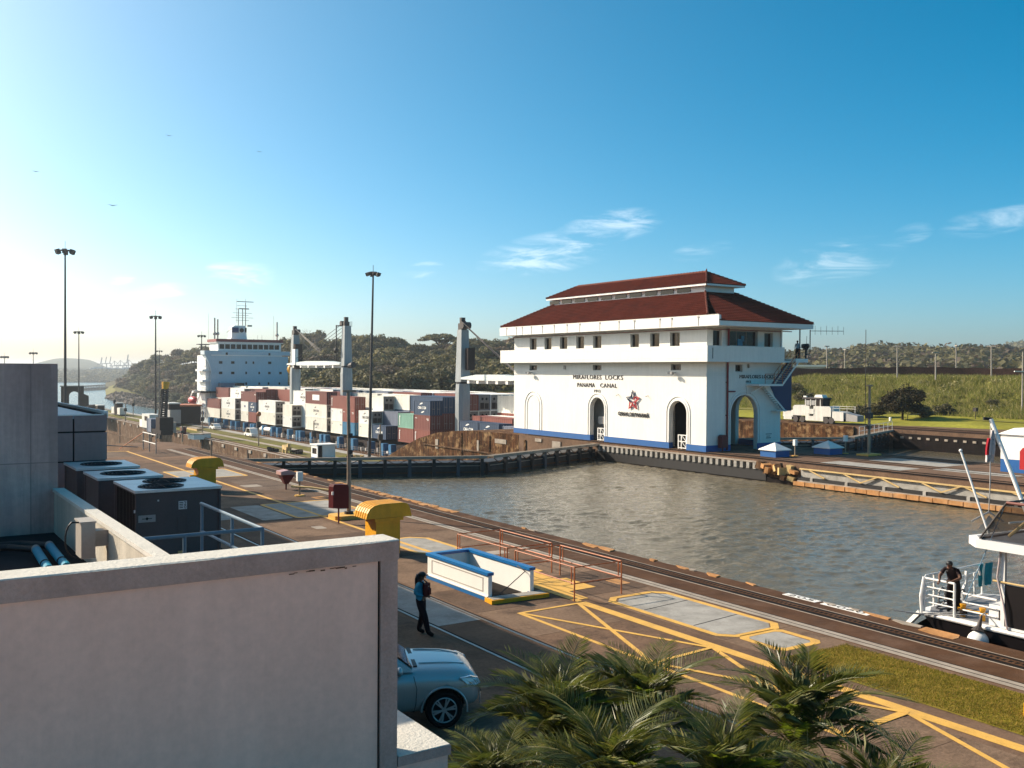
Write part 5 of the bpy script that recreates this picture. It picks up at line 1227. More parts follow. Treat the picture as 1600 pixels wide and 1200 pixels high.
# trees right of the control house: forested ridge on the skyline
def ridge_forest(name, label_kind, u0, u1, D0, D1, vtop, vbase, n, size, mats, seed):
    """a far wood that reads as one mass: one object of leaf clumps on its own slope"""
    r = np.random.default_rng(seed); P = []; mi = []
    lob = [(r.uniform(u0, u1), r.uniform(0, 1), r.uniform(.6, 1.25), r.integers(0, len(mats))) for _ in range(int(n / 42))]
    k = 42
    V = []; M_ = []
    for (u, t, sc, mm) in lob:
        D = D0 + (D1 - D0) * t; v = vbase + (np.interp(u, vtop[0], vtop[1]) - vbase) * t ** .8; c = np.array(GD(u, v, D)) - np.array([0, 0, size * .6])
        d = r.normal(0, 1, (k, 3)); d[:, 2] = np.abs(d[:, 2]) * .9; d /= np.linalg.norm(d, axis=1)[:, None]
        p = c + d * size * sc * np.array([1.15, 1.15, .9]) * r.uniform(.8, 1.02, (k, 1)); nn = d + r.normal(0, .4, (k, 3)); nn /= np.linalg.norm(nn, axis=1)[:, None]
        tt = np.cross(nn, r.normal(0, 1, (k, 3))); tt /= np.linalg.norm(tt, axis=1)[:, None]; bb = np.cross(nn, tt); s = size * .19 * r.uniform(.6, 1.3, (k, 1))
        V.append(np.stack([p - tt * s, p + bb * s, p + tt * s, p - bb * s], 1).reshape(-1, 3)); M_ += [mm if r.random() < .93 else int(r.integers(0, len(mats))) for _ in range(k)]
    V = np.concatenate(V); m = len(V) // 4
    me = bpy.data.meshes.new(name); me.vertices.add(4 * m); me.vertices.foreach_set('co', V.ravel()); me.loops.add(4 * m); me.loops.foreach_set('vertex_index', np.arange(4 * m)); me.polygons.add(m); me.polygons.foreach_set('loop_start', np.arange(m) * 4)
    for q in mats: me.materials.append(q)
    me.polygons.foreach_set('material_index', np.array(M_, dtype=np.int32)); me.update(calc_edges=True)
    o = bpy.data.objects.new(name, me); COL.objects.link(o); o['kind'] = 'stuff'; return o
RT = ([1180, 1240, 1280, 1320, 1350, 1380, 1400, 1430, 1460, 1500, 1540, 1600, 1680], [556, 552, 549, 549, 541, 540, 543, 542, 546, 544, 543, 547, 550])
ridge_forest('far_wooded_ridge', '', 1150, 1680, 420, 680, RT, 582, 70000, 7.0, [LM['dark'][0], LM['olive'][2], LM['dark'][1], LM['brown'][2], LM['olive'][0], LM['dark'][0]], 5)
def slope(name, u0, u1, D0, D1, v0, vt, mat, zb=-20, du=20, back=200):
    b = MB(); vs = []; fs = []; us = list(range(u0, u1 + 1, du))
    for u in us:
        p = GD(u, v0, D0); vs.append((p.x, p.y, zb))
        for k in range(5): t = k / 4; vs.append(tuple(GD(u, v0 + (np.interp(u, vt[0], vt[1]) - v0) * t ** .8, D0 + (D1 - D0) * t)))
        p = GD(u, np.interp(u, vt[0], vt[1]), D1); e = p + Vector((p.x, p.y, 0)).normalized() * back; vs.append((e.x, e.y, zb))
    for i in range(len(us) - 1):
        for k in range(6): a = i * 7 + k; fs.append((a, a + 7, a + 8, a + 1))
    b.raw(vs, fs); return b.build(name, mat, kind='structure', smooth=True)
m_far = M('far_wooded_slope', (.055, .055, .028), .95, var=.3, vs=.02)
slope('ridge_ground', 1140, 1690, 410, 670, 586, (RT[0], [v + 8 for v in RT[1]]), m_far)
slope('distant_hill_right', 1480, 1760, 1500, 2200, 560, ([1480, 1530, 1570, 1600, 1700], [556, 546, 538, 533, 536]), m_far)
ridge_forest('distant_wood_right', '', 1490, 1740, 1500, 2150, ([1480, 1530, 1570, 1600, 1700], [556, 546, 538, 533, 536]), 556, 16000, 12, LM['dark'], 15)
# low brown embankment line behind the bank, white shed, poles
b = MB(); pts = [(GD(u, 586, 215), GD(u, 574.5 + 1.2 * math.sin(u * .021) + .5 * math.sin(u * .11), 215)) for u in range(1180, 1701, 10)]
vs = []; fs = []
for p, q in pts:
    n_dir = Vector((q.x, q.y, 0)).normalized() * 14; vs += [(p.x, p.y, 5.5), (q.x, q.y, q.z), (q.x + n_dir.x, q.y + n_dir.y, q.z), (q.x + n_dir.x, q.y + n_dir.y, 5)]
for i in range(len(pts) - 1):
    for k in range(3): a = i * 4 + k; fs.append((a, a + 4, a + 5, a + 1))
b.raw(vs, fs); b.build('reddish_earth_bank', M('red_earth', (.10, .048, .034), .95, var=.35, vs=.25, fine=.3), kind='structure')
p = GD(1265, 574, 300); t = thing('white_shed', 'low white-roofed shed on the far bank just right of the control house', 'shed', p)
a = Vector((p.x, p.y, 0)).normalized(); sdir = Vector((a.y, -a.x, 0)); b = MB(); b.obox(p + Vector((0, 0, -.5)), (8.5, 4, 1.5), rz=math.atan2(sdir.y, sdir.x)); b.build('walls', m_frame, t); b = MB(); b.obox(p + Vector((0, 0, .45)), (9.6, 5, .5), rz=math.atan2(sdir.y, sdir.x)); b.build('roof', m_whitetrim, t)
m_polefar = M('pale_concrete_pole', (.33, .29, .25), .8)
for i, (u, tp, bs_, D) in enumerate(((1292, 541, 577, 232), (1320, 546, 577, 250), (1402, 541, 584, 200), (1462, 551, 585, 190), (1494, 540, 577, 235), (1549, 541, 584, 200))):
    p = GD(u, bs_, D); q = GD(u, tp, D)
    where = ['nearest the control house', 'second from the control house', 'above the round dark tree', 'right of the round dark tree', 'fifth from the control house', 'above the white boat mast'][i]
    t = thing('utility_pole', 'thin pale pole on the far bank, ' + where, 'pole', (p.x, p.y, p.z - 1), 'poles along the far bank'); r = .16
    MB().tube([(p.x, p.y, p.z - 1), (q.x, q.y, q.z)], [r, r * .8], 6).build('post', m_polefar, t); MB().obox((q.x, q.y, q.z), (1.6, .2, .2), rz=i).build('crossarm', m_polefar, t)
p = G(1597, 657, 0); t = thing('street_light_pole', 'tall pale lamp pole with a short arm at the right edge behind the lawn', 'lamp post', p); MB().tube([p, p + Vector((0, 0, 10.5))], [.16, .1], 8).build('post', m_polefar, t); MB().obox(p + Vector((-.5, .3, 7.5)), (1.4, .25, .15), rz=-.6).build('arm', m_whitetrim, t)
# lone round dark tree and shrubs at the foot of the bank
random.seed(3); TB = G(1410, 657, 0)
T = thing('round_dark_tree', 'round very dark tree standing alone at the foot of the grassy bank', 'tree', TB)
dk = [M('black_green_leaf', (.022, .022, .009), .8, var=.3, vs=.5), M('black_brown_leaf', (.032, .024, .012), .8, var=.3, vs=.5)]
cm_ = crown_mesh('crown', dk, 1, 1, 6500, .055, 30, 9, hollow=.4)
inst('crown', cm_, T, (0, 0, 2.7), 0, scale=(3.7, 3.7, 3.1)); inst('trunk', trunks[0], T, (0, 0, 0), 0, scale=(4, 4, 3.5))
for k, (u, v, s) in enumerate(((1345, 652, 1.5), (1365, 650, 1.8), (1440, 652, 1.6), (1475, 650, 1.5), (1330, 654, 1.2), (1285, 600, 2.0), (1258, 625, 1.6), (1550, 650, .9))):
    if k == 5: p = Vector((150, 128, emb_z(150, 128)))
    elif k == 6: p = Vector((146, 122, emb_z(146, 122)))
    else: p = G(u, v + 4, 0) ; p.z = emb_z(p.x, p.y)
    wh = ['left of the round dark tree', 'touching the left side of the round dark tree', 'right of the round dark tree', 'at the end of the sloping fence', 'beside the tan lamp post', 'up on the bank near the control house', 'behind the white locomotive', 'beside the wire fence'][k]
    t = thing('shrub', ('dark green' if k in (0, 1, 2) else 'olive') + ' shrub ' + wh, 'shrub', p); inst('foliage', crowns['dark' if k in (0, 1, 2) else 'olive'][k % 3], t, (0, 0, s * .55), k, scale=(s * 1.2, s * 1.2, s))
# low bushes mottling the bank: past counting
rb = np.random.default_rng(44); V = []; MI = []
bm_ = [M('bank_bush_%s' % k, c, .85, var=.3, vs=.2, fine=0, backlit=.35) for k, c in (('light', (.24, .23, .06)), ('mid', (.155, .155, .038)), ('shade', (.085, .088, .022)), ('straw', (.36, .32, .15)))]  # plain leaf tones, one drawn at random for each bush
for i in range(900):
    x = rb.uniform(139, 176); y = rb.uniform(-5, 225); z = emb_z(x, y)
    if z < .8: continue
    sc = rb.uniform(.5, 1.35); k = 60; mm = rb.integers(0, 4); d = rb.normal(0, 1, (k, 3)); d[:, 2] = np.abs(d[:, 2]); d /= np.linalg.norm(d, axis=1)[:, None]
    p = np.array([x, y, z]) + d * sc * np.array([1.1, 1.3, .8]) * rb.uniform(.6, 1.05, (k, 1)); nn = d + rb.normal(0, .6, (k, 3)); nn /= np.linalg.norm(nn, axis=1)[:, None]
    tt = np.cross(nn, rb.normal(0, 1, (k, 3))); tt /= np.linalg.norm(tt, axis=1)[:, None]; bb = np.cross(nn, tt); s_ = .17 * rb.uniform(.6, 1.4, (k, 1))
    V.append(np.stack([p - tt * s_ * .6, p + bb * s_, p + tt * s_ * .6, p - bb * s_], 1).reshape(-1, 3)); MI += [mm] * k
V = np.concatenate(V); m = len(V) // 4; me = bpy.data.meshes.new('bank_bushes'); me.vertices.add(4 * m); me.vertices.foreach_set('co', V.ravel()); me.loops.add(4 * m); me.loops.foreach_set('vertex_index', np.arange(4 * m)); me.polygons.add(m); me.polygons.foreach_set('loop_start', np.arange(m) * 4)
for q in bm_: me.materials.append(q)
me.polygons.foreach_set('material_index', np.array(MI, dtype=np.int32)); me.update(calc_edges=True); o = bpy.data.objects.new('bank_bushes', me); COL.objects.link(o); o['kind'] = 'stuff'
# wire fence and board at the right
t = thing('wire_fence', 'grey wire fence with a diagonal brace behind the lawn at the right', 'fence', G(1575, 655, 0)); b0 = G(1548, 655, 0); b1 = G(1640, 655, 0)
for k in range(6):
    p = b0.lerp(b1, k / 5); MB().tube([p, p + Vector((0, 0, 2.2))], .07, 6).build('fence_post', m_polefar, t)
MB().tube([b0 + Vector((0, 0, 2.1)), b1 + Vector((0, 0, 2.1))], .04, 5).build('top_wire', m_polefar, t); MB().tube([b0 + Vector((0, 0, 1.4)), b1 + Vector((0, 0, 1.4))], .03, 5).build('mid_wire', m_polefar, t)
MB().tube([b0.lerp(b1, .1) + Vector((0, 0, 2)), b0.lerp(b1, .38)], .06, 5).build('brace', m_whitetrim, t)
t = thing('low_fence', 'low grey sloping fence running up beside the lawn', 'fence', G(1430, 657, 0))
p0 = G(1418, 658, 0); p1 = G(1500, 640, 0) 
for k in range(5): p = p0.lerp(G(1500, 652, 0), k / 4); MB().tube([p, p + Vector((0, 0, 1.0 + .1 * k))], .05, 5).build('fence_post', m_poledark, t)
MB().tube([p0 + Vector((0, 0, .9)), G(1500, 652, 0) + Vector((0, 0, 1.3))], .05, 5).build('top_rail', m_polefar, t)
t = thing('notice_board', 'small dark board on a thin post standing on the lawn', 'sign', G(1524, 659, 0)); p = G(1524, 659, 0); MB().tube([p, p + Vector((0, 0, 1.9))], .05, 6).build('post', m_poledark, t); MB().obox(p + Vector((0, 0, 1.8)), (.6, .5, .55)).build('board', m_poledark, t)
small_post(G(1391, 662, 0).x, G(1391, 662, 0).y, 0, .5, 'small white marker box on a thin post on the lawn near the tan lamp post')

# ------------------------------------------------------------------ lock locomotive
m_loco = M('silver_white_loco_paint', (.66, .63, .57), .5, var=.08, vs=1.2, streak=.15)
LX = 112.0
L_ = thing('towing_locomotive', 'silver-white towing locomotive with a dark central cab on the far lock wall', 'locomotive', (LX, 90.5, 0))
def lp(a, z): return (LX, 96.5 - a, z)
mapL = lambda x0, x1: (lambda a, z, h: (LX + h, 96.6 - a, z))
def lprism(name, poly, x0, x1, mat): b = MB(); b.prism(poly, x0, x1, mapL(x0, x1)); b.build(name, mat, L_)
lprism('end_hood', [(0, .75), (1.9, .75), (1.9, 1.75), (.1, 1.6)], -.9, .9, m_loco); lprism('end_hood', [(8.7, .5), (10.6, .5), (10.6, 1.7), (8.7, 1.8)], -.9, .9, m_loco)
lprism('machinery_casing', [(1.95, 1.0), (4.9, 1.0), (4.9, 2.35), (4.6, 2.45), (2.2, 2.45), (1.95, 2.2)], -1.0, 1.0, m_loco)
lprism('machinery_casing', [(5.6, 1.0), (8.6, 1.0), (8.6, 2.2), (8.35, 2.42), (5.6, 2.42)], -1.0, 1.0, m_loco)
lprism('centre_casing', [(4.6, 1.3), (5.7, 1.3), (5.7, 2.0), (4.6, 2.0)], -1.05, 1.0, m_loco)
lprism('skirt', [(4.2, .35), (7.3, .35), (7.3, 1.0), (4.2, 1.0)], -1.0, 1.0, m_loco); lprism('skirt', [(.2, .35), (1.7, .35), (1.7, .9), (.2, .9)], -.95, .95, m_loco)
lprism('frame', [(0, .45), (10.6, .4), (10.6, .75), (0, .8)], -.8, .8, m_dark)
for a in (2.4, 3.6, 7.7, 8.6): MB().tube([(LX - .95, 96.6 - a, .48), (LX - .6, 96.6 - a, .48)], .45, 14).build('wheel', m_poledark, L_)
lprism('cab', [(3.9, 2.4), (7.0, 2.4), (7.0, 3.4), (3.9, 3.4)], -.8, .8, m_dark)
for a in (4.0, 4.9, 5.8, 6.6): lprism('cab_post', [(a, 2.4), (a + .12, 2.4), (a + .12, 3.5), (a, 3.5)], -.86, -.8, m_loco)
for a in (4.2, 5.1): lprism('cab_window', [(a, 2.55), (a + .6, 2.55), (a + .6, 3.2), (a, 3.2)], -.84, -.81, m_steel)
lprism('cab_roof', [(3.5, 3.4), (7.3, 3.4), (7.1, 3.62), (3.7, 3.62)], -.95, .95, m_poledark); lprism('roof_unit', [(5.3, 3.62), (6.8, 3.62), (6.6, 4.0), (5.5, 4.0)], -.5, .5, m_whitetrim)
lprism('roof_lamp', [(3.4, 3.62), (3.9, 3.62), (3.9, 3.8), (3.4, 3.8)], -.5, -.2, m_whitetrim)
b = MB()
for z in (2.5, 2.2): b.box(LX - .9, LX - .86, 84.0, 87.8, z, z + .05)
for y in (84.1, 85.4, 86.6, 87.7): b.box(LX - .9, LX - .86, y, y + .05, 1.7, 2.5)
for z in (2.9, 2.5): b.box(LX - .9, LX - .86, 95.2, 99, z, z + .05)
b.build('handrail', m_loco, L_)
lprism('flat_wagon', [(10.8, .5), (12.7, .5), (12.7, 1.3), (10.8, 1.6)], -.7, .7, m_steel)
mm = M('gate_rail_mossy', (.15, .082, .045), .9)

# ------------------------------------------------------------------ lighting masts
def mast(u, x, y, z0, zt, label, r=.3, lean=0.0, head=True, hs=1.0):
    t = thing('lighting_mast', label, 'lamp mast', (x, y, z0), 'tall masts with rings of floodlights')
    MB().tube([(x, y, z0), (x + lean * .5, y, (z0 + zt) / 2), (x + lean, y, zt)], [r, r * .78, r * .5], 10).build('pole', m_poledark, t)
    if head:
        cx = x + lean
        MB().cyl((cx, y, zt - .15), .9 * hs, .22, 12).build('ring', m_poledark, t)
        for k in range(6):
            a = k * math.pi / 3 + .3; MB().obox((cx + 1.35 * hs * math.cos(a), y + 1.35 * hs * math.sin(a), zt - .35), (.62 * hs, .75 * hs, .72 * hs), rz=a, ry=.35).build('floodlight', m_poledark, t)
        MB().tube([(cx, y, zt), (cx, y, zt + 1.6 * hs)], .05, 5).build('lightning_rod', m_poledark, t)
    return t
mast(102, 38.2, 250.2, -8.2, 35.0, 'tallest dark lighting mast at the far left beside the stone arch', .36, hs=1.35)
mast(123, 63.7, 387, -8.2, 20.6, 'slim lighting mast just right of the tallest mast, above the stone arch', .3, hs=1.1)
mast(243, 65.85, 280, -8.2, 21.7, 'slim lighting mast standing in front of the mobile crane', .3, hs=1.0)
mast(310, 82.9 + 27, 392, -8.2, 20.5, 'lighting mast just left of the ship bridge', .3, hs=1.0)
q = GD(249, 636, 620); mast(249, q.x, q.y, q.z, GD(249, 548, 620).z, 'faint distant lighting mast behind the mast with the mobile crane', .3, hs=1.1)
mast(580, 72.1, 154.3, -8.2, 24.1, 'tall leaning lighting mast in front of the containers in the middle', .29, lean=.62, hs=.78)
for u, v, lb in ((52, 551, 'small distant mast head just above the grey panel wall'), (7, 557, 'smallest distant mast head at the far left edge')):
    p = GD(u, v, 600); mast(u, p.x, p.y, -8, p.z, lb, .3, hs=1.35)
q = GD(430, 500, 700)

# ------------------------------------------------------------------ far left: arch, port, hills, jetties
ar = thing('stone_arch', 'dark stone arch bridge tower at the water beside the tallest mast', 'arch', G(115, 642, -8.2))
D = 395; A0 = GD(98, 640, D); A1 = GD(131, 640, D); d = (A1 - A0).normalized(); d.z = 0; Lw = (A1 - A0).length; nn = Vector((-d.y, d.x, 0))
mA = lambda a, z, h: tuple(Vector((A0.x, A0.y, -9)) + d * a + nn * h + Vector((0, 0, z)))
hgt = GD(115, 604, D).z + 9
m_stone = M('dark_arch_stone', (.045, .028, .022), .9, var=.3, vs=.5, streak=.3)
b = MB(); aw = Lw * .50; b.holed([(-.6, 0), (Lw, 0), (Lw, hgt), (-.6, hgt)], [[(p[0], p[1] + .02) for p in arch(Lw * .55, aw, 0.3, hgt * .80)]], 0, 3.5, mA); b.build('arch_wall', m_stone, ar)
MB().prism([(Lw, 0), (Lw + 1.7, 0), (Lw + 1.7, hgt * .62), (Lw, hgt * .7)], 0, 3.5, mA).build('buttress', m_stone, ar)
MB().prism([(-1.0, hgt), (Lw + .4, hgt), (Lw + .4, hgt + .35), (-1.0, hgt + .35)], -.3, 3.8, mA).build('coping', m_strip, ar)
m_rock = M('dark_shore_rock', (.075, .06, .052), .95, var=.4, vs=.3, bump=.8, bs=1)
# rocky spit: rocks and grass strip
sp_u = [163, 180, 200, 235, 270, 300, 330]; sp_vb = [622, 628, 632, 638, 644, 650, 652]; sp_vt = [621, 612, 613, 622, 630, 636, 640]
b = MB(); vs = []; fs = []
for u, vb, vt in zip(sp_u, sp_vb, sp_vt):
    p = G(u, vb, -18.3); q = GD(u, vt, math.hypot(p.x, p.y) * 1.06); e = GD(u, vt - 6, math.hypot(p.x, p.y) * 1.5); vs += [tuple(p), (q.x, q.y, q.z), (e.x, e.y, max(q.z, e.z) + .5)]
for i in range(len(sp_u) - 1): a = i * 3; fs += [(a, a + 3, a + 4, a + 1)]
b.raw(vs, fs); b.build('rocky_shore', m_rock, kind='structure')
b = MB(); b.raw(vs, [(i * 3 + 1, i * 3 + 4, i * 3 + 5, i * 3 + 2) for i in range(len(sp_u) - 1)]); b.build('shore_grass', m_greenlow, kind='structure')
r = np.random.default_rng(6); b = MB()
for i in range(900):
    u = r.uniform(166, 330); vb = np.interp(u, sp_u, sp_vb); vt = np.interp(u, sp_u, sp_vt); v = vb + (vt - vb) * r.uniform(0, 1)
    pb = G(u, vb, -18.3); D_ = math.hypot(pb.x, pb.y); t_ = (vb - v) / max(vb - vt, .1); p = GD(u, v, D_ * (1 + .06 * t_)); s_ = r.uniform(.4, 1.2) * D_ / 700
    b.obox(p, (s_ * 1.6, s_ * 1.4, s_), rz=r.uniform(0, 3), rx=r.uniform(-.5, .5))
b.build('shore_rocks', m_rock, kind='stuff')
for (u0, v0, u1, v1, lb, nm) in ((128, 606, 182, 602.5, 'farther low dark jetty crossing the channel beside the wooded point', 'jetty'), (128, 610.5, 180, 607.5, 'nearer low dark jetty crossing the channel beside the stone arch', 'jetty')):
    a = G(u0, v0, -18); c = G(u1, v1, -18); t = thing(nm, lb, 'jetty', a); b = MB(); b.beam(a + Vector((0, 0, 2.2)), c + Vector((0, 0, 2.2)), 3, .7); b.build('deck', m_stone, t)
    b = MB()
    for k in range(24): p = a.lerp(c, k / 23); b.box(p.x - .6, p.x + .6, p.y - .6, p.y + .6, -19, -16)
    b.build('piles', m_stone, t, kind='stuff')
# far shore and hill
slope('far_shore', 40, 260, 1850, 2500, 597, ([40, 100, 150, 200, 260], [583, 581, 580, 579, 579]), M('mangrove_shore', (.07, .062, .035), .95, var=.3, vs=.02), zb=-19, du=10, back=400)
ridge_forest('mangrove_wood', '', 50, 250, 1860, 2400, ([40, 260], [578, 577]), 594, 20000, 9, LM['olive'], 25)
slope('far_hill', 50, 175, 3000, 3600, 580, ([50, 70, 85, 100, 115, 130, 142, 152, 160, 175], [569, 564, 560.5, 559.5, 560, 561, 563, 567, 571, 577]), m_far, zb=-19, du=4, back=500)
m_port = M('port_crane_grey', (.17, .17, .19), .7)
for k, (u, vt, vb) in enumerate(((156, 558.5, 574), (163, 557.5, 574), (170, 557, 575), (179, 564, 576), (188, 563, 576), (197, 554, 577), (201, 562, 577))):
    Dp = 2600; p = GD(u, 581, Dp); q = GD(u, vt, Dp); a = Vector((p.x, p.y, 0)).normalized(); s_ = Vector((a.y, -a.x, 0))
    t = thing('port_crane', ['quay crane with raised boom, leftmost on the horizon', 'second quay crane from the left with raised boom', 'third quay crane from the left with raised boom', 'quay crane with lowered boom, fourth from the left', 'quay crane with lowered boom, fifth from the left', 'tallest quay crane with raised boom near the wooded point', 'quay crane with lowered boom nearest the wooded point'][k], 'crane', (p.x, p.y, p.z), 'quay cranes on the horizon')
    ht = q.z - p.z; hb = min(ht * .55, 22)
    b = MB()
    for o in (-5, 5): b.beam(p + s_ * o, p + s_ * o + Vector((0, 0, hb)), 1.6)
    b.beam(p - s_ * 5 + Vector((0, 0, hb)), p + s_ * 5 + Vector((0, 0, hb)), 1.6); b.beam(p - s_ * 5 + Vector((0, 0, hb * .4)), p + s_ * 5 + Vector((0, 0, hb * .4)), 1.2)
    b.build('portal', m_port, t)
    b = MB()
    if k in (0, 1, 2, 5): b.beam(p + s_ * 2 + Vector((0, 0, hb)), p + s_ * 5 + Vector((0, 0, ht)), 2.6 if k in (0, 5) else 1.8)
    else: b.beam(p - s_ * 12 + Vector((0, 0, hb)), p + s_ * 16 + Vector((0, 0, hb)), 1.4); b.beam(p + Vector((0, 0, ht)), p + s_ * 14 + Vector((0, 0, hb)), .9); b.beam(p + Vector((0, 0, ht)), p - s_ * 10 + Vector((0, 0, hb)), .9); b.beam(p + Vector((0, 0, hb)), p + Vector((0, 0, ht)), 1.4)
    b.build('boom', m_port, t)
b = MB(); r = np.random.default_rng(2)
for i in range(60):
    u = r.uniform(146, 215); p = GD(u, r.uniform(575.5, 580), 2500); b.obox(p, (r.uniform(6, 25), 8, r.uniform(3, 7)))
b.build('distant_port_yard', M('port_yard_pale', (.38, .40, .43), .7, objrand=0), kind='stuff')
# ------------------------------------------------------------------ things on the lower centre wall
zL = -8.18
t = thing('control_booth', 'small white booth with a blue base and two windows on the lower centre wall', 'booth', (64.2, 155.6, zL))
MB().box(62.7, 65.9, 154.6, 157.4, zL, zL + .45).build('blue_base', m_blue, t)
b = MB(); b.holed([(154.6, zL + .45), (157.4, zL + .45), (157.4, zL + 2.5), (154.6, zL + 2.5)], [[(155.0, zL + 1.0), (157.0, zL + 1.0), (157.0, zL + 2.0), (155.0, zL + 2.0)]], 0, .12, lambda a, z, h: (62.7 + h, a, z)); b.box(62.82, 65.9, 157.2, 157.4, zL + .45, zL + 2.5)
b.box(63.6, 65.9, 154.6, 154.75, zL + .45, zL + 2.5); b.box(65.7, 65.9, 154.7, 157.2, zL + .45, zL + 2.5); b.build('walls', m_whitetrim, t)
MB().box(62.9, 65.7, 154.9, 157.2, zL + .5, zL + 2.4).build('dark_room', m_dark, t)
MB().box(62.5, 66.1, 154.4, 157.6, zL + 2.5, zL + 2.68).build('roof', m_whitetrim, t)
def car_lr(x, y, label, col, L=4.2, h=1.5):
    t = thing('parked_car', label, 'car', (x, y, zL)); b = MB()
    b.prism([(0, .3), (L, .3), (L, .85), (L * .78, .95), (L * .66, h), (L * .25, h), (L * .1, .95), (0, .85)], 0, 1.7, lambda a, z, h_: (x + h_, y + a, zL + z)); b.build('body', col, t)
    b = MB(); b.prism([(L * .15, .95), (L * .73, .95), (L * .64, h - .08), (L * .27, h - .08)], -.01, 0, lambda a, z, h_: (x + h_, y + a, zL + z)); b.build('side_window', m_glass, t)
    for a in (.18, .8): MB().tube([(x - .02, y + L * a, zL + .33), (x + .2, y + L * a, zL + .33)], .33, 12).build('wheel', m_black, t)
car_lr(71.6, 244, 'white parked car beside the blue posts of the ship on the lower wall', m_whitetrim); car_lr(70.9, 213.5, 'pale parked van beside the white cylinder on the lower wall', m_whitetrim, 5.2, 2.0)
car_lr(70.5, 302, 'grey-blue parked car under the mobile crane boom', CM['grey'], 5, 1.7)
def low_post(x, y, h, label, extra=True, r=.13):
    t = thing('signal_post', label, 'signal post', (x, y, zL), 'signal and lamp posts on the lower centre wall'); MB().tube([(x, y, zL), (x, y, zL + h)], r, 6).build('post', m_poletan, t)
    if extra: MB().box(x - .4, x + .4, y - .2, y + .2, zL + h * .55, zL + h * .72).build('signal_box', m_poledark, t)
low_post(64.4, 189.5, 6.7, 'tan post with a ring light left of the tan parked machine'); MB().sphere((64.4, 189.4, zL + 6.4), .5, 10, 6).build('ring_light', m_rail_or, None, label='orange round light on top of a tan post on the lower wall', category='light')
low_post(65.6, 163.5, 6.2, 'thin post with orange signal plates just behind the white booth', r=.09)
low_post(72.6, 151, 6.0, 'thin post with cross bars at the foot of the mossy incline', r=.12)
for (u, v, h, lb) in ((285, 690, 3.2, 'post with an orange marker beside the lower tow track'), (316, 678, 5.5, 'thin post beside the cream containers at the bridge end'), (196, 658, 5.2, 'thin post on the lower grass left of the crane mast, nearer one'), (208, 651, 6.0, 'thin post with a dark lamp head left of the crane mast, farther one'), (179, 649, 7, 'thin post with a dark lamp head beside the white truck')):
    p = G(u, v, zL); low_post(p.x, p.y, h, lb)
# rail-side machinery, drums, stacks
t = thing('tan_machine', 'small cream yellow wheeled machine on the lower grass left of the white booth', 'machine', G(448, 708, zL)); p = G(448, 708, zL)
MB().obox(p + Vector((0, 0, 1.0)), (1.0, 2.2, .7), rx=.12).build('housing', m_brace, t); MB().obox(p + Vector((0, -1.0, 1.5)), (.5, .5, .6)).build('head', m_brace, t)
for dx in (-.4, .4):
    for dy in (-.8, .9): MB().obox(p + Vector((dx, dy, .35)), (.2, .25, .7), rx=.15).build('leg', m_brace, t)
for k, (u, v, s, c, lb) in enumerate(((427, 706, 1.2, 'd', 'heap of dark scrap beside the ring-light post'), (466, 709, 1.0, 'd', 'low dark heap beside the tan machine'), (545, 716, .8, 'd', 'dark heap just right of the slim near lamp post'), (560, 716, .7, 'y', 'yellowish roll lying near the tall mast'), (518, 719, .6, 'w', 'pale sack in front of the white booth'))):
    p = G(u, v, zL); t = thing('scrap_heap', lb, 'heap', p); random.seed(k)
    for i in range(7): MB().obox(p + Vector((random.uniform(-.6, .6), random.uniform(-1.2, 1.2), .2 + random.uniform(0, .3))), (s * .6, s * .9, s * .4), rz=random.random() * 3, rx=random.uniform(-.4, .4)).build('scrap_piece', {'d': m_dark, 'y': m_brace, 'w': m_whitetrim}[c], t)
for (u, v, w, l, h, c, lb) in ((298, 686, 2.2, 4.5, 1.0, m_whitetrim, 'white box hut low on the lower wall, left one'), (312, 684, 2.0, 3, .9, m_whitetrim, 'white box hut low on the lower wall, right one'), (266, 676, 1.2, 1.5, 2.4, m_conc_pale, 'grey upright cabinet beside the lower tow track'), (283, 678, 1.0, 1.5, 1.6, m_maroonbox, 'dark red cabinet beside the lower tow track'), (300, 672, 1.5, 9, .5, m_brace, 'long low cream pallet stack on the lower grass')):
    p = G(u, v, zL); t = thing('utility_box', lb, 'box', p); MB().box(p.x, p.x + w, p.y - l / 2, p.y + l / 2, zL, zL + h).build('body', c, t); MB().box(p.x - .1, p.x + w + .1, p.y - l / 2 - .1, p.y + l / 2 + .1, zL + h, zL + h + .12).build('lid', m_strip, t)
# mobile crane
cp = G(252, 684, zL); t = thing('mobile_crane', 'mobile crane with a dark lattice boom raised to a yellow tip behind the slim mast', 'mobile crane', cp)
MB().box(cp.x - 1.3, cp.x + 1.3, cp.y - 5, cp.y + 6, zL + .9, zL + 1.9).build('carrier', m_dark, t); MB().box(cp.x - 1.4, cp.x + 1.2, cp.y + 3.5, cp.y + 7.5, zL + 1.0, zL + 4.0).build('driver_cab', CM['grey'], t)
MB().box(cp.x - 1.3, cp.x + 1.6, cp.y - 4, cp.y - .5, zL + 1.9, zL + 4.6).build('engine_house', m_dark, t)
for dy in (-4, -2, 3, 5): MB().tube([(cp.x - 1.45, cp.y + dy, zL + .6), (cp.x - 1.0, cp.y + dy, zL + .6)], .6, 12).build('wheel', m_black, t)
tip = GD(259, 597, math.hypot(cp.x, cp.y)); bs0 = cp + Vector((0, -1, 4)); b = MB()
d_ = (tip - bs0); sx = Vector((.7, 0, 0)); sy = Vector((0, .7, 0))
for o in (sx + sy, sx - sy, -sx + sy, -sx - sy): b.tube([bs0 + o, bs0 + d_ * .82 + o * .6], .2, 5)
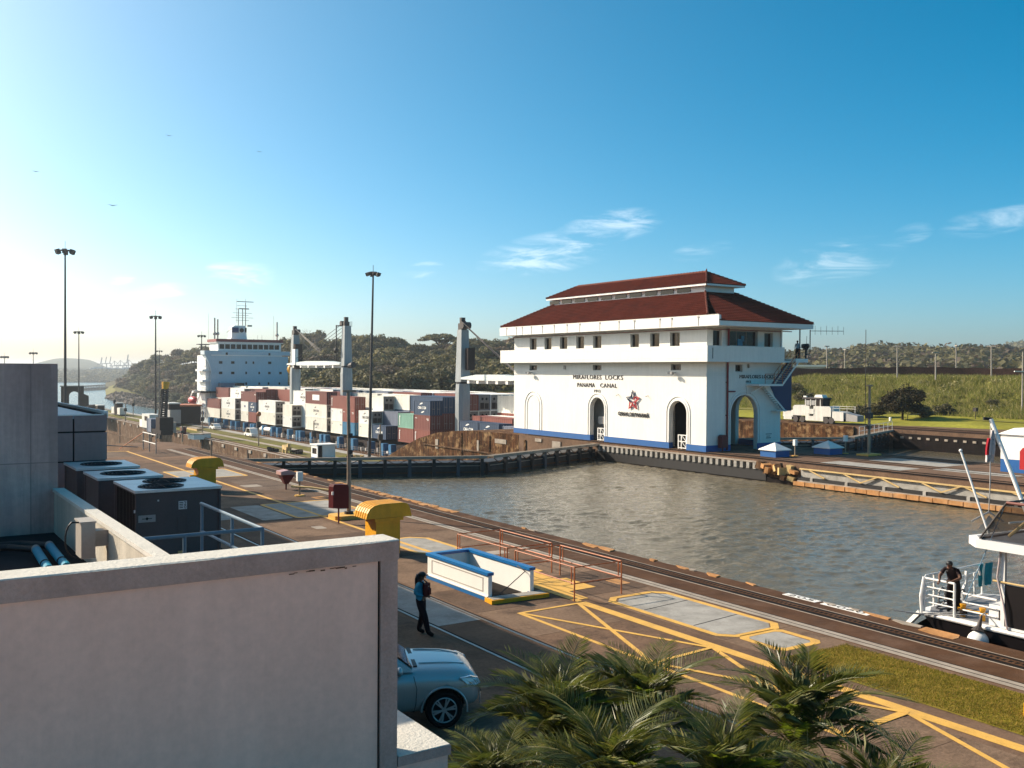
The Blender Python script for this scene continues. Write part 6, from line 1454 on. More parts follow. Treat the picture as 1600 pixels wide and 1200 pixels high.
for k in range(14): a = bs0 + d_ * (.82 * k / 14); c = bs0 + d_ * (.82 * (k + 1) / 14); b.tube([a + sx + sy, c - sx + sy * .8], .12, 4); b.tube([a - sx - sy, c + sx - sy * .8], .12, 4); b.tube([a - sx + sy, c - sx - sy], .12, 4)
b.build('lattice_boom', m_poledark, t); MB().tube([bs0 + d_ * .8, tip], [.7, .9], 8).build('boom_tip', m_vent, t)
# further locomotives, trucks and gear, left
def far_block(u, v, parts, name, label, cat):
    p = G(u, v, zL); t = thing(name, label, cat, p)
    for (dx0, dx1, dy0, dy1, z0, z1, c, nm) in parts: MB().box(p.x + dx0, p.x + dx1, p.y + dy0, p.y + dy1, zL + z0, zL + z1).build(nm, c, t)
lc = lambda: [(-1, 1, -6, -2, .5, 2.6, m_loco, 'hood'), (-1, 1, -1, 2, .5, 3.9, m_dark, 'cab'), (-1, 1, 3, 7, .5, 2.6, m_loco, 'hood'), (-.9, .9, -6, 7, .2, .5, m_black, 'frame'), (-1.1, 1.1, -1.2, 2.2, 3.9, 4.2, m_loco, 'roof'), (-1.05, 1, 2, 3, .5, 1.8, m_steel, 'step')]
far_block(268, 666, [(-1.4, 1.4, -4, 8, 1.0, 4.5, m_steel, 'casing'), (-1.4, 1.4, -3, 3, 4.5, 6.0, m_dark, 'cab'), (-1.6, 1.6, -3.4, 3.4, 6.0, 6.3, m_loco, 'roof'), (-1.2, 1.2, -5, 9, .3, 1.0, m_black, 'frame')], 'towing_locomotive', 'steel grey locomotive parked behind the mobile crane', 'locomotive')
far_block(236, 672, [(-1.3, 1.3, -4, 4, .6, 4.0, m_loco, 'casing'), (-1.2, 1.2, 4.2, 7, .6, 2.4, m_whitetrim, 'nose'), (-1.0, 1.0, -4, 6, .2, .6, m_black, 'frame'), (-1.35, 1.0, -2, 1, 2.4, 3.5, m_dark, 'cab_window')], 'towing_locomotive', 'white locomotive parked just left of the mobile crane', 'locomotive')
far_block(186, 649, lc(), 'white_truck', 'white boxy truck on the lower grass near the waterside posts', 'truck'); far_block(157, 654, lc(), 'towing_locomotive', 'white and dark locomotive just above the corner of the grey clad box', 'locomotive')
far_block(140, 649, [(-1, 1, -3, 3, .4, 2.0, m_maroonbox, 'body'), (-.8, .8, -2, 1, 2, 3, m_dark, 'cab')], 'small_truck', 'small dark red vehicle above the sloping white roof edge', 'truck')
far_block(289, 662, [(-3, 3, -5, 5, .3, 5.0, m_dark, 'body'), (-3.2, 3.2, -5.2, 5.2, 5.0, 5.4, m_rail_or, 'roof')], 'work_shed', 'dark shed with a rusty roof beside the blue ship plating', 'shed')
MB().box(63, 74, 396, 404, zL, zL + 1.2).build('end_wall', m_dark, None, kind='structure')

# ------------------------------------------------------------------ building we look out from, with the terrace walls
m_stucco = M('grey_stucco', (.73, .48, .395), .9, var=.06, vs=.9, streak=.07, bump=.25, bs=60, fine=.05)
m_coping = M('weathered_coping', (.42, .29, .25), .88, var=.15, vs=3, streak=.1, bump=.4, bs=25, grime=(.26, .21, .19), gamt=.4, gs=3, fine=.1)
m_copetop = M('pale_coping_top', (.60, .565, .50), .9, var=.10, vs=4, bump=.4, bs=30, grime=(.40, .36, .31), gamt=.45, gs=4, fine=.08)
m_wallin = M('ochre_rendered_wall', (.55, .49, .40), .9, var=.08, vs=2, streak=.22, bump=.2, bs=40)
m_cladd = M('grey_cladding_panel', (.32, .22, .20), .55, var=.08, vs=.5, streak=.12)
m_panelw = M('blue_grey_panel_wall', (.56, .385, .34), .8, var=.12, vs=1.0, streak=.3, bump=.15, bs=30)
m_roofdark = M('dark_roof_felt', (.030, .028, .030), .9, var=.3, vs=1.5)
YW = 7.69
PW = thing('parapet_wall', 'long grey stucco parapet wall with a sunlit coping filling the lower left', 'wall', (0, YW, 0))
MB().box(-9, 3.86, YW + .02, YW + .30, 0, 5.54).build('wall', m_stucco, PW)
random.seed(14); b = MB()
n = 46; xs = [-9 + (12.88) * i / n for i in range(n + 1)]
def wob(i): random.seed(i * 7 + 1); return random.uniform(-.006, .006)
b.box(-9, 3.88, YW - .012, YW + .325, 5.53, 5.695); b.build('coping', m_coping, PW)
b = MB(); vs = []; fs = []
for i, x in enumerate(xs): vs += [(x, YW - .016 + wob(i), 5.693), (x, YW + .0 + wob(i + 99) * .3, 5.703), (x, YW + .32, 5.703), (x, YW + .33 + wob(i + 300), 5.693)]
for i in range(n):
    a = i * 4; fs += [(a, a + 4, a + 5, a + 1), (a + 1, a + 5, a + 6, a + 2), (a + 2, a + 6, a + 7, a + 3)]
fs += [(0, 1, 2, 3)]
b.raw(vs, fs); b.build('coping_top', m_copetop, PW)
MB().box(3.705, 3.87, YW - .004, YW + .31, 0, 5.53).build('corner_strip', m_coping, PW)
MB().box(3.69, 3.70, YW + .012, YW + .02, 0, 5.53).build('shadow_joint', m_slot, PW)
# cracked lower edge of the coping
b = MB(); random.seed(5); x = 2.75
while x < 3.45:
    w = random.uniform(.02, .06); z_ = 5.527 - random.uniform(.006, .02)
    if random.random() < .75: b.box(x, x + w, YW - .0135, YW - .0125, z_ - .004 - random.uniform(0, .006), z_ + .002)
    x += w * .95
b.build('crack', m_track, PW)
LD = thing('lower_parapet', 'low parapet block with a pale sunlit top beyond the corner of the stucco wall', 'wall', (4.1, 8, 0))
MB().box(3.88, 4.40, YW + .02, 16, 0, 3.68).build('wall', m_stucco, LD); MB().box(3.88, 4.42, YW - .005, 16, 3.68, 3.765).build('coping', m_coping, LD); MB().box(3.89, 4.41, YW + .005, 16, 3.765, 3.775).build('coping_top', m_copetop, LD)
MB().box(-9, 3.86, -8, YW, 3.1, 3.3).build('bounce_floor', M('pale_bounce_floor', (.75, .56, .43), .8, var=.08), None, kind='structure')  # unseen pale floor, added to bounce warm sunlight onto the parapet wall
MB().box(3.88, 9, -8, 4, 3.1, 3.3).build('bounce_floor', bpy.data.materials['pale_bounce_floor'], None, kind='structure')  # second piece of the added bounce floor, also out of view
DW = thing('dividing_wall', 'thin rendered dividing wall with a sloping shadow running away from the parapet', 'wall', (1.94, 10, 0))
MB().box(1.885, 1.985, YW + .34, 13.2, 3.7, 5.66).build('wall', m_wallin, DW); MB().box(1.87, 2.0, YW + .34, 13.2, 5.66, 5.70).build('coping', m_copetop, DW)
VC = thing('visitor_building', 'grey building mass at the left with a tall blue-grey panel wall', 'building', (0, 20, 0))
MB().box(-9, 1.93, 13.2, 14.2, 3.7, 7.25).build('panel_wall', m_panelw, VC)
for z, hh in ((6.02, .012), (4.9, .012)): MB().box(-9, 1.93, 13.193, 13.2, z, z + hh).build('panel_seam', m_cladd, VC)
for x in (.45, 1.62): MB().box(x, x + .01, 13.194, 13.2, 5.1, 7.25).build('panel_seam', m_cladd, VC)
MB().box(-9, 1.885, YW + .3, 13.2, 4.9, 5.15).build('enclosure_floor', m_roofdark, VC)
MB().box(-9, 2.5, 26.4, 90, 0, 13.3).build('wing', m_stucco, VC); MB().box(-9, 2.5, 70, 76.2, 13.3, 18.6).build('tower', m_stucco, VC)
MB().box(1.99, 3.87, 8.1, 16, 0, 3.65).build('lower_roof', m_roofdark, VC); MB().box(1.99, 5.85, 16, 26.3, 0, 3.6).build('plant_roof', m_roofdark, VC)
# clad box with its panels
CB = thing('clad_box', 'low grey metal-clad box with a white-edged roof beside the tall panel wall', 'plant room', (4, 27, 0))
zc = 6.0; yb = 26.35
MB().box(2.6, 4.98, yb + .06, 40, 0, zc - .08).build('carcass', m_dark, CB)
xj = GY(115, 660, yb).x; zj = GY(130, 675, yb).z; z2 = GY(130, 721, yb).z
for x0, x1 in ((2.62, xj - .02), (xj + .02, 5.0)):
    for z0, z1 in ((zj + .02, zc), (z2 + .02, zj - .02), (z2 - 1.2, z2 - .02), (0, z2 - 1.24)): MB().box(x0, x1, yb, yb + .05, z0, z1).build('cladding_panel', m_cladd, CB)
MB().box(2.6, 5.0, yb + .02, 40, zc - .08, zc).build('roof_deck', M('pale_metal_roof', (.33, .34, .37), .45, metal=.3, var=.05), CB)
MB().box(4.93, 5.02, yb, 40, zc, zc + .10).build('roof_rim', m_whitetrim, CB); MB().box(2.6, 5.0, yb, yb + .05, zc, zc + .03).build('roof_rim', m_whitetrim, CB); MB().box(4.80, 4.93, yb + .3, 40, zc, zc + .035).build('roof_gutter', m_slot, CB)
# air conditioners
m_acb = M('dark_grey_ac_casing', (.085, .068, .066), .7, var=.1, vs=2); m_act = M('light_ac_top_metal', (.62, .60, .58), .38, metal=.25, var=.12, vs=3); m_lab = M('label_print_white', (.55, .56, .55), .5)
def ac(x0, x1, y0, y1, zt, label, fans, labels=False):
    t = thing('air_conditioner', label, 'air conditioner', ((x0 + x1) / 2, (y0 + y1) / 2, 3.6), 'roof air conditioners')
    MB().box(x0 + .03, x1 - .03, y0 + .03, y1 - .03, 3.62, zt - .06).build('casing', m_acb, t)
    for fx, fy in ((x0, y0), (x1 - .04, y0), (x0, y1 - .04), (x1 - .04, y1 - .04)): MB().box(fx, fx + .04, fy, fy + .04, 3.62, zt - .06).build('corner_post', m_acb, t)
    b = MB(); c = fans; hs_ = [[(cx + r_ * math.cos(a * math.pi / 12), cy + r_ * math.sin(a * math.pi / 12)) for a in range(24)] for cx, cy, r_ in c]
    b.holed([(x0 - .02, y0 - .02), (x1 + .02, y0 - .02), (x1 + .02, y1 + .02), (x0 - .02, y1 + .02)], hs_, zt - .05, zt, lambda a, q, h: (a, q, h)); b.build('top_panel', m_act, t)
    for cx, cy, r_ in c:
        b = MB(); b.cyl((cx, cy, zt - .28), r_ * .98, .02, 24); b.build('fan_well', m_slot, t)
        b = MB()
        for k in (1.0, .82, .64, .46, .28):
            pts = [(cx + r_ * k * math.cos(a * math.pi / 12), cy + r_ * k * math.sin(a * math.pi / 12), zt + .012 + .012 * (1 - k)) for a in range(25)]; b.tube(pts, .008, 4, False)
        for a in range(8): b.tube([(cx, cy, zt + .03), (cx + r_ * 1.03 * math.cos(a * .785), cy + r_ * 1.03 * math.sin(a * .785), zt + .014)], .008, 4, False)
        b.build('fan_guard', m_black, t)
        b = MB(); b.tube([(cx, cy, zt - .22), (cx, cy, zt + .02)], .09, 12)
        for a in range(4):
            q = a * math.pi / 2 + .4; b.raw([(cx + .08 * math.cos(q), cy + .08 * math.sin(q), zt - .1), (cx + r_ * .9 * math.cos(q - .25), cy + r_ * .9 * math.sin(q - .25), zt - .14), (cx + r_ * .92 * math.cos(q + .3), cy + r_ * .92 * math.sin(q + .3), zt - .05), (cx + .09 * math.cos(q + .6), cy + .09 * math.sin(q + .6), zt - .04)], [(0, 1, 2, 3)])
        b.build('fan', m_black, t)
    return t
t3 = ac(4.12, 5.72, 19.05, 20.95, 4.9, 'nearest dark air conditioner with two roof fans and white labels', [(4.70, 19.55, .42), (4.98, 20.42, .42)])
t2 = ac(3.93, 5.22, 21.6, 23.2, 4.9, 'middle dark air conditioner between the two other units', [(4.58, 22.4, .46)])
t1 = ac(3.90, 5.26, 23.95, 25.65, 4.9, 'farthest dark air conditioner beside the clad box', [(4.58, 24.8, .46)])
# slotted coil side, labels, plates on the nearest unit
b = MB()
for k in range(13): b.box(4.14, 4.148, 19.2 + k * .13, 19.26 + k * .13, 3.7, 4.8)
b.build('coil_slats', m_slot, t3, kind='stuff')
yf = 19.078
def plate(name, x0, x1, z0, z1, mat, d=.008): return MB().box(x0, x1, yf - d, yf, z0, z1).build(name, mat, t3)
ql = GY(279, 783, yf); qh = GY(292, 795, yf); plate('label_plate', ql.x, qh.x, qh.z, ql.z, m_lab)
b = MB(); w_ = qh.x - ql.x; h_ = ql.z - qh.z
for k in range(4): b.box(ql.x + w_ * .08, ql.x + w_ * .52, yf - .011, yf - .009, qh.z + h_ * (.16 + .2 * k), qh.z + h_ * (.24 + .2 * k))
vs, fs = text_mesh('2', lambda a, z, h: (ql.x + w_ * .78 + a, yf - .009 - h, qh.z + h_ * .72 + z), h_ * .42, .003); b.raw(vs, fs)
vs, fs = text_mesh('0', lambda a, z, h: (ql.x + w_ * .78 + a, yf - .009 - h, qh.z + h_ * .27 + z), h_ * .42, .003); b.raw(vs, fs); b.build('label_print', m_slot, t3)
ql = GY(216, 806, yf); qh = GY(243, 815, yf); plate('name_plate', ql.x, qh.x, qh.z, ql.z, m_steel); b = MB(); cx_ = (ql.x + qh.x) / 2; cz_ = (ql.z + qh.z) / 2; b.obox((cx_, yf - .011, cz_), (.045, .004, .045), ry=.785); b.box(cx_ - .09, cx_ + .09, yf - .011, yf - .009, cz_ - .006, cz_ + .006); b.build('plate_emblem', m_slot, t3)
for u, v, w_, h_, m_ in ((246, 781, .03, .03, m_lab), (209, 797, .03, .06, m_lab), (278, 861, .09, .05, m_brace)): q = GY(u, v, yf); plate('rivet_plate', q.x, q.x + w_, q.z - h_, q.z, m_)
b = MB(); q = GY(277, 807, yf); q2 = GY(293, 832, yf); b.holed([(q.x, q2.z), (q2.x, q2.z), (q2.x, q.z), (q.x, q.z)], [[(q.x + .012, q2.z + .012), (q2.x - .012, q2.z + .012), (q2.x - .012, q.z - .012), (q.x + .012, q.z - .012)]], 0, .01, lambda a, z, h: (a, yf - h, z)); b.build('service_hatch', m_acb, t3)
# blue-grey railing
m_brail = M('blue_grey_rail_paint', (.125, .185, .24), .45, var=.08)
RG = thing('roof_railing', 'blue-grey pipe railing around the roof edge in front of the air conditioners', 'railing', (4, 13, 3.65))
MB().tube([(2.6, 13.02, 5.0), (4.48, 13.02, 5.0), (4.48, 16.0, 5.0)], .026, 10).build('top_rail', m_brail, RG)
MB().tube([(4.48, 13.02, 4.55), (4.48, 16.0, 4.55)], .022, 8).build('mid_rail', m_brail, RG); MB().tube([(2.6, 13.02, 4.55), (4.48, 13.02, 4.55)], .022, 8).build('mid_rail', m_brail, RG)
for x, y in ((3.43, 13.02), (4.48, 13.02), (4.48, 14.36), (4.48, 15.95), (2.6, 13.02)): MB().tube([(x, y, 3.65), (x, y, 4.99)], .026, 8).build('post', m_brail, RG)
# junction box, cable, pipes behind the parapet
jx = G(127, 874, 5.40); t = thing('junction_box', 'beige electrical box with a looping black cable on the dividing wall', 'electrical box', jx)
m_beige = M('beige_box_paint', (.36, .31, .26), .55, var=.05)
w_ = .125; MB().box(jx.x, jx.x + w_, jx.y, jx.y + .30, jx.z, jx.z + .335).build('box', m_beige, t); MB().box(jx.x - .012, jx.x + w_ + .008, jx.y - .006, jx.y + .31, jx.z + .335, jx.z + .35).build('lid', m_beige, t)
MB().box(jx.x + w_, 1.885, jx.y + .05, jx.y + .2, jx.z + .1, jx.z + .25).build('bracket', m_beige, t)
pts = [(jx.x + .0, jx.y + .05, jx.z + .34)] + [(jx.x - .05 - .085 * math.sin(a), jx.y + .03, jx.z + .19 + .17 * math.cos(a)) for a in [i * math.pi / 9 for i in range(1, 9)]] + [(jx.x - .0, jx.y + .0, jx.z + .0)]
MB().tube(pts, .0085, 6).build('cable', m_black, t)
m_cyan = M('cyan_pipe_sleeve', (.012, .24, .37), .45, var=.06)
for k, (u0, v0, u1, v1, lb) in enumerate(((56, 858, 76, 890, 'left pipe with a bright cyan sleeve on the enclosure floor'), (77, 852, 104, 886, 'right pipe with a bright cyan sleeve on the enclosure floor'))):
    a = G(u0, v0, 5.24); c = G(u1, v1, 5.24); t = thing('insulated_pipe', lb, 'pipe', a, 'insulated pipes on the enclosure floor')
    MB().tube([a, c], .045, 14).build('cyan_sleeve', m_cyan, t); d = (c - a)
    MB().tube([a - d * .01, a + d * .07], .048, 14).build('band', m_steel, t); MB().tube([a + d * .74, a + d * .78], .048, 14).build('band', m_slot, t)
    MB().tube([(a.x - 3.2, a.y + .25, 5.23), (a.x - .7, a.y + .28, 5.24), (a.x - .25, a.y + .2, 5.25), a], .036, 10).build('hose', m_black, t)
MB().tube([(-3, 10.8, 5.2), (-.5, 10.8, 5.2), (.7, 10.6, 5.2), (1.5, 9.5, 5.18)], .03, 8).build('floor_hose', m_black, None, label='black hose lying on the enclosure floor behind the cyan pipes', category='hose')

# ------------------------------------------------------------------ lockside furniture
def vent(x, y, zt, label, parent=None):
    """yellow cowl ventilator: square neck, wide hood with an arched ribbed lid"""
    t = thing('cowl_ventilator', label, 'ventilator', (x, y, 0), 'yellow cowl ventilators on the lockside')
    k = zt / 2.0
    MB().box(x - .52 * k, x + .52 * k, y - .5 * k, y + .5 * k, 0.005, zt - .55 * k).build('neck', m_vent, t)
    MB().box(x - .62 * k, x + .62 * k, y - .6 * k, y + .6 * k, zt - .66 * k, zt - .54 * k).build('collar', m_vent, t)
    prof = [(-1.0, -.62), (-.95, -.40), (-.84, -.20), (-.66, -.07), (-.42, -.01), (-.1, 0), (.62, 0), (.80, -.06), (.92, -.26), (1.0, -.62)]
    hw = .62 * k
    b = MB(); mp_ = lambda a, z, h: (x + a * .95 * k, y + h, zt + z * .85 * k)
    b.prism(prof, -hw, hw, mp_); b.build('hood', m_vent, t)
    for i in range(6):
        h0 = -hw + (2 * hw) * i / 6 + .0; b = MB(); p2 = [(a * 1.03, z * .985 + .035) for a, z in prof]; p2[0] = (-1.04, -.62); p2[-1] = (1.04, -.62)
        b.prism(p2 + [(a * .98, z - .02) for a, z in reversed(prof)], h0 + .02, h0 + hw / 3 - .045, mp_); b.build('hood_rib', m_vent, t)
    return t
vent(16.75, 34.6, 1.98, 'nearer yellow cowl ventilator with a ribbed hood just past the parapet corner'); V2 = vent(16.35, 57.6, 1.95, 'farther yellow cowl ventilator with a ribbed hood behind the air conditioners')
MB().tube([(15.4, 57.3, .9), (15.9, 57.3, .9), (15.9, 57.3, .75)], .12, 8).build('side_pipe', m_vent, V2)
# fire hose hood on a post, call box, pole with boxes
hb = G(447, 765, 0); t = thing('hooded_fire_point', 'dark red hooded fire point on a post beside the tow track', 'fire point', hb)
MB().cyl(hb, .05, .45, 8).build('post', m_maroonbox, t)
b = MB(); s = .42; b.raw([(hb.x - s, hb.y - s, .95), (hb.x + s, hb.y - s, .95), (hb.x + s, hb.y + s, .95), (hb.x - s, hb.y + s, .95), (hb.x - .12, hb.y - .12, .35), (hb.x + .12, hb.y - .12, .35), (hb.x + .12, hb.y + .12, .35), (hb.x - .12, hb.y + .12, .35)], [(0, 1, 5, 4), (1, 2, 6, 5), (2, 3, 7, 6), (3, 0, 4, 7), (4, 5, 6, 7)]); b.build('cone_body', m_maroonbox, t)
b = MB(); b.prism([(-s - .05, .92), (s + .05, .92), (s + .02, 1.02), (0, 1.2), (-s - .05, 1.12)], -s, s, lambda a, z, h: (hb.x + a, hb.y + h, z)); b.build('hood', m_firered if 0 else M('sun_bleached_red_hood', (.45, .26, .24), .4), t)
q = G(468, 775, 0); small_post(q.x, q.y, 0, .95, 'pale call box on a tan post beside the red hooded fire point')
pb = Vector((19.3, 43.6, 0)); t = thing('lamp_post', 'slim tan lamp post on a yellow block beside the near yellow ventilator', 'lamp post', pb)
MB().tube([pb, pb + Vector((0, 0, 3.1)), pb + Vector((-.05, 0, 6.2))], [.11, .095, .075], 10).build('post', m_poletan, t)
MB().prism(rrect(18.4, 20.0, 42.95, 44.2, .2), .005, .2).build('yellow_block', m_yellow, t); MB().cyl(pb + Vector((0, 0, .2)), .22, .12, 12).build('flange', m_poledark, t)
for z in (3.1, 3.9): MB().box(pb.x - .05, pb.x + .14, pb.y - .12, pb.y + .12, z, z + .2).build('fitting', m_poledark, t)
MB().box(pb.x - .35, pb.x + .35, pb.y - .05, pb.y + .05, 6.1, 6.2).build('top_arm', m_poletan, t)
q = G(529, 818, 0); t = thing('fire_cabinet', 'dark red fire hose cabinet on a leg in front of the slim lamp post', 'fire cabinet', q)
MB().prism([(-.36, .72), (.36, .72), (.36, 1.72), (.3, 1.84), (-.3, 1.84), (-.36, 1.72)], -.16, .16, lambda a, z, h: (q.x + a * .85 - h * .3, q.y - a * .55 + h, z)).build('cabinet', m_maroonbox, t); MB().box(q.x - .03, q.x + .03, q.y - .03, q.y + .03, 0, .75).build('leg', m_maroonbox, t)
MB().box(q.x - .33, q.x - .25, q.y - .01, q.y + .06, 1.35, 1.5).build('glass', m_whitetrim, t)
q = Vector((20.1, 46.8, 0)); t = thing('bent_pipe_post', 'cream bent pipe post just behind the slim lamp post', 'post', q); MB().tube([q, q + Vector((0, 0, .9)), q + Vector((-.9, 1.4, 1.0)), q + Vector((-1.6, 2.4, 1.0))], .06, 8).build('pipe', m_brace, t)
q = G(330, 722, 0); small_post(q.x, q.y, 0, 1.7, 'thin tan post with a dark box at the far yellow slab', box=False)
# far-end handrail
t = thing('stair_handrail', 'pale metal handrail at the far end of the near lockside', 'railing', (19.9, 87, 0))
for y in (84.9, 87.2, 89.5): MB().tube([(20.0, y, 0), (20.0, y, 1.6)], .05, 6).build('post', m_steel, t)
for z in (.8, 1.55): MB().tube([(20.0, 84.9, z), (20.0, 89.6, z)], .05, 6).build('rail', m_steel, t)
MB().tube([(20.0, 89.6, 1.5), (18.4, 91.5, 0)], .04, 6).build('slope_rail', m_rail_or, t)
t = thing('low_handrail', 'low pale handrail along the far edge beside the yellow line', 'railing', (17, 89, 0))
MB().tube([(16.6, 88.9, 0), (16.7, 88.9, .55), (19.4, 88.9, .3)], .05, 6).build('rail', m_steel, t)
# stairwell box
SB = thing('stairwell_box', 'white walled stairwell box with blue rim and base open towards the yellow step', 'stairwell', (16.9, 27.5, 0))
sx0, sx1, sy0, sy1, sh = 16.0, 17.72, 25.55, 29.5, .80
MB().box(sx0, sx0 + .14, sy0, sy1, .006, sh).build('wall', m_whitetrim, SB); MB().box(sx1 - .14, sx1, sy0, sy1, .006, sh).build('wall', m_whitetrim, SB); MB().box(sx0 + .14, sx1 - .14, sy1 - .14, sy1, .006, sh).build('wall', m_whitetrim, SB)
m_brim = M('glossy_blue_rim', (.010, .125, .33), .3, var=.05)
for a in ((sx0 - .05, sx0 + .19, sy0 - .03, sy1 + .05), (sx1 - .19, sx1 + .05, sy0 - .03, sy1 + .05), (sx0 + .19, sx1 - .19, sy1 - .19, sy1 + .05)): MB().box(*a, sh, sh + .09).build('rim', m_brim, SB)
for x in (sx0, sx1 - .14): MB().box(x - .02, x + .16, sy0 - .02, sy0 + .12, .006, .12).build('foot_block', m_brim, SB)
MB().box(sx0 - .035, sx0, sy0, sy1 + .03, .0061, .13).build('base_band', m_brim, SB); MB().box(sx0 - .05, sx0, sy0, sy1, .13, .16).build('base_ledge', m_whitetrim, SB)
b = MB(); b.holed([(sy0 + .3, .25), (sy1 - .3, .25), (sy1 - .3, .70), (sy0 + .3, .70)], [[(sy0 + .33, .28), (sy1 - .33, .28), (sy1 - .33, .67), (sy0 + .33, .67)]], 0, .012, lambda a, z, h: (sx0 - h, a, z)); b.build('panel_moulding', m_frame, SB)
MB().box(sx0 + .14, sx1 - .14, sy0 + .5, sy1 - .14, .006, .02).build('dark_well', m_slot, SB)
MB().prism([(15.85, 25.1), (17.95, 25.0), (18.0, 25.52), (15.9, 25.6)], .005, .13).build('yellow_step', m_vent, SB); MB().prism([(15.95, 25.16), (17.9, 25.08), (17.95, 25.48), (15.98, 25.56)], .13, .14).build('step_top', m_conc_pale, SB)
MB().tube([(sx1 - .2, 26.2, sh + .05), (sx1 - .2, 25.75, .74), (sx0 + .25, 25.35, .2)], .016, 6).build('handrail', m_poledark, SB)
# orange guard rails
def guard_frame(y0, y1, label):
    t = thing('guard_railing', label, 'railing', (19.2, (y0 + y1) / 2, 0), 'orange guard railings round the yellow pads')
    X0, X1 = 18.3, 20.2
    for x in (X0, X1):
        for y in (y0, y1):
            MB().tube([(x, y, .0), (x, y, 1.06)], .024, 6).build('post', m_rail_or, t); MB().tube([(x, y + (.16 if y == y0 else -.16), .0 if x == X0 and y == y1 else .5), (x, y + (.16 if y == y0 else -.16), 1.06)], .018, 6).build('brace_post', m_rail_or, t)
    for z in (.55, 1.06):
        for a, c in (((X0, y0), (X1, y0)), ((X0, y1), (X1, y1)), ((X0, y0), (X0, y1)), ((X1, y0), (X1, y1))): MB().tube([(*a, z), (*c, z)], .02, 6).build('rail', m_rail_or, t)
guard_frame(28.0, 31.4, 'farther orange pipe guard railing behind the stairwell box'); guard_frame(24.15, 27.5, 'nearer orange pipe guard railing beside the hatched yellow box')
t = thing('yellow_bollard', 'small yellow bollard on the grass at the right edge', 'bollard', (20.3, 10.9, 0)); MB().box(20.15, 20.55, 10.6, 11.0, 0.0, .28).build('block', m_vent, t)
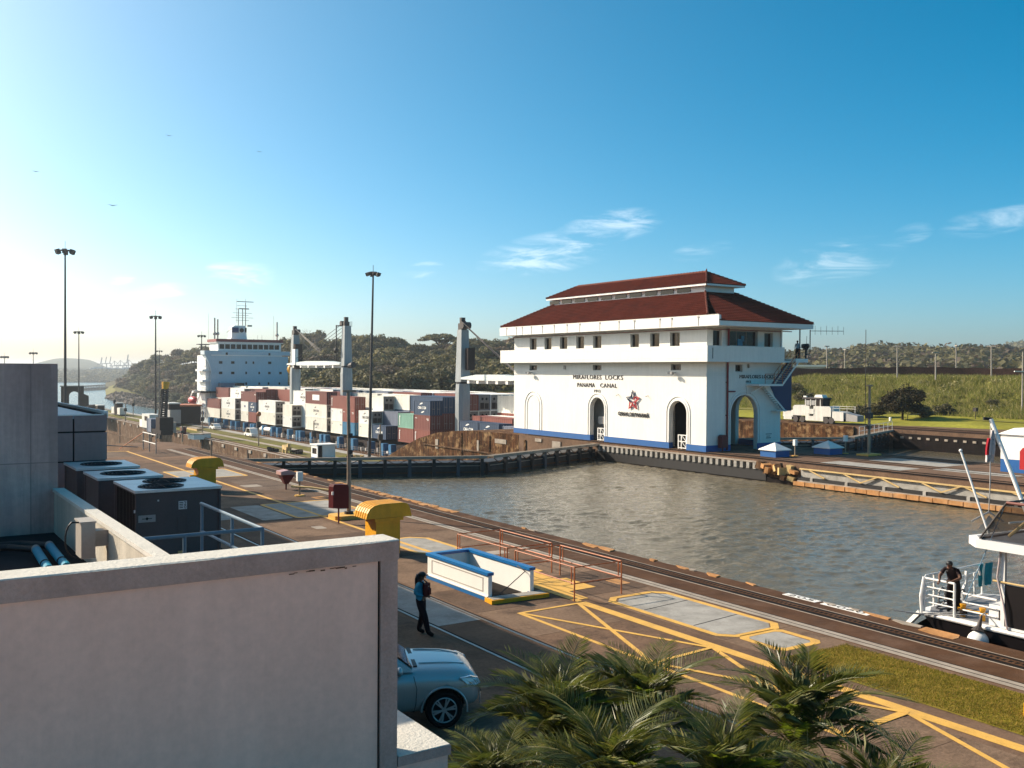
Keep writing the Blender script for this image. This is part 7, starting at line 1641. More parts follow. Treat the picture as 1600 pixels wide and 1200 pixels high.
# ------------------------------------------------------------------ people
m_skin = M('brown_skin', (.12, .055, .032), .6, var=0, fine=0)
def cloth(n, c, r=.85): return M(n, c, r, var=.15, vs=6, fine=.05)
m_hair = M('black_hair', (.010, .008, .008), .5, fine=0)
def person(label, loc, heading, J, mats, region, radii=None, scale=1.0):
    """one continuous body grown from a joint graph; facing local +X"""
    base = dict(pel=(0, 0, .95), spi=(0, 0, 1.10), che=(.0, 0, 1.30), nek=(.0, 0, 1.47), hb=(.02, 0, 1.54), hm=(.03, 0, 1.60), ht=(.02, 0, 1.67),
                shL=(0, .17, 1.40), elL=(-.02, .24, 1.14), wrL=(.10, .22, .92), paL=(.13, .215, .86), shR=(0, -.17, 1.40), elR=(-.02, -.24, 1.14), wrR=(.10, -.22, .92), paR=(.13, -.215, .86),
                hiL=(0, .10, .88), knL=(.02, .11, .50), anL=(-.01, .11, .09), toL=(.17, .13, .04), hiR=(0, -.10, .88), knR=(.02, -.11, .50), anR=(-.01, -.11, .09), toR=(.17, -.13, .04))
    base.update(J)
    rad = dict(pel=(.165, .135), spi=(.155, .13), che=(.175, .135), nek=(.055, .055), hb=(.068, .075), hm=(.085, .095), ht=(.062, .07), sh=(.082, .072), el=(.056, .056), wr=(.034, .030), pa=(.034, .02), hi=(.13, .125), kn=(.095, .095), an=(.072, .074), to=(.05, .036))
    if radii: rad.update(radii)
    ed = [('pel', 'spi'), ('spi', 'che'), ('che', 'nek'), ('nek', 'hb'), ('hb', 'hm'), ('hm', 'ht')]
    for s in 'LR': ed += [('che', 'sh' + s), ('sh' + s, 'el' + s), ('el' + s, 'wr' + s), ('wr' + s, 'pa' + s), ('pel', 'hi' + s), ('hi' + s, 'kn' + s), ('kn' + s, 'an' + s), ('an' + s, 'to' + s)]
    pts = dict(base)
    # four fingers and a thumb on each hand, short bent chains
    for s in 'LR':
        pa = Vector(pts['pa' + s]); d = (pa - Vector(pts['wr' + s])).normalized(); side = d.cross(Vector((1, 0, .3))).normalized()
        for k in range(4):
            a = pa + side * (.022 * (k - 1.5)); f1 = a + d * .045; f2 = f1 + (d + Vector((.5, 0, -.5))) * (.026 + .004 * (k in (1, 2)))
            pts['f%d%s' % (k, s)] = f1; pts['g%d%s' % (k, s)] = f2; rad['f%d' % k] = (.0095, .0095); rad['g%d' % k] = (.008, .008); ed += [('pa' + s, 'f%d%s' % (k, s)), ('f%d%s' % (k, s), 'g%d%s' % (k, s))]
        pts['t' + s] = pa + side * .045 - d * .01; rad['t'] = (.010, .010); ed.append(('pa' + s, 't' + s))
    names = list(pts); ix = {n: i for i, n in enumerate(names)}
    me = bpy.data.meshes.new('body'); me.from_pydata([tuple(Vector(pts[n])) for n in names], [(ix[a], ix[c]) for a, c in ed], [])
    o = bpy.data.objects.new('body', me); COL.objects.link(o)
    md = o.modifiers.new('skin', 'SKIN'); md.use_smooth_shade = True; md.branch_smoothing = .4
    sv = me.skin_vertices[0].data
    for n in names:
        r = rad.get(n) or rad.get(n[:2]) or rad.get(n[:1]) or (.05, .05); sv[ix[n]].radius = r
    sv[ix['pel']].use_root = True
    sb = o.modifiers.new('sub', 'SUBSURF'); sb.levels = 2; sb.render_levels = 2
    dg = bpy.context.evaluated_depsgraph_get(); dg.update()
    m2 = bpy.data.meshes.new_from_object(o.evaluated_get(dg)); bpy.data.objects.remove(o)
    segs = [(a, c, Vector(pts[a]), Vector(pts[c])) for a, c in ed]
    m2.materials.clear()
    for m in mats: m2.materials.append(m)
    for p in m2.polygons:
        c = p.center; best = 9; bn = None
        for a, e, A, B in segs:
            t_ = max(0, min(1, (c - A).dot(B - A) / max((B - A).length_squared, 1e-9))); dd = (c - A.lerp(B, t_)).length
            if dd < best: best = dd; bn = (a, e, t_)
        p.material_index = region(bn, c); p.use_smooth = True
    T = thing('person', label, 'person', loc); T.rotation_euler.z = heading; T.scale = (scale,) * 3
    bo = inst('body', m2, T)
    return T, base
def reg(bn, c, sleeve='short'):
    a, e, t_ = bn
    if e[0] in 'fgt' and len(e) <= 3 and e[:2] != 'to': return 0
    if e[:2] in ('hb', 'hm', 'ht') or a[:2] in ('hb',): return 0
    if a == 'che' and e == 'nek': return 0 if t_ > .75 else 1
    if e[:2] == 'pa': return 0
    if e[:2] == 'wr': return 1 if sleeve == 'long' and t_ < .9 else 0
    if e[:2] == 'el': return 0 if (sleeve == 'short' and t_ > .65) else 1
    if e[:2] == 'to': return 3
    if e[:2] in ('hi', 'kn', 'an'): return 2 if not (e[:2] == 'an' and t_ > .85) else 3
    if a == 'pel' and e == 'spi': return 2 if t_ < .25 else 1
    return 1
def face_parts(T, J):
    h = Vector(J['hm']); 
    b = MB(); b.sphere((h.x + .098, h.y, h.z - .015), .016, 8, 6, (1, .8, 1.3)); b.build('nose', m_skin, None).parent = T
    for s in (-1, 1):
        b = MB(); b.sphere((h.x + .078, h.y + s * .032, h.z + .01), .010, 8, 6); b.build('eye', m_black, None).parent = T
        b = MB(); b.sphere((h.x - .005, h.y + s * .088, h.z - .005), .022, 8, 6, (.7, .4, 1.2)); b.build('ear', m_skin, None).parent = T
    b = MB(); b.box(h.x + .080, h.x + .09, h.y - .022, h.y + .022, h.z - .055, h.z - .048); b.build('mouth', m_maroonbox, None).parent = T
def kid(mb, name, mat, T, smooth=True): o = mb.build(name, mat, None, smooth=smooth); o.parent = T; return o
# the guard
gp = G(657, 991, 0)
JG = dict(elL=(-.08, .24, 1.16), wrL=(.12, .14, 1.06), paL=(.19, .08, 1.06), elR=(-.08, -.24, 1.16), wrR=(.13, -.12, 1.07), paR=(.2, -.06, 1.07), knL=(.02, .10, .50), anL=(-.10, .10, .09), toL=(.08, .12, .04), knR=(.17, -.10, .50), anR=(.27, -.11, .09), toR=(.44, -.13, .04), hb=(.03, 0, 1.53), hm=(.045, 0, 1.585), ht=(.04, 0, 1.65))
Tg, Jg = person('standing guard in dark cap and light blue shirt with a red chest pack', gp, math.radians(-50), JG, [m_skin, cloth('pale_blue_shirt', (.06, .30, .40)), cloth('dark_maroon_trousers', (.022, .010, .012)), cloth('black_boots', (.012, .008, .008))], lambda a, c: reg(a, c, 'long'))
face_parts(Tg, Jg)
b = MB(); b.sphere((.035, 0, 1.635), .108, 14, 8, (1.05, .95, .75)); b.prism([(.10, -.075), (.10, .075), (.20, .055), (.225, 0), (.20, -.055)], 1.625, 1.64); kid(b, 'cap', m_hair, Tg)
b = MB(); b.tube([(-.055, 0, 1.62), (-.10, 0, 1.50), (-.115, .01, 1.38), (-.12, .01, 1.27)], [.075, .07, .06, .03], 10); kid(b, 'long_hair', m_hair, Tg)
b = MB(); b.prism(rrect(.10, .24, -.15, .15, .05), 1.08, 1.40); kid(b, 'chest_pack', cloth('red_pack_cloth', (.13, .022, .018)), Tg, False)
b = MB(); b.prism(rrect(.23, .275, -.10, .10, .02), 1.10, 1.26); kid(b, 'pack_pocket', cloth('red_pack_pocket', (.10, .015, .014)), Tg, False)
b = MB(); b.box(.24, .244, -.05, .03, 1.32, 1.345); kid(b, 'pack_label', m_strip, Tg, False)
for s in (-1, 1):
    b = MB(); b.tube([(.15, s * .10, 1.40), (.02, s * .11, 1.49), (-.11, s * .09, 1.36), (-.12, s * .08, 1.15)], .022, 6); kid(b, 'pack_strap', m_hair, Tg)
# man on the control house balcony
Tb, Jb = person('person in a pale shirt at the stair top of the control house', (72.8, 61.6, 8.45), math.radians(200), {}, [m_skin, cloth('pale_grey_shirt', (.32, .40, .44)), cloth('dark_trousers_b', (.02, .02, .025)), m_black], lambda a, c: reg(a, c, 'long'))
b = MB(); b.sphere((.01, 0, 1.63), .098, 12, 8); kid(b, 'hair', m_hair, Tb); face_parts(Tb, Jb)
# ------------------------------------------------------------------ the launch
before_launch = set(COL.objects)
LB = thing('launch', 'white and black launch with a railed deck and mesh screened upper frame', 'boat', (29.5, 12, -1.7))
zd = -.28; hx0, hx1 = 27.62, 32.2; yB = 18.35
m_hullb = M('black_hull_paint', (.010, .008, .009), .35, var=.2); m_deckp = M('grey_deck_paint', (.20, .20, .21), .6, var=.12, vs=2, grime=(.09, .08, .075), gamt=.4, gs=2)
b = MB()
pl = [(hx0, -8), (hx1, -8), (hx1, yB - .6), (hx1 - .7, yB + .35), (hx0 + .5, yB + .2), (hx0, yB - .1)]; pl2 = [(hx0 + .4, -8), (hx1 - .4, -8), (hx1 - .4, yB - 2.0), (hx1 - 1.0, yB - 1.3), (hx0 + 1.0, yB - 1.3), (hx0 + .4, yB - 2.0)]
n = 6; b.raw([(x, y, zd - .16) for x, y in pl] + [(x, y, -2.6) for x, y in pl2], [(i, (i + 1) % n, n + (i + 1) % n, n + i) for i in range(n)] + [tuple(range(n, 2 * n))]); b.build('hull', m_hullb, LB)
b = MB(); b.prism(pl, zd - .16, zd - .02); b.build('deck_edge', m_whitemetal, LB); b = MB(); b.prism([(x + (.12 if x < 30 else -.12), y - (.12 if y > 0 else 0)) for x, y in pl], zd - .02, zd); b.build('deck', m_deckp, LB)
MB().beam((hx0 + .12, yB + .12, zd - .1), (hx0 + .5, yB + 1.35, -1.55), .12, .14).build('stem_bar', m_whitemetal, LB); MB().prism([(hx0 - .1, yB + .3), (hx0 + 2.6, yB + .4), (hx0 + 2.4, yB + 1.5), (hx0 + .2, yB + 1.6)], -1.6, -1.45).build('bow_plate', m_steel, LB)
b = MB(); b.face([(hx0 + .2, yB - .2, zd - .16), (hx0 + .5, yB + 1.3, -1.5), (hx1 - .9, yB + 1.2, -1.5), (hx1 - .7, yB + .1, zd - .16)]); b.build('bow_plating', m_hullb, LB)
MB().tube([(hx0 - .03, -8, zd - .08), (hx0 - .03, yB - .1, zd - .08)], .06, 8).build('rubbing_strake', m_whitemetal, LB)
# railings
def rail_run(pts, posts, hs=(.28, .52, .76, 1.02), r=.022):
    for k, z in enumerate(hs): MB().tube([(x, y, zd + z) for x, y in pts], r * (1.6 if k == len(hs) - 1 else 1), 8).build('deck_rail', m_whitemetal, LB)
    for x, y in posts: MB().tube([(x, y, zd), (x, y, zd + hs[-1])], .038, 8).build('deck_rail_post', m_whitemetal, LB)
rail_run([(hx0 + .06, 17.28), (hx0 + .06, yB - .05), (hx0 + .45, yB + .15), (hx1 - .75, yB + .28)], [(hx0 + .06, 17.28), (hx0 + .06, yB - .05), (hx0 + .9, yB + .16), (hx0 + 2.1, yB + .2), (hx1 - .75, yB + .28)])
rail_run([(hx0 + .06, 17.0), (hx0 + .06, 15.95)], [], hs=(.28, .52, .78))
MB().tube([(hx0 + .0, yB - .02, zd - .1), (hx0 - .04, yB, zd + .45), (hx0 + .06, yB - .04, zd + 1.05)], .055, 8).build('corner_post', m_whitemetal, LB)
# deck gear: bitt, locker, anchor, towel, life rings, hoses
m_bitt = M('orange_yellow_bitt_paint', (.66, .30, .008), .4, var=.1)
T_ = thing('mooring_bitt', 'orange-yellow double mooring bitt with rope turns on the launch deck', 'bitt', (27.95, 16.85, zd))
for y in (17.18, 16.55): MB().cyl((27.98, y, zd), .075, .34, 12).build('bitt_post', m_bitt, T_); MB().cyl((27.98, y, zd + .34), .095, .05, 12).build('bitt_cap', m_bitt, T_)
MB().tube([(27.98, 17.35, zd + .22), (27.98, 16.4, zd + .22)], .04, 8).build('crossbar', m_bitt, T_)
for k in range(4): MB().tube([(27.98 + .11 * math.cos(a), 17.18 + .11 * math.sin(a), zd + .08 + .045 * k) for a in [i * .6 for i in range(12)]], .02, 5).build('rope_turn', m_dark, T_)
MB().box(hx0 + .1, hx0 + .75, 15.75, 16.2, zd, zd + .62).build('deck_locker', m_whitemetal, LB); MB().box(hx0 + .093, hx0 + .1, 15.82, 15.9, zd + .2, zd + .5).build('locker_slot', m_dark, LB)
T_ = thing('anchor', 'white painted anchor lashed to the far rail of the launch', 'anchor', (30.2, 18.3, zd)); b = MB(); b.prism([(-.12, 0), (.12, .15), (.05, .55), (.12, .9), (0, 1.0), (-.05, .6), (-.25, .3)], 18.25, 18.32, lambda a, z, h: (29.9 + a, h, zd + z)); b.build('fluke', m_whitemetal, T_)
b = MB(); b.tube([(30.3, 18.2, zd + .1), (30.25, 18.2, zd + .9), (30.5, 18.2, zd + 1.0), (30.6, 18.2, zd + .8)], .035, 8); b.build('shank', m_whitemetal, T_)
m_teal = cloth('teal_cloth', (.02, .22, .28))
for k, (x0, x1) in enumerate(((31.05, 31.2), (31.4, 31.8))):
    b = MB(); vs = []; fs = []
    for i in range(7):
        for j in range(6): vs.append((x0 + (x1 - x0) * i / 6, 18.5 + .04 * math.sin(i * 1.9 + j * .5), zd + 1.05 - j * .15))
    for i in range(6):
        for j in range(5): a = i * 6 + j; fs.append((a, a + 6, a + 7, a + 1))
    b.raw(vs, fs); b.build('towel', m_teal, None, smooth=True, label='%s teal cloth hanging on the far rail of the launch' % ('narrow' if k == 0 else 'broad'), category='towel')
b = MB(); b.tube([(28.4 + .5 * math.cos(a) * (1 + .1 * math.sin(3 * a)), 17.9 + .28 * math.sin(a), zd + .03 + .01 * i) for i, a in enumerate([i * .5 for i in range(30)])], .022, 6); b.build('coiled_hose', m_poledark, None, label='dark hose coiled on the foredeck of the launch', category='hose')
for k, (x, y) in enumerate(((28.6, 17.6), (28.3, 18.1))): MB().tube([(x + .18 * math.cos(a), y, zd + .4 + .28 * math.sin(a)) for a in [i * .5 for i in range(14)]], .03, 6).build('hanging_rope', m_steel, None, label='%s coil of rope hanging inside the launch railing' % ('inner' if k else 'outer'), category='rope')
# fender ball over the side
T_ = thing('fender_ball', 'round white fender hanging over the side of the launch', 'fender', (27.3, 16.35, -.6)); b = MB(); b.sphere((27.33, 16.3, -.72), .30, 18, 12, (.95, 1, .95)); b.build('ball', m_whitemetal, T_, smooth=True); MB().tube([(27.33, 16.3, -.44), (27.38, 16.3, -.30), (27.5, 16.3, .0)], [.20, .07, .03], 12).build('collar', m_poledark, T_); MB().tube([(27.5, 16.3, 0), (27.7, 16.3, .05)], .02, 5).build('lanyard', m_steel, T_)
# deckhouse
yc = 15.78
MB().box(hx0 + .02, hx0 + .14, yc - .09, yc + .03, zd, 2.03).build('front_post', m_whitemetal, LB); MB().box(hx1 - .5, hx1 - .38, yc - .09, yc + .03, zd, 2.03).build('front_post', m_whitemetal, LB); MB().box(hx0 + .02, hx0 + .12, 12.5, 12.6, zd, 2.03).build('front_post', m_whitemetal, LB)
MB().box(hx0 + .04, hx0 + .08, -8, yc - .09, zd + .06, 1.02).build('side_bulkhead', m_hullb, LB); MB().box(hx0 + .0, hx0 + .12, -8, yc - .09, zd, zd + .07).build('sill', m_whitemetal, LB)
MB().tube([(hx0 + .0, yc + .25, 1.08), (hx0 + .0, 9, 1.08)], .03, 8).build('side_handrail', m_brace, LB)
MB().box(hx0 + .3, hx1 - .5, -8, 13.6, zd, 2.0).build('cabin', m_hullb, LB); MB().box(hx0 + .28, hx1 - .48, -8, 13.62, zd + .0, zd + .4).build('cabin_base', m_whitemetal, LB)
for z0, x in ((.5, 30.3), (1.0, 31.0)):
    pass
b = MB()
for k in range(4): b.box(30.2 + k * .45, 30.27 + k * .45, 14.6 - k * .2, 14.7 - k * .2, zd, 2.0)
b.build('inner_post', m_brace, LB); b = MB(); b.beam((29.6, 14.9, .6), (31.6, 14.2, 1.3), .09); b.beam((30.6, 14.9, .3), (31.6, 14.4, .9), .09); b.build('inner_stair_rail', m_brace, LB)
ry = 16.42
MB().prism([(27.35, -8), (32.3, -8), (32.3, ry + .1), (27.9, ry + .55), (27.35, ry - .0)], 2.02, 2.26).build('canopy_roof', m_whitemetal, LB); MB().prism([(27.5, -8), (32.2, -8), (32.2, ry), (28.0, ry + .35), (27.5, ry - .1)], 2.26, 2.275).build('roof_deck', m_deckp, LB)
MB().tube([(hx0 - .02, yc + .02, 2.0), (hx0 - .04, yc + .1, 1.2), (hx0 - .06, yc - .12, .4), (hx0 - .04, yc - .22, zd)], .028, 8).build('drain_hose', M('pinkish_hose', (.50, .40, .38), .5), LB)
# mesh-screened upper frame
m_mesh = M('dark_mesh_screen', (.030, .022, .018), .8, var=.3, alpha=.5); mt = m_rail_or
fr = [(27.45, 16.35, 2.3), (27.45, 15.55, 3.45), (31.8, 16.35, 2.3), (31.8, 15.55, 3.45)]
b = MB(); b.tube([fr[0], fr[1]], .03, 8); b.tube([fr[2], fr[3]], .03, 8); b.tube([fr[0], fr[2]], .025, 8); b.build('screen_frame', m_poledark, LB)
MB().tube([fr[1], (27.45, 9, 3.40)], .04, 8).build('screen_top_rail', M('faded_red_rail', (.22, .075, .055), .6), LB); MB().tube([fr[1], fr[3]], .035, 8).build('screen_top_rail', m_poledark, LB)
b = MB(); b.face([(27.5, 16.33, 2.32), (31.75, 16.33, 2.32), (31.75, 15.56, 3.43), (27.5, 15.56, 3.43)]); b.build('mesh_screen', m_mesh, LB); b = MB(); b.face([(27.47, 16.3, 2.32), (27.47, 15.55, 3.43), (27.47, 9, 3.38), (27.47, 9, 2.32)]); b.build('mesh_screen', m_mesh, LB)
b = MB()
for (a, c) in (((28.2, 15.9, 2.35), (29.2, 15.0, 3.6)), ((29.4, 15.6, 2.35), (30.3, 14.8, 3.3)), ((30.4, 15.0, 2.3), (30.4, 15.0, 3.2)), ((28.0, 14.4, 2.3), (28.0, 14.4, 3.35))): b.tube([a, c], .05, 8)
b.build('cream_strut', m_brace, LB)
b = MB(); b.tube([(28.2, 15.9, 2.75), (31.8, 15.3, 2.75)], .03, 6); b.tube([(28.2, 14.2, 2.75), (31.8, 14.2, 2.9)], .03, 6)
for k in range(5): b.tube([(28.6 + k * .8, 15.2, 2.28), (28.6 + k * .8, 15.2, 2.8)], .025, 6)
b.build('upper_deck_rail', m_whitemetal, LB); MB().box(29, 31.8, 10, 14.5, 2.28, 2.75).build('upper_locker', m_deckp, LB)
# spars, stay, flag
m0 = GX(1548, 655, 29.6); m1 = GX(1600, 790, 29.6); e0 = GX(1501, 704, 28.6); e1 = GX(1545, 835, 28.6)
T_ = thing('mast_spar', 'thick white leaning spar above the launch at the right edge', 'spar', m1); MB().tube([m0, m1, m1 + (m1 - m0) * .3], .065, 10).build('spar', m_whitemetal, T_); MB().tube([m0 + Vector((-.15, .15, .02)), m0 + Vector((.05, 0, 0))], .05, 8).build('spar_cap', m_black, T_)
T_ = thing('mast_spar', 'thin white leaning spar left of the flag on the launch', 'spar', e1); MB().tube([e0, e1], .034, 8).build('spar', m_whitemetal, T_); MB().sphere(e0, .055, 8, 6).build('spar_cap', m_whitemetal, T_)
b = MB(); b.tube([m0, GX(1547, 760, 29.3), GX(1545, 800, 29.3)], .018, 5); b.build('halyard', m_steel, None, label='thin halyard with a pulley hanging from the thick white spar', category='rope')
fl = thing('flag', 'limp white, red and blue flag wrapped on the halyard', 'flag', m0 + Vector((0, 0, -1)))
f0 = GX(1550, 672, 29.45); f1 = GX(1546, 722, 29.45); m_f = [cloth('flag_white', (.50, .44, .44)), cloth('flag_red', (.30, .02, .03)), cloth('flag_blue', (.03, .03, .12))]
for j, (w0, w1, mi) in enumerate(((-.5, -.2, 1), (.0, .25, 2), (-.2, .5, 0), (-.5, .5, 0))):
    b = MB(); vs = []; fs = []; lo, hi = (.25, .78) if j < 3 else (.78, 1.0)
    if j == 2: lo = 0
    for i in range(8):
        t_ = lo + (hi - lo) * i / 7; ww = .07 + .22 * math.sin(min(1, t_ * 1.15) * math.pi * .72)
        for k in range(7): q = w0 + (w1 - w0) * k / 6; c = f0.lerp(f1, t_); vs.append((c.x + q * ww * .83, c.y - q * ww * .55 + .06 * math.sin(q * 14), c.z))
    for i in range(7):
        for k in range(6): a = i * 7 + k; fs.append((a, a + 1, a + 8, a + 7))
    b.raw(vs, fs); b.build('flag_cloth', m_f[mi], fl, smooth=True)
b = MB(); s0 = GX(1545, 800, 29.3); b.tube([s0, s0 + Vector((-.45, .3, -.3))], .03, 6); b.tube([s0, s0 + Vector((.4, -.25, -.3))], .03, 6); b.raw([s0 + Vector((-.25, .2, -.55)), s0 + Vector((.3, -.2, -.55)), s0 + Vector((.03, 0, -.1)), s0 + Vector((.1, .15, -.55))], [(0, 1, 2), (0, 3, 2), (1, 3, 2), (0, 1, 3)]); b.build('radar_reflector', m_steel, None, label='grey pyramid shaped reflector above the mesh screen of the launch', category='reflector')
b = MB(); b.tube([(27.5, 15.6, 3.42), (27.62, 16.9, .3)], .014, 5); b.build('blue_line', M('blue_rope', (.12, .22, .32), .7), None, label='blue line running from the screen top down to the launch deck', category='rope')
b = MB(); b.tube([(27.9, 17.0, zd + .1), (27.4, 18.1, -.35), (27.0, 18.5, -.3)], .022, 6); b.tube([(27.95, 17.1, zd + .15), (27.4, 18.3, -.35), (27.0, 18.9, -.32)], .022, 6); b.build('mooring_line', m_steel, None, label='double mooring line from the bitt of the launch to the near wall', category='rope')
# people on the launch
JM = dict(pel=(-.12, 0, .92), spi=(-.03, 0, 1.08), che=(.10, 0, 1.27), nek=(.20, 0, 1.42), hb=(.24, 0, 1.47), hm=(.27, .0, 1.52), ht=(.27, 0, 1.59), shL=(.13, .18, 1.37), shR=(.13, -.18, 1.37), elL=(.22, .32, 1.14), wrL=(.42, .14, 1.04), paL=(.46, .07, 1.04), elR=(.26, -.30, 1.13), wrR=(.45, -.22, 1.0), paR=(.50, -.22, .97), hiL=(-.12, .1, .86), hiR=(-.12, -.1, .86), knL=(-.06, .11, .48), knR=(-.02, -.13, .48), anL=(-.12, .11, .09), anR=(-.14, -.13, .09), toL=(.05, .13, .04), toR=(.03, -.15, .04))
Tm, Jm = person('man in a black shirt leaning his arms on the white rail of the launch', (28.13, 17.62, zd), math.radians(190), JM, [m_skin, cloth('black_tee', (.022, .014, .015)), cloth('black_trousers', (.014, .010, .011)), m_black], lambda a, c: reg(a, c, 'short'), scale=1.02)
h = Vector(Jm['hm']); b = MB(); b.sphere((h.x - .012, 0, h.z + .03), .095, 12, 8, (1, .95, .8)); kid(b, 'short_hair', m_hair, Tm); face_parts(Tm, Jm)
b = MB(); b.box(h.x + .07, h.x + .1, -.07, .07, h.z + .0, h.z + .03); kid(b, 'sunglasses', m_black, Tm, False); b = MB(); b.box(.255, .262, -.12, -.05, 1.30, 1.315); kid(b, 'shirt_logo', m_steel, Tm, False)
Tp, Jp = person('person in a red vest standing in shade under the launch canopy', (28.75, 15.1, zd), math.radians(120), {}, [m_skin, cloth('dark_red_vest', (.10, .016, .014)), cloth('dark_trousers_c', (.012, .01, .01)), m_black], lambda a, c: reg(a, c, 'short'))
h = Vector(Jp['hm']); b = MB(); b.sphere((h.x - .012, 0, h.z + .03), .097, 12, 8, (1, .95, .8)); kid(b, 'short_hair', m_hair, Tp); face_parts(Tp, Jp)

# the launch was modelled slightly oversize and too far out: bring it to size against the wall edge
KL = .918
for o in [o for o in COL.objects if o not in before_launch and o.parent is None]:
    if o.location.length == 0 and o.type == 'MESH': pass
    o.location = Vector(o.location) * KL + Vector((0, 0, .59)); o.scale = Vector(o.scale) * KL
# ------------------------------------------------------------------ silver pick-up based SUV
m_silver = M('silver_car_paint', (.56, .54, .52), .32, metal=.5, var=.02, fine=0, coat=.6, local=True); m_chrome = M('chrome', (.7, .7, .7), .12, metal=1, var=0, fine=0); m_tyre = M('tyre_rubber', (.012, .011, .011), .8, fine=0, local=True); m_rim = M('alloy_rim', (.55, .52, .50), .3, metal=.4, var=0, fine=0); m_carglass = M('car_glass', (.006, .005, .005), .06, fine=0, var=0)
m_lamp = M('headlight_lens', (.75, .78, .80), .12, fine=0, var=0, coat=1)
ch_ = math.atan2(-.352, .936); fw_ = Vector((.936, -.352, 0)); cc = Vector((9.60, 17.0, 0))        # front right wheel foot
rt = Vector((-.352, -.936, 0)); org = cc - fw_ * 1.42 - rt * .80
CA = thing('parked_suv', 'silver sport utility vehicle with its front end showing past the parapet corner', 'car', org); CA.rotation_euler.z = ch_
def kc(mb, name, mat, smooth=False, parent=None): o = mb.build(name, mat, None, smooth=smooth); o.parent = parent or CA; return o
# stations: x, half width, sill z, belt z, top z (bonnet or belt line)
ST = [(-2.36, .80, .42, .86, 1.00), (-2.28, .88, .36, .90, 1.06), (-1.6, .93, .32, 1.02, 1.18), (-.6, .94, .30, 1.03, 1.20), (.5, .94, .30, 1.03, 1.20), (.85, .94, .30, 1.04, 1.22), (1.3, .935, .32, 1.03, 1.20), (1.65, .925, .34, 1.01, 1.17), (1.9, .90, .36, .98, 1.12), (2.06, .85, .38, .92, 1.04), (2.15, .74, .42, .84, .92), (2.19, .56, .46, .74, .80)]
b = MB(); vs = []; fs = []
def half(w, s, be, t): return [(0, s), (w * .86, s), (w * .965, s + .14), (w, (s + be) / 2), (w * .985, be - .06), (w * .95, be), (w * .86, t - .035), (w * .72, t), (w * .36, t + .022), (0, t + .025)]
m_ = 10
for x, w, s, be, t in ST:
    hf = half(w, s, be, t); full = hf + [(-a, z) for a, z in hf[-2:0:-1]]; vs += [(x, a, z) for a, z in full]
nn_ = 18
for i in range(len(ST) - 1):
    for k in range(nn_): fs.append((i * nn_ + k, i * nn_ + (k + 1) % nn_, (i + 1) * nn_ + (k + 1) % nn_, (i + 1) * nn_ + k))
fs += [tuple(range(nn_)), tuple((len(ST) - 1) * nn_ + k for k in range(nn_ - 1, -1, -1))]
b.raw(vs, fs); body = kc(b, 'body', m_silver, True)
cut = MB()
for x in (1.42, -1.38): cut.tube([(x, -1.2, .38), (x, -.62, .38)], .455, 28); cut.tube([(x, 1.2, .38), (x, .62, .38)], .455, 28)
co_ = cut.build('cutter', m_silver, None)
sb = body.modifiers.new('s', 'SUBSURF'); sb.levels = 1; sb.render_levels = 1
co_.parent = CA
bo = body.modifiers.new('b', 'BOOLEAN'); bo.object = co_; bo.operation = 'DIFFERENCE'; bo.solver = 'EXACT'
dg = bpy.context.evaluated_depsgraph_get(); dg.update(); nm_ = bpy.data.meshes.new_from_object(body.evaluated_get(dg)); body.modifiers.clear(); body.data = nm_; bpy.data.objects.remove(co_)
nm_.polygons.foreach_set('use_smooth', [True] * len(nm_.polygons))
b = MB()
for x in (1.42, -1.38): b.box(x - .44, x + .44, -.62, .62, .3, .86)
kc(b, 'wheel_wells', m_black)
# flared arches
for s in (-1, 1):
    for x in (1.42, -1.38):
        pts = [(x + .465 * math.cos(a), s * .925, .38 + .465 * math.sin(a)) for a in [math.pi * k / 16 - .12 * (k == 0) for k in range(17)]]; b = MB(); b.tube(pts, .022, 6, False); kc(b, 'wheel_arch', m_silver, True)
# cabin
b = MB(); gh = [(-2.2, .78, 1.15, 1.66), (-2.0, .80, 1.17, 1.76), (-1.0, .80, 1.17, 1.84), (-.35, .79, 1.17, 1.84), (.0, .77, 1.17, 1.78)]
vs = []; fs = []
for x, w, z0, z1 in gh: vs += [(x, -w - .1, z0), (x, -w + .06, z1 - .06), (x, -w + .18, z1), (x, w - .18, z1), (x, w - .06, z1 - .06), (x, w + .1, z0)]
vs += [(.80, -.86, 1.17), (.79, -.82, 1.18), (.78, -.72, 1.19), (.78, .72, 1.19), (.79, .82, 1.18), (.80, .86, 1.17)]
for i in range(len(gh)): fs += [(i * 6 + k, i * 6 + k + 1, i * 6 + 6 + k + 1, i * 6 + 6 + k) for k in range(5)]
fs.append((0, 1, 2, 3, 4, 5)); b.raw(vs, fs); kc(b, 'cabin_shell', m_silver, False)
b = MB(); b.face([(.985, -.70, 1.13), (.985, .70, 1.13), (.29, .60, 1.71), (.29, -.60, 1.71)]); 
b = MB(); b.raw([(.80, -.70, 1.215), (.80, .70, 1.215), (.05, .58, 1.795), (.05, -.58, 1.795)], [(0, 1, 2, 3)]); kc(b, 'windscreen', m_carglass)
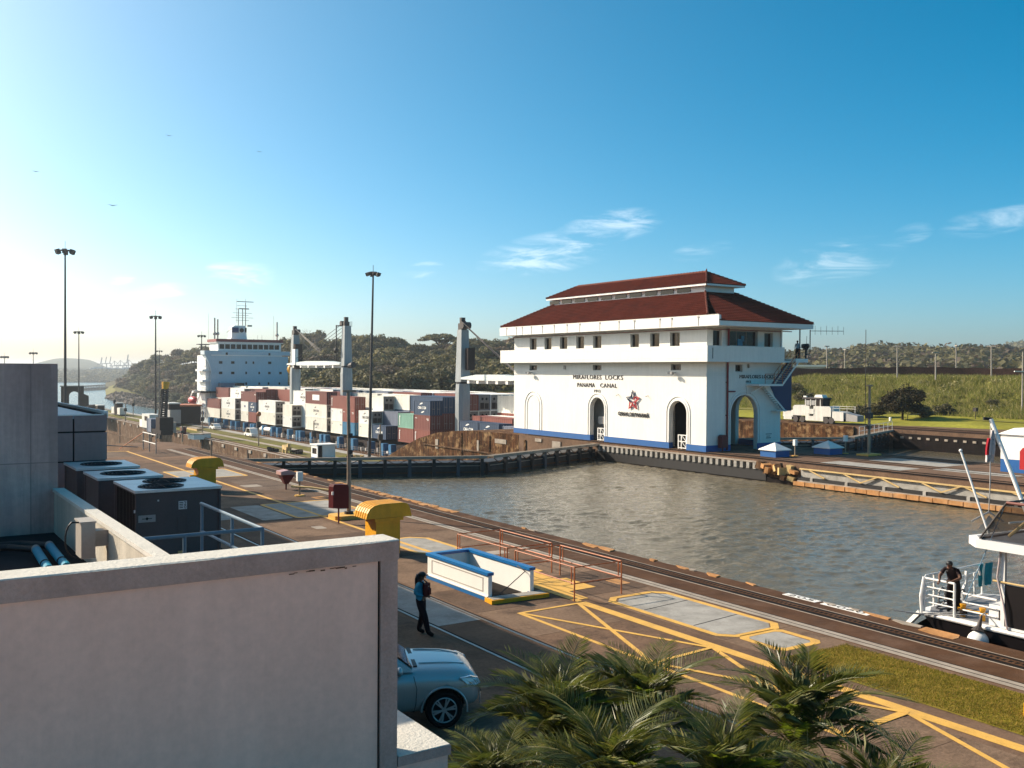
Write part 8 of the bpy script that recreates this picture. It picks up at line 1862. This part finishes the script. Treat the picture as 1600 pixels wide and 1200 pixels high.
for s in (-1, 1):
    for x0, x1, x2, x3 in ((-.42, .55, .0, -.42), (-1.42, -.52, -.52, -1.42)):
        b = MB(); b.raw([(x0, s * .885, 1.22), (x1, s * .87, 1.22), (x2, s * .775, 1.73), (x3, s * .78, 1.75)], [(0, 1, 2, 3)]); kc(b, 'side_window', m_carglass)
    b = MB(); b.sphere((.50, s * 1.04, 1.25), .13, 12, 8, (.55, .9, .72)); kc(b, 'door_mirror', m_silver, True); b = MB(); b.box(.44, .54, min(s * .88, s * 1.02), max(s * .88, s * 1.02), 1.16, 1.20); kc(b, 'mirror_stalk', m_black)
    b = MB(); b.raw([(1.92, s * .90, .90), (2.06, s * .885, .80), (2.24, s * .80, .76), (2.34, s * .64, .77), (2.31, s * .62, .86), (2.16, s * .80, .92)], [(0, 1, 2, 3, 4, 5)]); 
    b = MB(); b.prism([(1.74, 1.02), (1.88, .88), (2.03, .83), (2.17, .86), (2.12, .97), (1.95, 1.04)], 0, .07, lambda a, z, h: (a, s * (.965 - max(0, (a - 1.7)) ** 2.2 * .90 - h), z)); kc(b, 'headlight', m_lamp)
    b = MB(); b.tube([(2.13, s * .80, .80), (2.19, s * .72, .66), (2.17, s * .76, .44)], .022, 6); kc(b, 'bumper_trim', m_chrome)
    b = MB(); b.box(-.2, .02, s * .935 - .012, s * .935 + .012, .86, .89); kc(b, 'door_handle', m_chrome)
    b = MB(); b.tube([(.80, s * .91, 1.10), (.86, s * .948, .85), (.84, s * .948, .55), (.80, s * .91, .38)], .006, 4); kc(b, 'door_seam', m_slot)
b = MB(); b.box(.82, .90, -.66, .66, 1.205, 1.235); kc(b, 'wiper_cowl', m_black); b = MB(); b.box(2.17, 2.215, -.42, .42, .52, .80); kc(b, 'grille', m_chrome)
for k, y in enumerate((-.38, .38)): b = MB(); b.tube([(.95, y * 1.3, 1.238), (1.5, y * 1.2, 1.212), (1.9, y * .95, 1.14)], .012, 5); kc(b, 'bonnet_crease', m_silver)
def wheel(x, s):
    b = MB(); y = s * .80; n = 32; R_o = .375
    prof = [(.245, -.11), (.33, -.125), (.365, -.10), (.378, -.04), (.378, .04), (.365, .10), (.33, .125), (.245, .11)]
    vs = []; fs = []
    for i in range(n):
        a = 2 * math.pi * i / n
        for r_, o in prof: vs.append((x + r_ * math.cos(a), y + o, .378 + r_ * math.sin(a)))
    k = len(prof)
    for i in range(n):
        for j in range(k): fs.append((i * k + j, i * k + (j + 1) % k, ((i + 1) % n) * k + (j + 1) % k, ((i + 1) % n) * k + j))
    b.raw(vs, fs); w = kc(b, 'wheel', m_tyre, True)
    yo = y + s * .105; b = MB(); b.tube([(x + .245 * math.cos(a), yo, .378 + .245 * math.sin(a)) for a in [i * math.pi / 16 for i in range(33)]], .014, 6, False); b.tube([(x, yo - s * .03, .378), (x, yo + s * .005, .378)], .05, 14)
    for i in range(6):
        for da in (-.13, .13):
            a = i * math.pi / 3 + .2; b.beam((x + .045 * math.cos(a), yo - s * .01, .378 + .045 * math.sin(a)), (x + .24 * math.cos(a + da), yo, .378 + .24 * math.sin(a + da)), .034, .03)
    kc(b, 'rim', m_rim, False, w); b = MB(); b.tube([(x, yo - s * .09, .378), (x, yo - s * .07, .378)], .235, 24); kc(b, 'brake_disc', m_black, False, w)
for x in (1.42, -1.38):
    for s in (-1, 1): wheel(x, s)
# ------------------------------------------------------------------ palms in front
m_pl = [M('palm_leaflet', (.105, .125, .020), .40, var=.25, vs=3, fine=0, spec=.6, backlit=.42), M('palm_leaflet_olive', (.20, .185, .036), .42, var=.25, vs=3, fine=0, spec=.6, backlit=.42), M('palm_leaflet_young', (.20, .25, .015), .4, var=.2, vs=3, fine=0, backlit=.45)]
m_stalk = M('palm_stalk', (.12, .11, .03), .5)
def frond_mesh(L, droop, seed, mi=0):
    r = np.random.default_rng(seed); b = MB(); n = 66; pts = []
    for i in range(13):
        t = i / 12; pts.append((L * (t - .16 * droop * t ** 2.4), L * .02 * math.sin(seed + t * 3), L * (.42 * t - (.42 + droop * .38) * t ** 2.3)))
    b.cur = 2; b.tube(pts, [.014 * (1 - .8 * i / 12) + .002 for i in range(13)], 5)
    P = np.array(pts)
    for i in range(n):
        t = .10 + .90 * i / (n - 1); p = np.array([np.interp(t * 12, range(13), P[:, k]) for k in range(3)]); q = np.array([np.interp(min(t + .03, 1) * 12, range(13), P[:, k]) for k in range(3)]); o = np.array([np.interp(max(t - .03, 0) * 12, range(13), P[:, k]) for k in range(3)])
        tg = (q - o) / np.linalg.norm(q - o); sd_ = np.cross(tg, [0, 0, 1]); sd_ /= np.linalg.norm(sd_); up = np.cross(sd_, tg)
        ll = L * .26 * math.sin(math.pi * (.12 + .80 * t)) ** .6 * r.uniform(.88, 1.08); fwd = .45 + .6 * t
        for s in (-1, 1):
            d = sd_ * s + tg * (fwd + r.normal(0, .08)) + up * (.42 + r.normal(0, .10)); d /= np.linalg.norm(d); w = .0056
            wv = np.cross(d, up + sd_ * s * .3); wv /= np.linalg.norm(wv); mid = p + d * ll * .55 + np.array([0, 0, -.01]); tip = p + d * ll * 1.0 + np.array([0, 0, -.06 * ll / .3])
            b.cur = (0 if r.random() < .65 else 1) if mi == 0 else 3
            b.raw([tuple(p - wv * w * .5), tuple(p + wv * w * .5), tuple(mid + wv * w), tuple(tip), tuple(mid - wv * w)], [(0, 1, 2, 3, 4)])
    me = bpy.data.meshes.new('frond'); me.from_pydata(b.v, [], b.f)
    for m in (m_pl[0], m_pl[1], m_stalk, m_pl[2]): me.materials.append(m)
    me.polygons.foreach_set('material_index', b.mi); me.update(); return me
frs = [frond_mesh(1.65, .75, 1), frond_mesh(1.75, 1.0, 2), frond_mesh(1.6, .55, 3), frond_mesh(1.7, 1.25, 4), frond_mesh(1.3, .35, 5)]; fry = frond_mesh(1.1, .3, 6, 1)
def palm(u, v, z, n, label, k=1.0, seed=0, base=None):
    c = G(u, v, z); t = thing('date_palm', label, 'palm', (c.x, c.y, 0), 'bushy date palms below the terrace'); random.seed(seed)
    b = MB(); b.tube([(c.x + .1, c.y, 0), (c.x + .03, c.y, z * .5), (c.x, c.y, z - .05)], [.10, .085, .09], 9)
    for i in range(26): a = i * 2.4; zz = z * (.25 + .7 * i / 26); b.beam((c.x + .08 * math.cos(a), c.y + .08 * math.sin(a), zz), (c.x + .15 * math.cos(a), c.y + .15 * math.sin(a), zz + .1), .035)
    b.build('trunk', m_bark, t)
    for i in range(n):
        a = i * 2.39996 + random.uniform(-.2, .2); e = 1 - i / n
        o = bpy.data.objects.new('frond', random.choice(frs[:4]) if i > 5 else frs[4]); COL.objects.link(o); o.parent = t; o.location = (0, 0, z)
        el = math.radians(84 * (1 - (i / n) ** 1.15) + 6 + random.uniform(-9, 9)); s = k * random.uniform(.85, 1.08) * (.8 if i < 6 else 1)
        o.rotation_euler = (random.uniform(-.25, .25), -el, a); o.scale = (s, s, s)
    for i in range(3):
        o = bpy.data.objects.new('young_frond', fry); COL.objects.link(o); o.parent = t; o.location = (0, 0, z); o.rotation_euler = (random.uniform(-.3, .3), -math.radians(random.uniform(35, 65)), random.uniform(-2.9, -.6)); o.scale = (k,) * 3
palm(872, 1172, 1.85, 32, 'largest bushy palm at the bottom centre reaching towards the car', 1.0, 1)
palm(1008, 1150, 1.95, 28, 'bushy palm behind the yellow hatching, second from the left', .95, 2)
palm(1246, 1172, 1.95, 34, 'right-hand palm standing before the thick yellow line', 1.0, 4); palm(955, 1270, 1.95, 28, 'palm cut by the bottom edge under the largest one', .95, 5)
palm(1130, 1260, 1.9, 26, 'palm cut by the bottom edge between the two right palms', .9, 6); palm(1380, 1300, 1.7, 20, 'palm tips rising from the bottom edge at the far right', .9, 7); palm(775, 1275, 1.75, 26, 'palm cut by the bottom edge beside the pale ledge', .9, 8)
# planting bed under the palms
m_soil = M('dark_planting_soil', (.03, .02, .014), .95, var=.3, vs=2)
MB().prism([(8.2, 5), (13.0, 5), (12.6, 12.6), (9.0, 14.6), (8.2, 13)], .004, .08).build('planting_bed', m_soil, None, kind='structure')
b = MB(); b.tube([(8.2, 5, .06), (8.2, 13, .06), (9.0, 14.6, .06), (12.6, 12.6, .06), (13.0, 5, .06)], .09, 6); b.build('bed_kerb', m_yellow, None, kind='structure')
# birds, tiny dark specks in the sky
for k, (u, v, D) in enumerate(((56, 268, 120), (264, 212, 130), (176, 321, 90), (405, 237, 140))):
    p = GD(u, v, D); t = thing('bird', ['small dark bird high at the far left of the sky', 'small dark bird highest in the left sky', 'dark gliding bird low in the left sky', 'faint bird nearest the middle of the sky'][k], 'bird', p); b = MB(); b.raw([p + Vector((-.45, 0, .08)), p + Vector((0, .12, 0)), p + Vector((.45, 0, .1)), p + Vector((0, -.1, .0)), p + Vector((0, 0, -.05))], [(0, 1, 3), (1, 2, 3), (0, 1, 4), (1, 2, 4)]); b.build('wings', m_black, t)
# ------------------------------------------------------------------ air
HZ = bpy.data.materials.new('haze'); HZ.use_nodes = True; t = HZ.node_tree; t.nodes.clear(); o_ = t.nodes.new('ShaderNodeOutputMaterial'); pv = t.nodes.new('ShaderNodeVolumePrincipled')
pv.inputs['Color'].default_value = (.80, .88, .95, 1); pv.inputs['Density'].default_value = .00016; pv.inputs['Anisotropy'].default_value = .35; t.links.new(pv.outputs[0], o_.inputs['Volume'])
USE_HAZE = True
if USE_HAZE:
    b = MB(); b.box(-3600, 4600, -400, 9100, -21.5, 56); h = b.build('haze', HZ); h['kind'] = 'stuff'
